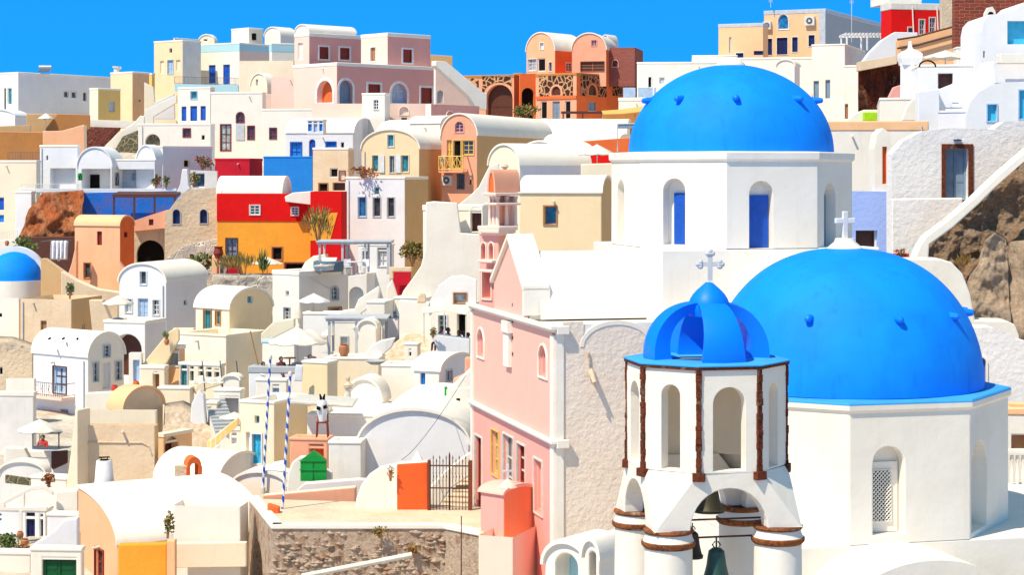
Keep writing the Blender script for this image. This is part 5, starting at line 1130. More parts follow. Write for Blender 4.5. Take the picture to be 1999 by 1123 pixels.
t = thing('pole', 'thin leaning brown pole left of the cream umbrella', 'pole', P(505, 715, 96)); m = MB(); m.tube([P(489, 646, 96), P(505, 715, 96)], .035, 'wood', 6); m.build('shaft', t)
house('cream curved wall block with small lamp niche', 590, 640, 660, 708, 800, 93, 25, cl='cream', cr='palecream', par=.1)
house('cream parapet block carrying the terracotta jug', 636, 740, 752, 700, 770, 95.5, 5, cl='palecream', cr='palecream', par=.1)
house('small white dome roof beside the statue', 676, 745, 760, 785, 815, 86, 10, 'L', 44, cl='white', roofc='white', ext=1)
house('low white house with blue door right of the small dome', 745, 838, 850, 714, 800, 88, 8, cl='white', cr='white', par=.1)
house('small white pitched house with a bright blue door', 808, 858, 925, 725, 800, 87, 25, 'R', 26, cl='white', cr='lilac', ops=[('L', 821, 729, 830, 752, 'brightblue::d'), ('R', 872, 724, 882, 745, 'glass:palegrey:n')], ext=2, roofc='white')
slab('salmon coloured step beside the pink facade', [(885, 742), (908, 732), (908, 700), (925, 700), (925, 760), (885, 760)], 86, 885, 0, .8, 'salmon')
slab('curved white parapet sweeping up to the pink facade', [(770, 800), (800, 772), (850, 770), (880, 758), (905, 735), (925, 715), (925, 830), (770, 830)], 83, 770, 0, 1.0, 'white', ext=1)
slab('white wall block with a round black drain hole', [(872, 762), (925, 758), (925, 890), (872, 890)], 81.5, 872, 0, .6, 'white', ops=[(891, 778, 899, 786, 'dark')], ext=1)
t = thing('banner', 'narrow green cloth strip hanging on the white parapet', 'banner', P(871, 795, 82)); m = MB(); q = P(868, 795, 81.8); m.box(q, Vector((.13, 0, 0)), Vector((0, .03, 0)), Z*.85, 'green'); m.build('cloth', t)
# statue, owl like chair
q = P(680, 793, 84); t = thing('statue', 'pale stone bust on a tapering pedestal', 'statue', q)
m = MB(); m.lathe(q, [(0, 0), (.16, 0), (.14, .3), (.11, .7), (.18, .76), (0, .76)], 'offwhite', 14); m.build('pedestal', t, smooth=True)
m = MB(); m.lathe(q+Z*.76, [(.0, 0), (.17, .02), (.2, .15), (.1, .26), (.05, .3), (.09, .38), (.09, .48), (.03, .56), (0, .57)], 'sand', 14); m.build('bust', t, smooth=True)
q = P(629, 855, 79); t = thing('chair', 'dark wooden chair holding a white painted panel, in front of the vault', 'chair', q, 'terrace chairs')
m = MB()
for dx in (-.2, .2):
    for dy in (0, .4):
        m2 = MB(); m2.tube([q+Vector((dx*1.15, dy, 0)), q+Vector((dx, dy, .6))], .03, 'dred', 6); m2.build('leg', t)
m.box(q+Vector((-.24, -.02, .58)), Vector((.48, 0, 0)), Vector((0, .45, 0)), Z*.05, 'dred'); m.build('seat', t)
m = MB()
for dx in (-.2, .2): m.tube([q+Vector((dx, .42, .6)), q+Vector((dx*.9, .5, 1.25))], .03, 'dred', 6)
m.build('backrest', t)
q2 = q+Z*.64; t = thing('figurine', 'white figurine with dark slanted eyes and short dark horns on the wooden chair', 'figurine', q2)
m = MB(); m.lathe(q2+Vector((0, .15, 0)), [(0, 0), (.14, .0), (.17, .2), (.21, .35), (.22, .5), (.21, .72), (.15, .86), (0, .9)], 'whitepaint', 18); m.build('head', t, smooth=True)
m = MB()
for s_ in (-1, 1): m.box(q2+Vector((s_*.15-.07, -.13, .5+.02)), Vector((.14, 0, .05*s_)), Vector((0, .06, 0)), Vector((-.03*s_, 0, .14)), 'dark')
m.build('eye', t)
for s_ in (-1, 1):
    m = MB(); m.tube([q2+Vector((s_*.05, .15, .82)), q2+Vector((s_*.06, .15, .98)), q2+Vector((s_*.10, .15, 1.12))], [.06, .055, .025], 'dark', 7); m.build('horn', t)
slab('low white parapet in front of the four drain vaulted house', [(166, 768), (240, 764), (240, 800), (166, 802)], 101, 166, 0, .4, 'white', ext=1)
pot('red flower pot left of the pale lilac door', 224, 752, 768, 101.5, 'redpot'); pot('orange red jar at the foot of the shaded arch', 266, 744, 760, 102, 'terracotta')
slab('white pier with pale blue door right of the narrow dark gap', [(252, 690), (276, 690), (276, 762), (252, 762)], 103.4, 252, 0, .6, 'white', ops=[(260, 703, 273, 745, 'paleblue::n')], ext=1)
slab('small white step wall under the shaded arch', [(236, 762), (276, 758), (276, 780), (236, 784)], 102.4, 236, 0, .6, 'wwhite', ext=1)
house('tiny cream block between the draped wall and the pale kiosk', 404, 424, 430, 786, 830, 93.5, 8, cl='palecream', cr='cream', par=.08)
house('low white block left of the striped poles with round corner', 436, 468, 474, 742, 800, 96.5, 8, 'L', 8, cl='white', cr='white')
house('pale square roof hut beside the yellow banister', 448, 470, 476, 838, 880, 86, 10, cl='wwhite', cr='palecream', par=.08, ops=[('L', 453, 846, 462, 868, 'lilac')])
house('small white terrace block below the sandy slope', 700, 748, 756, 742, 780, 90, 8, cl='white', cr='white', par=.1, ops=[('L', 716, 752, 724, 768, 'grey')])
house('beige shed with a slit window beside the ball ornament', 790, 816, 822, 672, 720, 96, 12, cl='wwhite', cr='white', par=.08, ops=[('L', 799, 682, 803, 696, 'dark')])
slab('white planter wall between the two striped poles', [(532, 905), (560, 900), (560, 950), (532, 950)], 78.5, 532, 0, .4, 'white', ext=1)
bush('small green shrub behind the striped poles', 592, 905, 925, 16, 79, 110, ('leaf',), leaf=.1)
bush('trailing green plant on the cafe wall', 846, 640, 660, 12, 93.6, 90, ('leaf', 'dryleaf'), leaf=.12)
bush('tuft of dry weeds at the top of the rubble wall', 742, 1030, 1050, 26, 66.0, 140, ('dryleaf', 'leaf'), leaf=.09)
bush('dark dry bramble clinging to the rubble wall', 806, 1066, 1090, 20, 66.1, 120, ('dryleaf',), leaf=.1)
for i, (x, y) in enumerate(((566, 724),)):
    t = thing('table', ('dark low round table under the large cream umbrella',)[i], 'table', P(x, y, 96)); q = P(x, y+3, 95.8)
    m = MB(); m.lathe(q, [(0, .68), (.32, .68), (.32, .72), (0, .72)], 'brownwood', 16); m.build('tabletop', t); m = MB(); m.tube([q, q+Z*.68], .04, 'brownwood', 6); m.build('leg', t)
# ================================================================ big white vault and things round it
house('large smooth white vault with broad arched front wall', 700, 916, 960, 868, 1000, 77, 5, 'L', 66, cl='bwhite', cr='white', roofc='roofwhite', ext=1, lip=.12)
house('flat white block left shoulder of the large vault', 642, 706, 716, 864, 960, 76.3, 5, cl='greywhite', cr='white', ext=1, par=.1)
house('flat white roof terrace behind the large vault', 600, 760, 790, 812, 900, 82, 6, cl='white', cr='white', ext=1, par=.1)
house('salmon coloured open room behind the green hatch', 566, 640, 652, 858, 935, 80, 10, cl='salmon', cr='salmon', roofc='salmon', ops=[('L', 604, 869, 632, 900, 'terracotta::r')], ext=1, par=.1)
q = P(612, 940, 75); t = thing('hatch_shed', 'bright green wooden shed hatch with pointed top against white wall', 'shed', q)
plg = Pl(P(587, 940, 75), Vector((1, 0, 0)), Vector((0, -1, 0))); wv = 50/F*75; zz0, zz1, zz2 = zat(940, 75), zat(900, 75), zat(881, 75)
m = MB(); thick(m, plg, [(0, zz0), (wv, zz0), (wv, zz1), (wv/2, zz2), (0, zz1)], [], .35, 'green'); 
m.box(plg.w(wv/2-.01, zz0, .001), plg.U*.02, Z*(zz1-zz0), plg.N*.02, 'dgreen'); m.build('body', t)
m = MB(); m.box(plg.w(-.03, zz0+.42, .001), plg.U*(wv+.06), Z*.05, plg.N*.04, 'green')
m.box(plg.w(-.03, zz1-.03, .001), plg.U*(wv+.06), Z*.05, plg.N*.04, 'green'); m.build('batten', t)
slab('rounded white garden wall left of the green hatch', [(558, 950), (562, 925), (570, 905), (586, 893), (600, 893), (648, 925), (648, 962), (590, 962), (558, 965)], 75.6, 558, 0, .5, 'white', ext=1)
slab('low curved white wall in front of the green hatch', [(580, 958), (596, 944), (648, 940), (700, 936), (780, 940), (780, 990), (580, 990)], 74.2, 580, 0, .4, 'greywhite', edge='white', ext=1)
house('cream house with pale cyan door behind the striped poles', 468, 536, 602, 786, 930, 84, 22, cl='palecream', cr='cream', par=.1, ops=[('L', 493, 848, 511, 906, 'cyan:whitepaint:dn'), ('L', 481, 845, 488, 905, 'greywhite'), ('L', 498, 813, 506, 828, 'tealglass')], ext=1)
slab('thin white canopy roof beside the cream house', [(566, 782), (690, 790), (690, 797), (566, 790)], 80.5, 566, 0, 2.5, 'offwhite')
house('low white vault behind the bases of the striped poles', 455, 560, 580, 950, 1000, 77, 12, 'L', 26, cl='white', cr='white', ext=1)
def striped(label, x0, y0, x1, y1, d):
    a = P(x0, y0, d); b = P(x1, y1, d); t = thing('flagpole', label, 'pole', b, 'striped poles'); m = MB(); n = 90; k_ = 10; r = .05; rows = []
    L = a-b
    for i in range(n+1): rows.append([b+L*i/n+Vector((math.cos(2*PI*k/k_)*r, math.sin(2*PI*k/k_)*r, 0)) for k in range(k_)])
    base = len(m.v)
    for rw in rows: m.v.extend(rw)
    for i in range(n):
        for k in range(k_):
            k2 = (k+1) % k_; m.f.append((base+i*k_+k, base+i*k_+k2, base+(i+1)*k_+k2, base+(i+1)*k_+k)); m.m.append(m.mi('blue' if ((k/k_+i*.13) % 1) < .5 else 'whitepaint'))
    m.build('shaft', t, weld=False)
    m = MB(); m.lathe(a, [(0, -.02), (.07, 0), (.09, .08), (.06, .16), (0, .2)], 'offwhite', 12); m.build('finial', t, smooth=True)
    m = MB(); m.lathe(b, [(.1, -.25), (.1, 0), (.05, .02)], 'offwhite', 12); m.build('foot', t)
striped('blue and white spiral striped pole, the farther and thinner one', 528, 702, 514, 952, 77)
striped('blue and white spiral striped pole, the nearer one on the terrace corner', 567, 735, 551, 1012, 70)
# ================================================================ terrace with gate
q = []
zT = -12.05
t = thing('paved_terrace', 'small paved terrace before the pink church on rubble stone walls', 'terrace', (-5, 68, zT-4))
pts = [P(487, 985, 72.2), P(700, 985, 71.5), P(940, 990, 70.5), P(980, 1040, 65.0), P(868, 1030, 66.4), P(537, 1030, 66.4)]
m = MB(); tp = [Vector((p.x, p.y, zT)) for p in pts]; m.face(tp, 'paving')
m.build('paving', t)
fr_ = [Vector((P(487, 985, 72.2).x, 72.2, 0)), Vector((P(533, 1030, 66.3).x, 66.3, 0)), Vector((P(868, 1030, 66.3).x, 66.3, 0)), Vector((P(960, 1052, 64.6).x, 64.6, 0))]
def seg_wall(name, a, b, z0, z1, th, mat, holes=(), bev=0):
    U = (b-a).normalized(); N = Vector((U.y, -U.x, 0)); pl = Pl(a, U, N); L = (b-a).length
    m = MB(); thick(m, pl, [(0, z0), (L, z0), (L, z1), (0, z1)], list(holes), th, mat); return m.build(name, t, bevel=bev), pl
seg_wall('stone_side', fr_[0], fr_[1], zT-4.5, zT-.05, .5, 'rubble', [outl(1.0, 3.6, zT-4.2, zT-1.1, .8)])
seg_wall('stone_front', fr_[1], fr_[2], zT-4.5, zT-.05, .6, 'rubble'); seg_wall('stone_front', fr_[2], fr_[3], zT-4.5, zT-.05, .6, 'rubble')
for a, b in zip(fr_, fr_[1:]):
    U = (b-a).normalized(); N = Vector((U.y, -U.x, 0)); m = MB(); m.box(a-U*.05+N*.06+Z*(zT-.05), U*((b-a).length+.1), -N*.42, Z*.16, 'wwhite'); m.build('coping', t, bevel=.03)
# relief of rough stones on the front so the wall is not flat
rnd = random.Random(5)
m = MB()
U = (fr_[2]-fr_[1]).normalized(); N = Vector((U.y, -U.x, 0)); Lf = (fr_[2]-fr_[1]).length
for k in range(420):
    s_ = rnd.uniform(0, Lf); z = zT-.12-rnd.random()**.8*2.6; r = rnd.uniform(.05, .17); c = fr_[1]+U*s_+N*rnd.uniform(-.03, .03)+Z*z
    pts_ = []
    for (dx, dy, dz) in ((1, 0, 0), (-1, 0, 0), (0, 1, 0), (0, -1, 0), (0, 0, 1), (0, 0, -1)):
        q_ = rnd.uniform(.6, 1.2); pts_.append(c+U*dx*r*q_*1.3+N*dy*r*q_*.8+Z*dz*r*q_*.8)
    for f in ((0, 2, 4), (2, 1, 4), (1, 3, 4), (3, 0, 4), (2, 0, 5), (1, 2, 5), (3, 1, 5), (0, 3, 5)): m.face([pts_[i] for i in f], 'rubble')
o_ = m.build('stone_relief', t, weld=False); o_['kind'] = 'stuff'
slab('pink and beige low parapet at the back of the paved terrace', [(514, 968), (695, 952), (695, 992), (545, 1004), (514, 1000)], 72.5, 514, 0, .5, 'salmon', edge='palepink', ext=.5)
slab('small brown end of the pink parapet at the terrace corner', [(522, 985), (545, 992), (545, 1012), (522, 1000)], 69, 522, 0, .4, 'terracotta')
slab('smooth white quarter round wall left of the orange gate pier', [(694, 1000), (696, 975), (705, 950), (720, 930), (742, 915), (776, 908), (776, 1006), (740, 1008)], 70.2, 694, 0, .6, 'white', ext=.3)
slab('orange painted gate pier with a white pyramid behind its top', [(775, 906), (836, 902), (836, 1006), (775, 1004)], 69.8, 775, 0, .5, 'orangered', edge='white', name='gate_pier', cat='pier')
q = P(815, 905, 70.6); t2_ = thing('pyramid_cap', 'white pyramid cap rising behind the orange gate pier', 'cap', q); m = MB(); b_ = [q+Vector((-.42, -.4, -.3)), q+Vector((.42, -.4, -.3)), q+Vector((.42, .4, -.3)), q+Vector((-.42, .4, -.3))]; tp_ = q+Vector((0, 0, .46))
for i in range(4): m.face([b_[i], b_[(i+1) % 4], tp_], 'white')
m.build('cap', t2_)
ga, gb = P(840, 1005, 69.7), P(916, 1006, 69.7); t3 = thing('iron_gate', 'rust brown wrought iron double gate beside the pink church', 'gate', (ga+gb)/2)
for s_ in (0, 1):
    m = MB(); a = ga+(gb-ga)*.5*s_; b = a+(gb-ga)*.5
    for h_ in (.08, .95, 1.75): m.tube([a+Z*h_, b+Z*h_], .028, 'iron', 6)
    for k in range(7):
        c = a+(b-a)*k/6; th_ = .035 if k in (0, 6) else .016; tt = 1.9 + (.12 if k % 2 else 0) + (.25 if (k == 6 and s_ == 0) else 0)
        m.tube([c, c+Z*tt], th_, 'iron', 6); m.tube([c+Z*tt, c+Z*(tt+.12)], [.03, .002], 'iron', 6)
        if 0 < k < 6: m.tube([c+Z*1.2-(b-a)*.03, c+Z*1.35+(b-a)*.03, c+Z*1.5-(b-a)*.03], .012, 'iron', 5)
    m.build('leaf', t3)
m = MB(); m.cbox(gb+Vector((.06, 0, 0)), .12, .12, 1.95, 'rust'); m.build('post', t3); m = MB(); m.cbox(ga-Vector((.05, 0, 0)), .08, .1, 1.95, 'rust'); m.build('post', t3)
steps('sandy stone steps seen through the iron gate', 850, 1005, 912, 925, 71, 76, 8, 1.6, 'sand', tread='paving')
slab('white sloping stair wall behind the iron gate', [(838, 1000), (842, 950), (870, 920), (916, 885), (925, 885), (925, 925), (880, 955), (850, 1002)], 73.5, 838, 0, .3, 'white')
bush('dry weeds growing on the rounded white wall by the orange pier', 763, 912, 940, 14, 69.6, 70, ('dryleaf',), leaf=.08)
# shrine
r_, pl_, pr_ = house('small pink and vermilion shrine kiosk topped by a cross', 938, 984, 1042, 966, 1092, 61.5, 42, 'R', 10, cl='deeppink', cr='coral', roofc='pink', name='shrine', cat='shrine', grp=None, ext=1, lip=.05)
q = P(992, 948, 61.9)
m = MB(); m.lathe(q, [(.30, -.06), (.24, .02), (.12, .14), (.06, .18), (0, .19)], 'palepink', 16); m.cbox(q+Z*.15, .07, .06, .52, 'whitepaint', R(20)); m.cbox(q+Z*.42, .32, .055, .06, 'whitepaint', R(20)); m.build('cross', r_, bevel=.008)
house('peach rough lower wall below the shrine and pink facade', 935, 1002, 1068, 1050, 1180, 60.2, 20, cl='palepink', cr='pink', roofc='palecream', par=0, ext=1)
slab('pale rendered wall beneath the shrine at the stone terrace end', [(935, 1038), (975, 1050), (1010, 1070), (1010, 1180), (935, 1180)], 62, 935, 0, .8, 'palecream')
t = thing('pipe', 'thin iron rod standing in front of the rubble wall', 'pole', P(901, 1125, 60)); m = MB(); m.tube([P(901, 1125, 62), P(901, 1008, 62)], .02, 'iron', 6); m.build('shaft', t)
t = thing('rail_beam', 'pale sloping timber beam leaning across the rubble wall', 'beam', P(600, 1130, 62)); m = MB(); m.tube([P(590, 1126, 63), P(805, 1084, 63)], .09, 'offwhite', 8); m.build('beam', t)
t = thing('cable', 'thin slack cable slanting down past the large white vault', 'cable', P(785, 900, 70)); m = MB(); m.tube([P(785+125*i/10, 898-165*(i/10)**1.25, 70.5+9*i/10) for i in range(11)], .012, 'greyiron', 5); m.build('wire', t)
# ================================================================ bottom left
r_, pl_, pr_ = house('big white barrel vaulted house with peach end wall and orange shutter', 153, 229, 518, 1064, 1180, 71, 60, 'Lq', 78, cl='peach', cr='apricot', roofc='roofwhite', ops=[('L', 187, 1074, 203, 1150, 'glass:dred:mn')], ext=1, lip=.05)
house('white block in front of the right end of the big vault', 339, 470, 486, 990, 1180, 69.3, 6, cl='white', cr='white', roofc='roofwhite', par=0, ext=1, depth=2.5)
slab('pale peach wall strip on the lower front of the white block', [(342, 1062), (482, 1060), (482, 1108), (342, 1110)], 68.9, 342, 0, .3, 'palecream')
slab('orange plastered lower wall panel of the big vaulted house', [(231, 1064), (326, 1062), (326, 1180), (231, 1180)], 67.2, 231, 0, .4, 'orange')
slab('narrow apricot wall strip between the orange panel and white block', [(326, 1056), (342, 1056), (342, 1180), (326, 1180)], 67.0, 326, 0, .4, 'apricot')
q = P(204, 944, 76.2); t = thing('chimney', 'round white tapered chimney with dark metal cowl', 'chimney', q)
m = MB(); m.lathe(q, [(.40, -.4), (.40, 0), (.37, .1), (.31, .85), (.29, .9), (.2, .9), (.2, .7)], 'bwhite', 28); m.build('stack', t, smooth=True, ang=40)
m = MB(); m.lathe(q+Z*.9, [(0, .04), (.16, .03), (.2, -.0)], 'dark', 14); m.cbox(q+Z*1.0, .42, .2, .03, 'dark', .3)
for dx in (-.12, .12): m.tube([q+Vector((dx, 0, .88)), q+Vector((dx, 0, 1.02))], .02, 'dark', 5)
m.build('cowl', t)
bush('dry shrub sprouting from the white vault wall', 327, 1002, 1052, 24, 66.2, 150, ('dryleaf', 'leaf'), leaf=.12)
# H2 tall beige block
r_, pl_, pr_ = house('tall weathered beige house with arched outline in its plaster', 146, 303, 310, 832, 1060, 84, 3, cl='beige', cr='tan', roofc='palecream', par=0, ext=1, depth=4)
m = MB(); u1, zA = pl_.hit(163, 864); u0, _ = pl_.hit(300, 864); ub_ = 1e9; pth = [pl_.w(u1, zat(1000, 84), .02), pl_.w(u1, zA-.35, .02), pl_.w(u1-.1, zA-.1, .02), pl_.w(u1-.35, zA, .02), pl_.w(u0+.5, zA, .02), pl_.w(u0+.2, zA-.15, .02), pl_.w(u0+.08, zA-.5, .02)]
m.tube(pth, .035, 'sand', 6); m.build('cable', r_)
house('sloping pale roof slab on top of the tall beige house', 147, 305, 308, 802, 834, 87.5, 3, cl='palecream', cr='palecream', roofc='palecream', par=0, ext=0, depth=3, name='roof_block', cat='roof')
slab('narrow lit peach side wall left of the tall beige house', [(126, 1010), (128, 960), (140, 870), (147, 800), (152, 802), (152, 1010)], 83.6, 126, -20, 1.0, 'palecream', ext=2)
house('beige vaulted roof with round front behind the tall beige house', 212, 240, 319, 800, 860, 93, 35, 'R', 38, cl='palecream', cr='beige', roofc='apricot')
house('small peach arched hut with dark opening', 304, 320, 376, 850, 900, 87, 30, cl='apricot', cr='apricot', roofc='palecream', ops=[('R', 323, 853, 349, 895, 'brownwood::avr')], par=.1, ext=1)
rockmass('lumpy beige stone roofs behind the arched hut', 318, 420, [(318, 812), (350, 808), (420, 850)], [(318, 870), (420, 880)], 91, 'beigerock', .3, .8, seed=12, name='rock_slope')
house('white barrel vault with rounded front beside the terracotta chimney', 305, 425, 512, 942, 985, 82, 25, 'R', 46, cl='white', cr='greywhite', roofc='roofwhite')
q = P(372, 935, 80); t = thing('chimney', 'terracotta arched chimney hood with brick flank', 'chimney', q)
plg = Pl(q+Vector((-.05, 0, 0)), Vector((math.cos(.4), math.sin(.4), 0)), Vector((math.sin(.4), -math.cos(.4), 0)))
m = MB(); thick(m, plg, [(-.1, q.z-.3), (.55, q.z-.3), (.55, q.z+.45)]+[(.225+.325*math.cos(PI*k/10)*.9, q.z+.5+.38*math.sin(PI*k/10)) for k in range(11)]+[(-.1, q.z+.45)], [outl(.05, .4, q.z-.2, q.z+.62, 1)], .7, 'terracotta'); m.build('hood', t)
m = MB(); m.box(q+Vector((-.65, .05, -.4)), Vector((.55, 0, 0)), Vector((0, .5, 0)), Z*.9, 'sand'); m.build('flank', t)
# stairs and cloth, x 370..480
slab('tall white draped curved wall beside the narrow steps', [(370, 850), (374, 790), (388, 762), (398, 772), (402, 830), (404, 862), (370, 862)], 92, 370, 0, .6, 'bwhite')
steps('narrow grey edged steps climbing behind the white curved wall', 425, 862, 398, 780, 89, 95, 12, 1.0, 'greywhite', tread='grey')
house('white kiosk with open shaded front behind the steps', 418, 470, 478, 762, 860, 95, 8, cl='white', cr='white', ops=[('L', 430, 775, 466, 840, 'lilac::vr')], par=.1, ext=1)
house('plain cream wall right of the peach stair house', 308, 372, 380, 758, 830, 99, 6, cl='palecream', cr='white', par=.1)
steps('blue grey outdoor steps below the yellow banister', 478, 905, 430, 838, 85, 89, 8, 1.4, 'white', tread='greyblue')
slab('sloping yellow banister wall above the blue grey steps', [(405, 862), (466, 815), (466, 832), (412, 878), (405, 885)], 84.5, 405, 0, .25, 'yellow', edge='cream')
rail('white lattice balustrade at the top of the blue grey steps', [(412, 884), (440, 862)], 84.2, 24, 'whitepaint', grp='iron railings', step=.2)
umbrella('small white umbrella beside the yellow banister', 458, 815, 60, 10, 90, 850)
t = thing('tarpaulin', 'crumpled pale tarpaulins on poles above the low glazed row', 'tarpaulin', P(430, 750, 98)); m = MB(); rows = []
for j in range(7): rows.append([P(380+90*i/12, 738+12*j/6+1.5*math.sin(i*1.7+j), 99-2.0*j/6+.08*math.sin(i*2.3)) for i in range(13)])
m.grid(rows, 'offwhite'); o = m.build('sheet', t); o.modifiers.new('s', 'SOLIDIFY').thickness = .03
for x in (395, 430, 462):
    m = MB(); m.tube([P(x, 705, 97.5), P(x+6, 765, 97.5)], .03, 'greyiron', 5); m.build('pole', t)
# H1 dining terrace
house('white dining terrace block with a brown hatch', 8, 132, 138, 884, 960, 90, 10, cl='bwhite', cr='white', ops=[('L', 100, 882, 130, 912, 'dred::n')] if False else [], par=.3, roofc='greywhite')
slab('brown red framed hatch in the dining terrace wall', [(100, 882), (132, 880), (132, 905), (104, 918), (100, 915)], 89.2, 100, 0, .2, 'brownwood')
slab('white bench wall with a sloping end on the dining terrace', [(8, 905), (9, 874), (47, 876), (62, 905)], 88.8, 8, 0, .5, 'white')
umbrella('cream umbrella shading the dining terrace at left', 78, 839, 88, 20, 88.5, 876)
t = thing('table', 'long dark set dining table under the left cream umbrella', 'table', P(90, 872, 90)); q = P(90, 876, 89.5)
m = MB(); m.cbox(q+Z*.7, 1.4, .6, .04, 'slate'); m.build('tabletop', t)
for dx in (-.6, .6):
    m = MB(); m.tube([q+Vector((dx, 0, 0)), q+Vector((dx, 0, .7))], .03, 'greyiron', 6); m.build('leg', t)
person('seated person in an orange red top under the left cream umbrella', 84, 850, 91.9, 'redpot', PI)
house('low white rounded oven like block in front of the dining terrace', 0, 88, 96, 925, 990, 86, 10, 'L', 22, cl='greywhite', cr='white', ops=[('L', 14, 930, 60, 945, 'oliverubble::v')] if False else [])
slab('grey rubble strip under the white rounded block', [(10, 928), (66, 936), (66, 950), (10, 944)], 84.8, 10, 0, .2, 'oliverubble', name='stone_wall')
house('white stepped roof with pale plaster and rocks', 60, 130, 152, 935, 1030, 84, 20, cl='wwhite', cr='apricot', par=.1)
bush('rust coloured potted plant on the rocky white roof', 96, 928, 952, 24, 82.5, 130, ('dryleaf', 'redleaf'), leaf=.14)
# blue door courtyard
house('white courtyard house with navy door and slim dark window', -20, 90, 104, 996, 1110, 80, 8, cl='bwhite', cr='white', ops=[('L', 51, 1002, 68, 1058, 'navy::d'), ('L', 78, 1005, 84, 1056, 'dark'), ('L', -4, 1004, 3, 1018, 'cyan')], par=.1)
slab('white pitched pergola gable over the navy door courtyard', [(-10, 988), (60, 950), (84, 948), (104, 962), (104, 968), (84, 956), (62, 958), (48, 964), (48, 990), (44, 990), (44, 967), (10, 984), (10, 992), (92, 990), (92, 998), (-10, 998)], 78.6, -10, 0, .14, 'white', name='pergola', cat='pergola', bevel=.02)
t = thing('post', 'white post holding the courtyard pergola', 'post', P(41, 1060, 78.6)); m = MB(); m.cbox(P(41, 1062, 78.6), .11, .11, zat(998, 78.6)-zat(1062, 78.6), 'white'); m.build('shaft', t)
bush('green leafy plants in the bottom left courtyard', 16, 1046, 1075, 60, 76.5, 420, ('leaf',), leaf=.14)
bush('brown and rust plants along the courtyard bed', 36, 1066, 1095, 50, 75.5, 300, ('dryleaf', 'leaf', 'redleaf'), leaf=.12)
pot('round brown clay jar in the courtyard', 49, 1052, 1072, 76.3); pot('pink and white painted pot in the courtyard', 40, 1038, 1054, 77, 'palepink'if False else 'clay')
house('white lower wall of the courtyard bed at bottom left', -20, 60, 70, 1080, 1180, 74, 6, cl='white', cr='white', par=.1, ext=1)
house('white wall rising between courtyard and big vaulted house', 92, 160, 170, 1006, 1180, 78, 8, cl='bwhite', cr='white', par=.1, ext=1)
r_, pl_, pr_ = house('small white shed front with arched dark green double door', 60, 160, 166, 1072, 1180, 68, 4, cl='white', cr='white', ops=[('L', 83, 1090, 149, 1165, 'dgreen::d')], par=.12, ext=0)
slab('curved white parapet sweeping down above the green door', [(60, 1072), (70, 1060), (88, 1050), (108, 1035), (125, 1015), (152, 1012), (152, 1074)], 69.5, 60, 0, .4, 'bwhite', ext=0)
slab('white low roofs along the bottom left of the narrow lane', [(110, 960), (152, 958), (152, 1015), (110, 1015)], 79, 110, 0, .6, 'wwhite', ext=1)
# ================================================================ pink bell tower beside the facade
r_, pl_, pr_ = house('tall narrow pink bell tower with columned lantern behind the gable', 936, 973, 1002, 455, 600, 71, 50, cl='deeppink', cr='salmon', roofc='palepink', name='bell_tower', cat='bell tower', grp=None, par=.1,
   ops=[('L', 941, 474, 950, 507, 'salmon:palepink:pnr'), ('L', 956, 474, 965, 507, 'salmon:palepink:pnr'), ('L', 943, 530, 960, 583, 'salmon:palepink:nr')], ext=1)
def towerring(name, x0, xc, x1, y, h, d, mat, a=50):
    a = R(a); C_ = P(xc, y, d); U = Vector((-math.cos(a), math.sin(a), 0)); V = Vector((math.sin(a), math.cos(a), 0)); k0, k1 = (x0-HX)/F, (x1-HX)/F
    LL_ = (C_.x-k0*d)/(math.cos(a)+k0*math.sin(a)); LR_ = (k1*d-C_.x)/(math.sin(a)-k1*math.cos(a)); m = MB(); m.box(C_, U*LL_, V*LR_, -Z*(h/F*d), mat); return m, C_, U, V, LL_, LR_
for (x0, xc, x1, y, h, mt) in ((932, 974, 1012, 442, 8, 'palepink'), (934, 973, 1008, 449, 7, 'palepink'), (943, 968, 1019, 376, 6, 'palepink'), (944, 969, 1018, 396, 5, 'palepink'), (932, 960, 985, 508, 6, 'palepink'), (935, 960, 985, 527, 6, 'palepink')):
    m, *_ = towerring('x', x0, xc, x1, y, h, 70.6, mt); m.build('cornice', r_, bevel=.03)
m, C_, U_, V_, a_, b_ = towerring('x', 950, 971, 1014, 382, 60, 71, 'salmon'); m.build('lantern_core', r_) if False else None
m = MB(); m.box(C_+U_*.25+V_*.25, U_*(a_-.5), V_*(b_-.5), -Z*1.12, 'salmon'); m.build('lantern_core', r_)
for i in (0, .5, 1):
    for j in (0, .5, 1):
        if 0 < i < 1 and 0 < j < 1: continue
        m = MB(); c = C_+U_*(a_-.2)*i+V_*(b_-.2)*j+U_*.1+V_*.1; m.lathe((c.x, c.y, 0), [(.11, c.z-1.13), (.075, c.z-1.05), (.065, c.z-.35), (.10, c.z-.27), (.065, c.z-.2), (.11, c.z-.02)], 'palepink', 12); m.build('column', r_, smooth=True, ang=60)
house('salmon barrel cap of the pink bell tower', 956, 966, 1012, 374, 380, 70.9, 50, 'L', 38, cl='terracotta', cr='salmon', roofc='salmon', name='tower_cap', cat='roof', grp=None, ext=0, lip=.04)
q = P(986, 334, 72); m = MB(); m.lathe((q.x, q.y, 0), [(0, q.z-.05), (.09, q.z-.03), (.06, q.z+.08), (.15, q.z+.16), (.10, q.z+.24), (0, q.z+.27)], 'sand', 12); m.build('finial', r_, smooth=True)
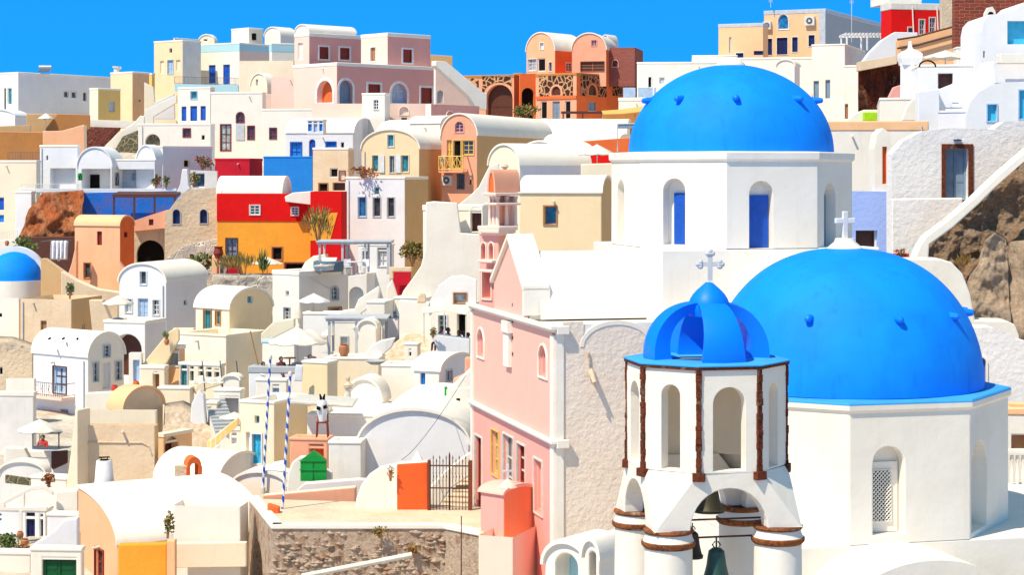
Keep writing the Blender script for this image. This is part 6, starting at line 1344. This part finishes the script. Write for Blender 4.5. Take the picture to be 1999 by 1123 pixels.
# ================================================================ orange stone mansion
def panel(root, pl, x0, y0, x1, y1, mat, holes=()):
    ym, xm = (y0+y1)/2, (x0+x1)/2; ua, ub = pl.hit(x0, ym)[0], pl.hit(x1, ym)[0]; zt_, zb_ = pl.hit(xm, y0)[1], pl.hit(xm, y1)[1]; hs = []
    for h in holes:
        a, b = pl.hit(h[0], ym)[0], pl.hit(h[2], ym)[0]; hs.append(outl(min(a, b), max(a, b), max(pl.hit(h[0], h[3])[1], zb_-.01), pl.hit(h[0], h[1])[1], 1))
    out = [(min(ua, ub), zb_), (max(ua, ub), zb_), (max(ua, ub), zt_), (min(ua, ub), zt_)]
    m = MB()
    for f in tri(out, hs): m.face([pl.w(p[0], p[1], .035) for p in f], mat)
    for k in range(4): a, b = out[k], out[(k+1) % 4]; m.face([pl.w(*a, .035), pl.w(*b, .035), pl.w(*b, -.01), pl.w(*a, -.01)], mat)
    m.build('stone_panel', root)
r_, pl_, pr_ = house('left arcade wing of the orange lava stone mansion', 906, 1004, 1020, 146, 240, 212, 22, cl='salmon', cr='terracotta', roofc='terracotta', par=.3, cornice='brown', depth=8, ops=[('L', 949, 165, 1001, 238, 'brownwood::avR')])
panel(r_, pl_, 912, 151, 935, 180, 'lava'); panel(r_, pl_, 942, 148, 1000, 188, 'lava', [(945, 161, 1005, 260)])
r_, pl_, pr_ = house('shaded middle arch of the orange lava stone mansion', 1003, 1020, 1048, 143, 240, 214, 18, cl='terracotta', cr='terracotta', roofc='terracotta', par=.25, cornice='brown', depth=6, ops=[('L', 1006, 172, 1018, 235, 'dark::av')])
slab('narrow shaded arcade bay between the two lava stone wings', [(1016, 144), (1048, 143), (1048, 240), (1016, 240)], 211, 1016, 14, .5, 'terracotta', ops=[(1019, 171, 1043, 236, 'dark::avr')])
r_, pl_, pr_ = house('main block of the orange lava stone mansion with arched niche', 1046, 1126, 1248, 142, 250, 205, 38, cl='salmon', cr='terracotta', roofc='terracotta', par=.3, cornice='brown',
   ops=[('L', 1077, 168, 1095, 186, 'brownwood:salmon:avn'), ('L', 1056, 198, 1068, 232, 'dark'), ('L', 1079, 198, 1093, 233, 'greyblue::d'), ('L', 1103, 197, 1114, 232, 'dark'), ('R', 1149, 199, 1164, 216, 'greyblue::m'), ('R', 1149, 165, 1165, 186, 'brownwood:salmon:an')])  # terracotta right wall is the salmon one with shade painted in
panel(r_, pl_, 1053, 147, 1119, 187, 'lava', [(1073, 164, 1099, 260)]); panel(r_, pr_, 1134, 146, 1184, 188, 'lavashaded', [(1145, 160, 1169, 187.2)]); panel(r_, pr_, 1196, 147, 1243, 188, 'lavashaded')  # right-hand panels repeat the lava stone with painted shade
m = MB(); z_ = pl_.hit(1085, 190)[1]; m.box(pl_.w(0, z_-.15, 0), pl_.U*pl_.hit(1048, 190)[0], Z*.3, pl_.N*.12, 'terracotta'); m.build('string_course', r_)
house('upper orange vaulted pavilion with glazed corner, left', 1028, 1084, 1136, 98, 150, 210, 38, 'L', 36, cl='peach', cr='terracotta', roofc='white', ops=[('L', 1055, 83, 1062, 96, 'whitepaint:white:n'), ('L', 1031, 115, 1048, 138, 'paleglass:whitepaint:mn'), ('L', 1050, 114, 1065, 139, 'dark'), ('L', 1072, 121, 1078, 139, 'glass:whitepaint:n'), ('R', 1105, 122, 1118, 139, 'glass:whitepaint:mn')], ext=1)
house('upper orange vaulted pavilion with small square window, right', 1117, 1184, 1205, 96, 150, 208, 14, 'L', 32, cl='salmon', cr='terracotta', roofc='white', ops=[('L', 1155, 78, 1165, 89, 'glass:rose:mn'), ('L', 1134, 120, 1180, 139, 'brownwood:wood:mn')], ext=1)
house('mauve brick upper room with round window beside the orange pavilions', 1180, 1240, 1256, 92, 150, 209, 12, cl='mauvebrick', cr='mauvebrick', roofc='mauvebrick', par=0, ops=[('L', 1196, 117, 1207, 130, 'brownwood:rose:an')], ext=1)
house('white rounded roof showing behind the mauve brick room', 1175, 1190, 1206, 88, 110, 216, 30, 'L', 20, cl='white', ext=1)
bush('green tree in front of the lava stone arcade', 1030, 206, 232, 46, 196, 420, ('leaf', 'dryleaf'), name='tree', cat='tree', leaf=.35)
t = thing('canopy', 'dark brown flat canopy before the orange mansion', 'canopy', P(1130, 240, 190)); q = P(1097, 222, 190); L = 82/F*190
m = MB(); m.box(q, Vector((L, 0, 0)), Vector((0, 3, .1)), Z*.25, 'brownwood'); m.build('roof', t)
for k in range(3):
    m = MB(); m.cbox((q.x+.15+(L-.3)*k/2, q.y+.1, zat(246, 190)), .14, .14, q.z-zat(246, 190), 'brownwood'); m.build('post', t)
slab('dark grey terrace wall beneath the brown canopy', [(1108, 234), (1178, 236), (1178, 256), (1108, 254)], 188, 1108, 0, .4, 'slate', ext=2)
t = thing('awning', 'yellow awning stretched right of the brown canopy', 'awning', P(1215, 225, 178)); m = MB(); m.grid([[P(1175, 216, 180), P(1215, 213, 180), P(1262, 206, 180)], [P(1178, 222, 176), P(1216, 221, 176), P(1262, 216, 176)]], 'yellowwood'); o = m.build('canopy', t); o.modifiers.new('s', 'SOLIDIFY').thickness = .06
for x in (1179, 1240):
    m = MB(); m.tube([P(x, 222, 176.2), P(x, 250, 176.2)], .06, 'wood', 6); m.build('post', t)
slab('brown terrace wall under the yellow awning', [(1176, 222), (1262, 216), (1262, 256), (1176, 254)], 181, 1176, 0, .4, 'brown', ext=2)
t = thing('shelter_frame', 'thin grey metal shelter frame left of the blue dome', 'frame', P(1205, 300, 120)); m = MB(); m.tube([P(1206, 296, 120), P(1206, 242, 120), P(1250, 241, 120)], .05, 'palegrey', 6); m.build('frame', t)
m = MB(); m.box(P(1208, 250, 120), Vector((1.6, 0, 0)), Vector((0, 1.2, 0)), Z*.25, 'greyblue'); m.build('roof', t)
# white building left of dome
house('white house with slim dark openings behind the top of the dome', 1244, 1420, 1440, 121, 215, 192, 5, cl='white', cr='white', ops=[('L', 1266, 150, 1272, 170, 'dark:whitepaint:n'), ('L', 1288, 151, 1298, 163, 'palegrey')], par=.15, ext=3)
house('stepped upper part of the white house behind the dome', 1352, 1440, 1460, 108, 130, 196, 5, cl='white', cr='white', par=.1)
house('white terrace block with pale blue glass railing left of the dome', 1208, 1330, 1340, 191, 250, 186, 5, cl='white', cr='white', par=.3, ext=3)
t = thing('railing', 'pale blue glass railing on the white terrace block', 'railing', P(1245, 190, 185)); m = MB()
for (x0, x1) in ((1217, 1241), (1246, 1275), (1277, 1282)):
    a = P(x0, 190, 185.2); m.box(a, Vector(((x1-x0)/F*185, 0, 0)), Vector((0, .05, 0)), Z*.95, 'paleblue')
m.build('panel', t)
# ================================================================ yellow house on the right skyline
r_, pl_, pr_ = house('apricot house with arched window and blue doors on the right skyline', 1492, 1612, 1740, 17, 125, 205, 26, cl='apricot', cr='grey', roofc='palegrey', cornice='palegrey', par=.4, ops=[('L', 1519, 27, 1540, 57, 'blueglass:whitepaint:pn'), ('L', 1517, 73, 1538, 106, 'navy:whitepaint:dn'), ('L', 1498, 75, 1508, 107, 'navy:whitepaint:n'), ('L', 1547, 72, 1558, 101, 'navy:whitepaint:n'), ('L', 1579, 68, 1591, 90, 'navy:whitepaint:n')], ext=3)
m = MB(); m.box(pl_.w(0, zat(125, 205)-3, .01), pl_.U*.7, Z*(zat(24, 205)-zat(125, 205)+3), pl_.N*.06, 'palegrey'); m.build('corner_strip', r_)
ac(r_, pl_, 1573, 1592, 32, 49); ac(r_, pl_, 1492, 1507, 42, 57)
house('lower apricot wing of the skyline house, left of the blue doors', 1403, 1490, 1500, 45, 135, 203, 22, cl='apricot', cr='apricot', roofc='palegrey', cornice='palegrey', par=.35, ops=[('L', 1437, 103, 1452, 125, 'navy:whitepaint:n'), ('L', 1472, 99, 1490, 107, 'navy'), ('L', 1424, 72, 1428, 103, 'palegrey')] , ext=3, depth=6)
for lab, x, y0, y1, d in (('slender television aerial over the apricot house', 1505, -6, 14, 207), ('tall thin antenna mast in front of the grey wall', 1663, -4, 82, 190)):
    t = thing('antenna', lab, 'antenna', P(x, y1, d), 'roof antennas'); m = MB(); m.tube([P(x, y1, d), P(x, y0, d)], .04, 'palegrey', 6)
    for k in range(3): m.tube([P(x-4, y0+3+3*k, d), P(x+4, y0+3+3*k, d)], .025, 'palegrey', 5)
    m.build('mast', t)
# white cluster right of dome top
house('white stepped house with weathered plaster right of the dome top', 1420, 1600, 1625, 112, 260, 172, 8, cl='white', cr='white', par=.15, ext=3)
house('white house with two slim grey windows right of the dome', 1585, 1650, 1690, 86, 260, 160, 20, cl='white', cr='greywhite', ops=[('L', 1589, 158, 1599, 200, 'greyblue'), ('L', 1612, 156, 1621, 192, 'greyblue')], ext=3, par=.1)
house('small greyish chapel tower with rust stains behind the dome shoulder', 1516, 1552, 1562, 128, 200, 158, 20, 'L', 12, cl='wwhite', cr='greywhite', ops=[('L', 1534, 121, 1540, 126, 'dark')] if False else [], ext=3)
house('white house with pipes and a grey side wall below the pergola', 1648, 1676, 1690, 128, 262, 150, 20, cl='wwhite', cr='white', ops=[('L', 1650, 203, 1656, 232, 'wood')], ext=3, par=.1)
pergola('white metal pergola frame above the pipes, right', 1652, 1735, 66, 98, 166, 3, 'whitepaint', 3)
slab('white sloping stair wall climbing to the red house', [(1680, 128), (1700, 100), (1722, 78), (1748, 62), (1792, 63), (1792, 82), (1752, 84), (1750, 110), (1680, 120)], 146, 1680, 0, 1.2, 'bwhite')
# red house and brick
r_, pl_, pr_ = house('bright red house with three small framed windows at top right', 1740, 1848, 1870, 8, 110, 158, -12, cl='red', cr='beige', roofc='whitepaint', cornice='offwhite', par=.5, depth=6, ops=[('L', 1795, 38, 1805, 66, 'glass:offwhite:mn'), ('L', 1815, 34, 1826, 62, 'glass:offwhite:mn'), ('L', 1773, 53, 1783, 64, 'glass:offwhite:n')], ext=2)
for x in (1781, 1829):
    m = MB(); u_, z1_ = pl_.hit(x, 12); m.tube([pl_.w(u_, z1_, .08), pl_.w(u_-.1, z1_-2.2, .08)], .06, 'palepink', 6); m.build('drain_pipe', r_)
house('white roof terrace above the red house', 1736, 1800, 1840, -12, 6, 160, -10, cl='white', cr='white', depth=5, ext=0)
slab('stained beige wall between the red house and brick wall', [(1838, -20), (1870, -20), (1870, 62), (1838, 70)], 152, 1838, 0, .6, 'sand')
slab('peach coping wall with two dark ledges under the red house', [(1752, 78), (1868, 50), (1872, 160), (1752, 160)], 140, 1752, 0, .6, 'apricot', ext=2)
t = thing('ledge', 'dark rusty ledges running along the peach wall', 'ledge', P(1752, 90, 139.8)); m = MB()
for dy in (0, 17): m.tube([P(1752, 77+dy, 139.7), P(1790, 71+dy, 139.7), P(1830, 60+dy, 139.7), P(1868, 50+dy, 139.7)], .08, 'brownwood', 6)
m.build('ledge', t)
slab('coursed dark red brick wall at the top right corner', [(1864, -40), (2040, -40), (2040, 70), (1915, 84), (1864, 93)], 132, 1864, 0, .8, 'redbrick', ext=0)
house('white house base with dark doorway under the brick wall', 1868, 1918, 1925, 92, 140, 128, 4, cl='white', cr='white', ops=[('L', 1903, 98, 1911, 128, 'dark::a'), ('L', 1891, 95, 1894, 125, 'brownwood'), ('L', 1878, 112, 1885, 127, 'brownwood')], par=.1, ext=2)
slab('white round arched wall opening at the edge of the brick wall', [(1922, 50), (1924, 25), (1930, 14), (1938, 12), (1944, 22), (1946, 50)], 121, 1922, 0, .5, 'wwhite', ops=[(1929, 22, 1941, 48, 'dark::av')])
umbrella('wide beige umbrella on the terrace below the peach wall', 1846, 112, 90, 14, 122, 130)
# dark rock facade
rockmass('dark red brown rock face under a beige ledge, upper right', 1676, 1762, [(1676, 134), (1762, 118)], [(1676, 216), (1762, 214)], 138, 'redrock', .5, .05, seed=21, dep=3)
slab('beige crumbling ledge above the dark red rock face', [(1678, 120), (1752, 108), (1752, 124), (1678, 138)], 137, 1678, 0, 1.2, 'beige')
slab('pink sloping plaster patch between rock face and chimney', [(1735, 190), (1745, 170), (1760, 165), (1760, 195)], 136, 1735, 0, .5, 'rose')
slab('lime green box on the terrace under the rock face', [(1687, 219), (1719, 219), (1719, 236), (1687, 236)], 122, 1687, 0, .6, 'lime', name='box', cat='box')
slab('white sloping parapet left of the lime green box', [(1655, 236), (1672, 220), (1688, 214), (1722, 214), (1722, 219), (1686, 219), (1686, 238), (1655, 238)], 122.5, 1655, 0, .4, 'white')
# chimney pillar
r_, *_ = house('tall white chimney pillar with flared top in the upper right', 1758, 1786, 1796, 122, 250, 112, 20, cl='bwhite', cr='greywhite', name='chimney', cat='chimney', grp='white chimneys', par=0, ext=1, depth=1.1)
q = P(1777, 124, 112.6); m = MB()
m.grid([[q+Vector((sx*w, sy*w, z)) for sx, sy in ((-1, -1), (1, -1), (1, 1), (-1, 1))] for z, w in ((-.1, .54), (.3, .62), (.55, .62), (.72, .40), (.85, .14), (1.1, .09), (1.3, .10))], 'bwhite', True); m.face([q+Vector((sx*.10, sy*.10, 1.3)) for sx, sy in ((-1, -1), (1, -1), (1, 1), (-1, 1))], 'bwhite'); m.build('chimney_top', r_, bevel=.04)
house('low white wall with tilted wheel shape on its roof', 1793, 1900, 1925, 127, 250, 108, 6, cl='bwhite', cr='bwhite', ops=[('L', 1832, 143, 1861, 173, 'brownwood::r')], par=.1, ext=1)
q = P(1811, 134, 106.5); t = thing('wheel', 'dark iron wheel leaning on the low white wall roof', 'wheel', q); m = MB(); m.tube([q+Vector((.45*math.cos(k*PI/10), 0, .1+.35*math.sin(k*PI/10))) for k in range(11)], .05, 'dark', 6); m.build('rim', t)
slab('curved white stair parapet rising to the upper right house', [(1832, 175), (1870, 160), (1900, 145), (1922, 122), (1943, 120), (1945, 162), (1920, 175), (1885, 195), (1850, 215), (1832, 215)], 100, 1832, 0, .5, 'bwhite', ext=0)
steps('blue grey steps beneath the curved white parapet', 1832, 232, 1925, 165, 98, 104, 7, 1.8, 'lilac', tread='greyblue')
slab('smooth white wall corner left of the blue grey steps', [(1793, 178), (1834, 172), (1836, 232), (1793, 236)], 99.5, 1793, 0, .8, 'bwhite', ext=1)
house('rough white block at the foot of the chimney pillar', 1718, 1790, 1806, 192, 260, 104, 10, cl='wwhite', cr='bwhite', par=.1, ext=1)
slab('white draped sail like wall over the rough block', [(1760, 236), (1772, 205), (1782, 194), (1798, 194), (1806, 236)], 101, 1760, 0, .4, 'white')
# cyan window house
slab('white wavy topped house with large cyan window at the right edge', [(1917, 270), (1917, 60), (1921, 40), (1932, 28), (1960, 26), (1985, 18), (2000, 4), (2040, -8), (2040, 270)], 106, 1917, 0, 5, 'bwhite', ops=[(1967, 40, 2010, 86, 'cyan::r'), (1920, 99, 1923, 112, 'brownwood')], name='house', cat='house', grp=HOUSEGROUP, ext=1)
slab('white projecting balcony ledge under the large cyan window', [(1953, 104), (2040, 104), (2040, 123), (1953, 123)], 104.5, 1953, 0, .9, 'white')
slab('white vaulted front with small cyan window at the right edge', [(1885, 250), (1886, 225), (1894, 200), (1910, 180), (1935, 165), (1965, 160), (2040, 158), (2040, 250)], 97, 1885, 0, 5, 'bwhite', ops=[(1928, 204, 1946, 236, 'cyan:paleblue:n'), (1990, 176, 2020, 232, 'cyan:paleblue:n')], name='house', cat='house', grp=HOUSEGROUP, ext=1)
# walls behind the domes
house('peach topped white wall running right from the blue dome', 1600, 1812, 1830, 238, 520, 92, 3, cl='wwhite', cr='white', par=.42, cornice='apricot', roofc='apricot', ops=[('L', 1712, 252, 1742, 375, 'wwhite::av')] if False else [], ext=2)
slab('narrow white arched pier with a rust red slit window', [(1708, 520), (1708, 290), (1713, 262), (1724, 250), (1736, 258), (1742, 285), (1742, 520)], 86.2, 1708, 0, 1.5, 'wwhite', ops=[(1723, 286, 1732, 359, 'terracotta')], ext=1)
slab('lavender blue wall with dark square opening behind the lower dome', [(1655, 373), (1743, 374), (1743, 560), (1655, 560)], 86, 1655, 0, .8, 'lavender', ops=[(1671, 450, 1713, 490, 'brownwood::r')], ext=1)
r_, pl_ = slab('rough white house front with blue grey door framed in dark stone', [(1742, 560), (1742, 300), (1765, 275), (1800, 256), (1850, 250), (1940, 252), (1960, 238), (2040, 232), (2040, 560)], 84, 1742, 3, 1.0, 'roughwhite', ops=[(1846, 290, 1891, 390, 'greyblue::dr')], name='house', cat='house', grp=HOUSEGROUP, ext=1)
m = MB(); ua, ub = pl_.hit(1846, 340)[0], pl_.hit(1891, 340)[0]; zb_ = pl_.hit(1868, 390)[1]; zt_ = pl_.hit(1868, 290)[1]
o_i = outl(ua, ub, zb_, zt_); ringm(m, pl_, o_i, outl(ua-.17, ub+.2, zb_-.17, zt_+.2)[:], -.05, .06, 'redstone'); m.build('door_surround', r_)
q = pl_.w((ua+ub)/2, zt_+.38, .12); m = MB(); m.lathe(q, [(0, -.05), (.18, -.03), (.2, .0), (0, .05)], 'greyiron', 14); m.build('lamp', r_)
a_, z_ = pl_.hit(1756, 470); b2_ = pl_.hit(1778, 470)[0]; m = MB()
m.face([pl_.w(*p, .012) for p in [(a_, z_), ((a_+b2_)/2, z_-.35), (b2_, z_-.1), (b2_, z_+.35), ((a_+b2_)/2+.02, z_+1.15), (a_, z_+.5)]], 'greywhite'); m.build('niche', r_)
slab('low rough white wall in front of the blue grey door', [(1742, 388), (1880, 386), (1880, 560), (1742, 560)], 82.5, 1742, 0, .5, 'roughwhite', ext=1)
slab('thick white coping running diagonally up the rock at right', [(1786, 505), (1796, 480), (1808, 462), (1850, 430), (1900, 388), (1950, 340), (2040, 262), (2040, 280), (1960, 350), (1910, 400), (1860, 445), (1815, 478), (1812, 520), (1786, 520)], 77.6, 1786, 0, 1.0, 'white', ext=0)
rockmass('brown volcanic cliff below the diagonal coping at right', 1808, 2080, [(1808, 470), (1860, 438), (1910, 393), (1960, 342), (2080, 238)], [(1808, 740), (2080, 740)], 79, 'cliffbrown', .9, .15, seed=31, nx=110, ny=130)
rockmass('pale sandy boulder bulging out of the volcanic cliff', 1885, 1975, [(1885, 575), (1900, 540), (1915, 520), (1930, 470), (1950, 455), (1975, 470)], [(1885, 700), (1975, 700)], 77.2, 'clifflight', .9, .15, seed=33, nx=40, ny=50, dep=2)
rockmass('second pale boulder at the right edge of the cliff', 1965, 2030, [(1965, 500), (1985, 475), (2030, 470)], [(1965, 700), (2030, 700)], 76.8, 'clifflight', .7, .2, seed=36, nx=40, ny=36, dep=2)
slab('white quarter round stepped wall behind the lower dome', [(1700, 505), (1835, 505), (1858, 512), (1880, 535), (1895, 575), (1904, 625), (1965, 626), (1982, 634), (1990, 655), (1990, 700), (1700, 700)], 70, 1700, 0, 1.2, 'white', ext=3)
slab('rough white wall with a blue door behind the lower dome, right', [(1890, 640), (1940, 640), (1975, 652), (1985, 664), (2010, 668), (2010, 1000), (1890, 1000)], 66, 1890, 0, 1.4, 'roughwhite', ops=[(1905, 698, 1925, 770, 'blue:white:an')], ext=2)
q = P(1755, 502, 80); t = thing('planter', 'red planter box with dried flowers behind the lower dome', 'planter', q); m = MB(); m.box(P(1735, 503, 80.5), Vector((.85, 0, 0)), Vector((0, .4, 0)), Z*.16, 'redpot'); m.build('box', t)
bush('small rust flowers standing in the red planter', 1757, 488, 499, 22, 80.4, 70, ('redleaf', 'dryleaf'), leaf=.1, name='flowers', cat='flowers')
for i, (x, y) in enumerate(((1852, 452), (1905, 410), (1880, 520))):
    bush(('dry tuft of grass high on the volcanic cliff under the coping', 'second dry tuft nearer the right edge under the coping', 'dry tuft halfway down the volcanic cliff')[i], x, y-8, y+6, 20, 78, 110, ('dryleaf',), leaf=.14, blades=True, name='grass_tuft')
# right edge balustrade
t = thing('balustrade', 'cream balustrade with turned balusters at the right edge', 'balustrade', P(1990, 955, 60)); m = MB(); m.box(P(1968, 888, 60), Vector((1.6, 0, 0)), Vector((0, .35, 0)), Z*.14, 'wwhite'); m.build('rail', t, bevel=.02); m = MB(); m.box(P(1968, 958, 60), Vector((1.6, 0, 0)), Vector((0, .35, 0)), Z*.16, 'wwhite'); m.build('rail', t, bevel=.02)
for k in range(5):
    m = MB(); q = P(1976+11*k, 956, 60.15); h_ = (956-890)/F*60; m.lathe(q, [(.05, 0), (.07, .08), (.035, .14), (.045, .2), (.08, .36), (.06, .52), (.03, .7), (.045, .85), (.07, .9), (.06, h_)], 'wwhite', 14); m.build('baluster', t, smooth=True, ang=60)
house('peach stepped terrace above the balustrade at the right edge', 1965, 2040, 2060, 800, 990, 63, 4, cl='wwhite', cr='white', roofc='apricot', ops=[('L', 1975, 850, 2010, 885, 'wood::vr')], par=.2, ext=2)
# ================================================================ ground, sea, light
# ground rows: (distance, pixel row of the ground on the left side, on the right side)
GR = [(30, 1560, 1560), (55, 1320, 1300), (66, 1190, 1190), (76, 1060, 1000), (82, 985, 800), (92, 905, 700), (102, 835, 560), (118, 735, 400), (128, 690, 320), (138, 650, 285), (150, 560, 260), (165, 450, 250), (178, 370, 245), (192, 310, 235), (205, 262, 215), (222, 225, 180), (240, 205, 150), (300, 260, 190), (400, 420, 330), (900, 600, 560)]
def gz(d, side):
    for a, b in zip(GR, GR[1:]):
        if a[0] <= d <= b[0]:
            t = (d-a[0])/(b[0]-a[0]); za, zb = zat(a[1+side], a[0]), zat(b[1+side], b[0]); return za+(zb-za)*t
    return -60
rows = []
for j in range(100):
    d = 30+(240-30)*(j/70) if j <= 70 else 240+(900-240)*((j-70)/29)**1.5
    r = []
    for i in range(101):
        x = -900+3800*(i-10)/80 if 10 <= i <= 90 else (-900-(10-i)**2*110 if i < 10 else 2900+(i-90)**2*110); t = min(1, max(0, (x-1150)/350)); t = t*t*(3-2*t)
        z = gz(d, 0)*(1-t)+gz(d, 1)*t
        if x < -100: z -= min((-100-x)*.012, 12)
        q = Vector(((x-HX)/F*d*(1 if d < 240 else 1), d, z)); q.z += noise.fractal(Vector((q.x*.08, q.y*.08, 1)), 1, 2, 4)*.6-.6; r.append(q)
    rows.append(r)
m = MB(); m.grid(rows, 'groundmat'); g = m.build('ground', smooth=True, ang=180); tag(g, kind='structure')
rows = [[Vector((-260+520*i/40, -260+290*j/24, -10.4+.05*(-230+290*j/24-30+230) if False else -10.5-.04*(290-290*j/24)+noise.fractal(Vector((i*.6, j*.6, 4)), 1, 2, 4)*.5)) for i in range(41)] for j in range(25)]
m = MB(); m.grid(rows, 'groundmat'); g2 = m.build('hillside', smooth=True, ang=180); tag(g2, kind='structure')
mt, t_, b_ = nt('seamat'); b_.inputs['Base Color'].default_value = (.01, .06, .14, 1); b_.inputs['Roughness'].default_value = .15
nn = noise_node(t_, .3, 5); bump(t_, b_, nn.outputs['Fac'], .3, .3)
m = MB(); m.face([(-9000, -3000, -140), (9000, -3000, -140), (9000, 12000, -140), (-9000, 12000, -140)], 'seamat'); s = m.build('sea'); tag(s, kind='structure')
# sun from the upper left, behind the camera's left shoulder
SAZ, SEL = 46, 56          # degrees left of the direction back to the camera; height
Lx, Ly = -math.sin(R(SAZ)), -math.cos(R(SAZ))
sd = Vector((Lx*math.cos(R(SEL)), Ly*math.cos(R(SEL)), math.sin(R(SEL))))
sl = bpy.data.lights.new('sun', 'SUN'); sl.energy = 3.9; sl.angle = R(.53); sl.color = (1.0, .885, .70)
so = bpy.data.objects.new('sun', sl); C.objects.link(so); so.rotation_euler = (-sd).to_track_quat('-Z', 'Y').to_euler()
w = bpy.data.worlds.new('World'); bpy.context.scene.world = w; w.use_nodes = True; t = w.node_tree; t.nodes.clear()
out = t.nodes.new('ShaderNodeOutputWorld'); bg = t.nodes.new('ShaderNodeBackground'); sky = t.nodes.new('ShaderNodeTexSky')
sky.sky_type = 'NISHITA'; sky.sun_disc = False; sky.sun_elevation = R(SEL); sky.sun_rotation = math.atan2(Lx, Ly); sky.altitude = 300; sky.dust_density = .1; sky.air_density = 1.0; sky.ozone_density = 4
tc = t.nodes.new('ShaderNodeTexCoord'); sp = t.nodes.new('ShaderNodeSeparateXYZ'); t.links.new(tc.outputs['Generated'], sp.inputs[0])
ma = t.nodes.new('ShaderNodeMath'); ma.operation = 'MULTIPLY_ADD'; ma.inputs[1].default_value = .75; ma.inputs[2].default_value = .34; t.links.new(sp.outputs[2], ma.inputs[0])
cbn = t.nodes.new('ShaderNodeCombineXYZ'); t.links.new(sp.outputs[0], cbn.inputs[0]); t.links.new(sp.outputs[1], cbn.inputs[1]); t.links.new(ma.outputs[0], cbn.inputs[2])
nv = t.nodes.new('ShaderNodeVectorMath'); nv.operation = 'NORMALIZE'; t.links.new(cbn.outputs[0], nv.inputs[0]); t.links.new(nv.outputs[0], sky.inputs[0])
hs = t.nodes.new('ShaderNodeHueSaturation'); hs.inputs['Saturation'].default_value = 1.25; hs.inputs['Value'].default_value = 1.0; t.links.new(sky.outputs[0], hs.inputs['Color'])
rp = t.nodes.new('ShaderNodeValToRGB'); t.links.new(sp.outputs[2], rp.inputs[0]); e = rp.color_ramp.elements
e[0].position = .11; e[0].color = (.14, 1.12, 1.40, 1); e[1].position = .30; e[1].color = (1.8, 1.25, .78, 1)  # upper stop adds warm overhead fill, beyond the sky's own colour
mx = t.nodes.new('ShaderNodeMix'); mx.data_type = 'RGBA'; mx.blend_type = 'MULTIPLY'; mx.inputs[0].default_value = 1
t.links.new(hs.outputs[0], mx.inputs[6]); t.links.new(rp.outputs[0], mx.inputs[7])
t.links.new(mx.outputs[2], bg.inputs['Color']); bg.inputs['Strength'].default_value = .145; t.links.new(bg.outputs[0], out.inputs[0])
sc = bpy.context.scene; sc.view_settings.view_transform = 'Standard'; sc.view_settings.look = 'None'; sc.view_settings.exposure = .50; sc.view_settings.gamma = 1
sc.cycles.max_bounces = 8; sc.cycles.use_denoising = True
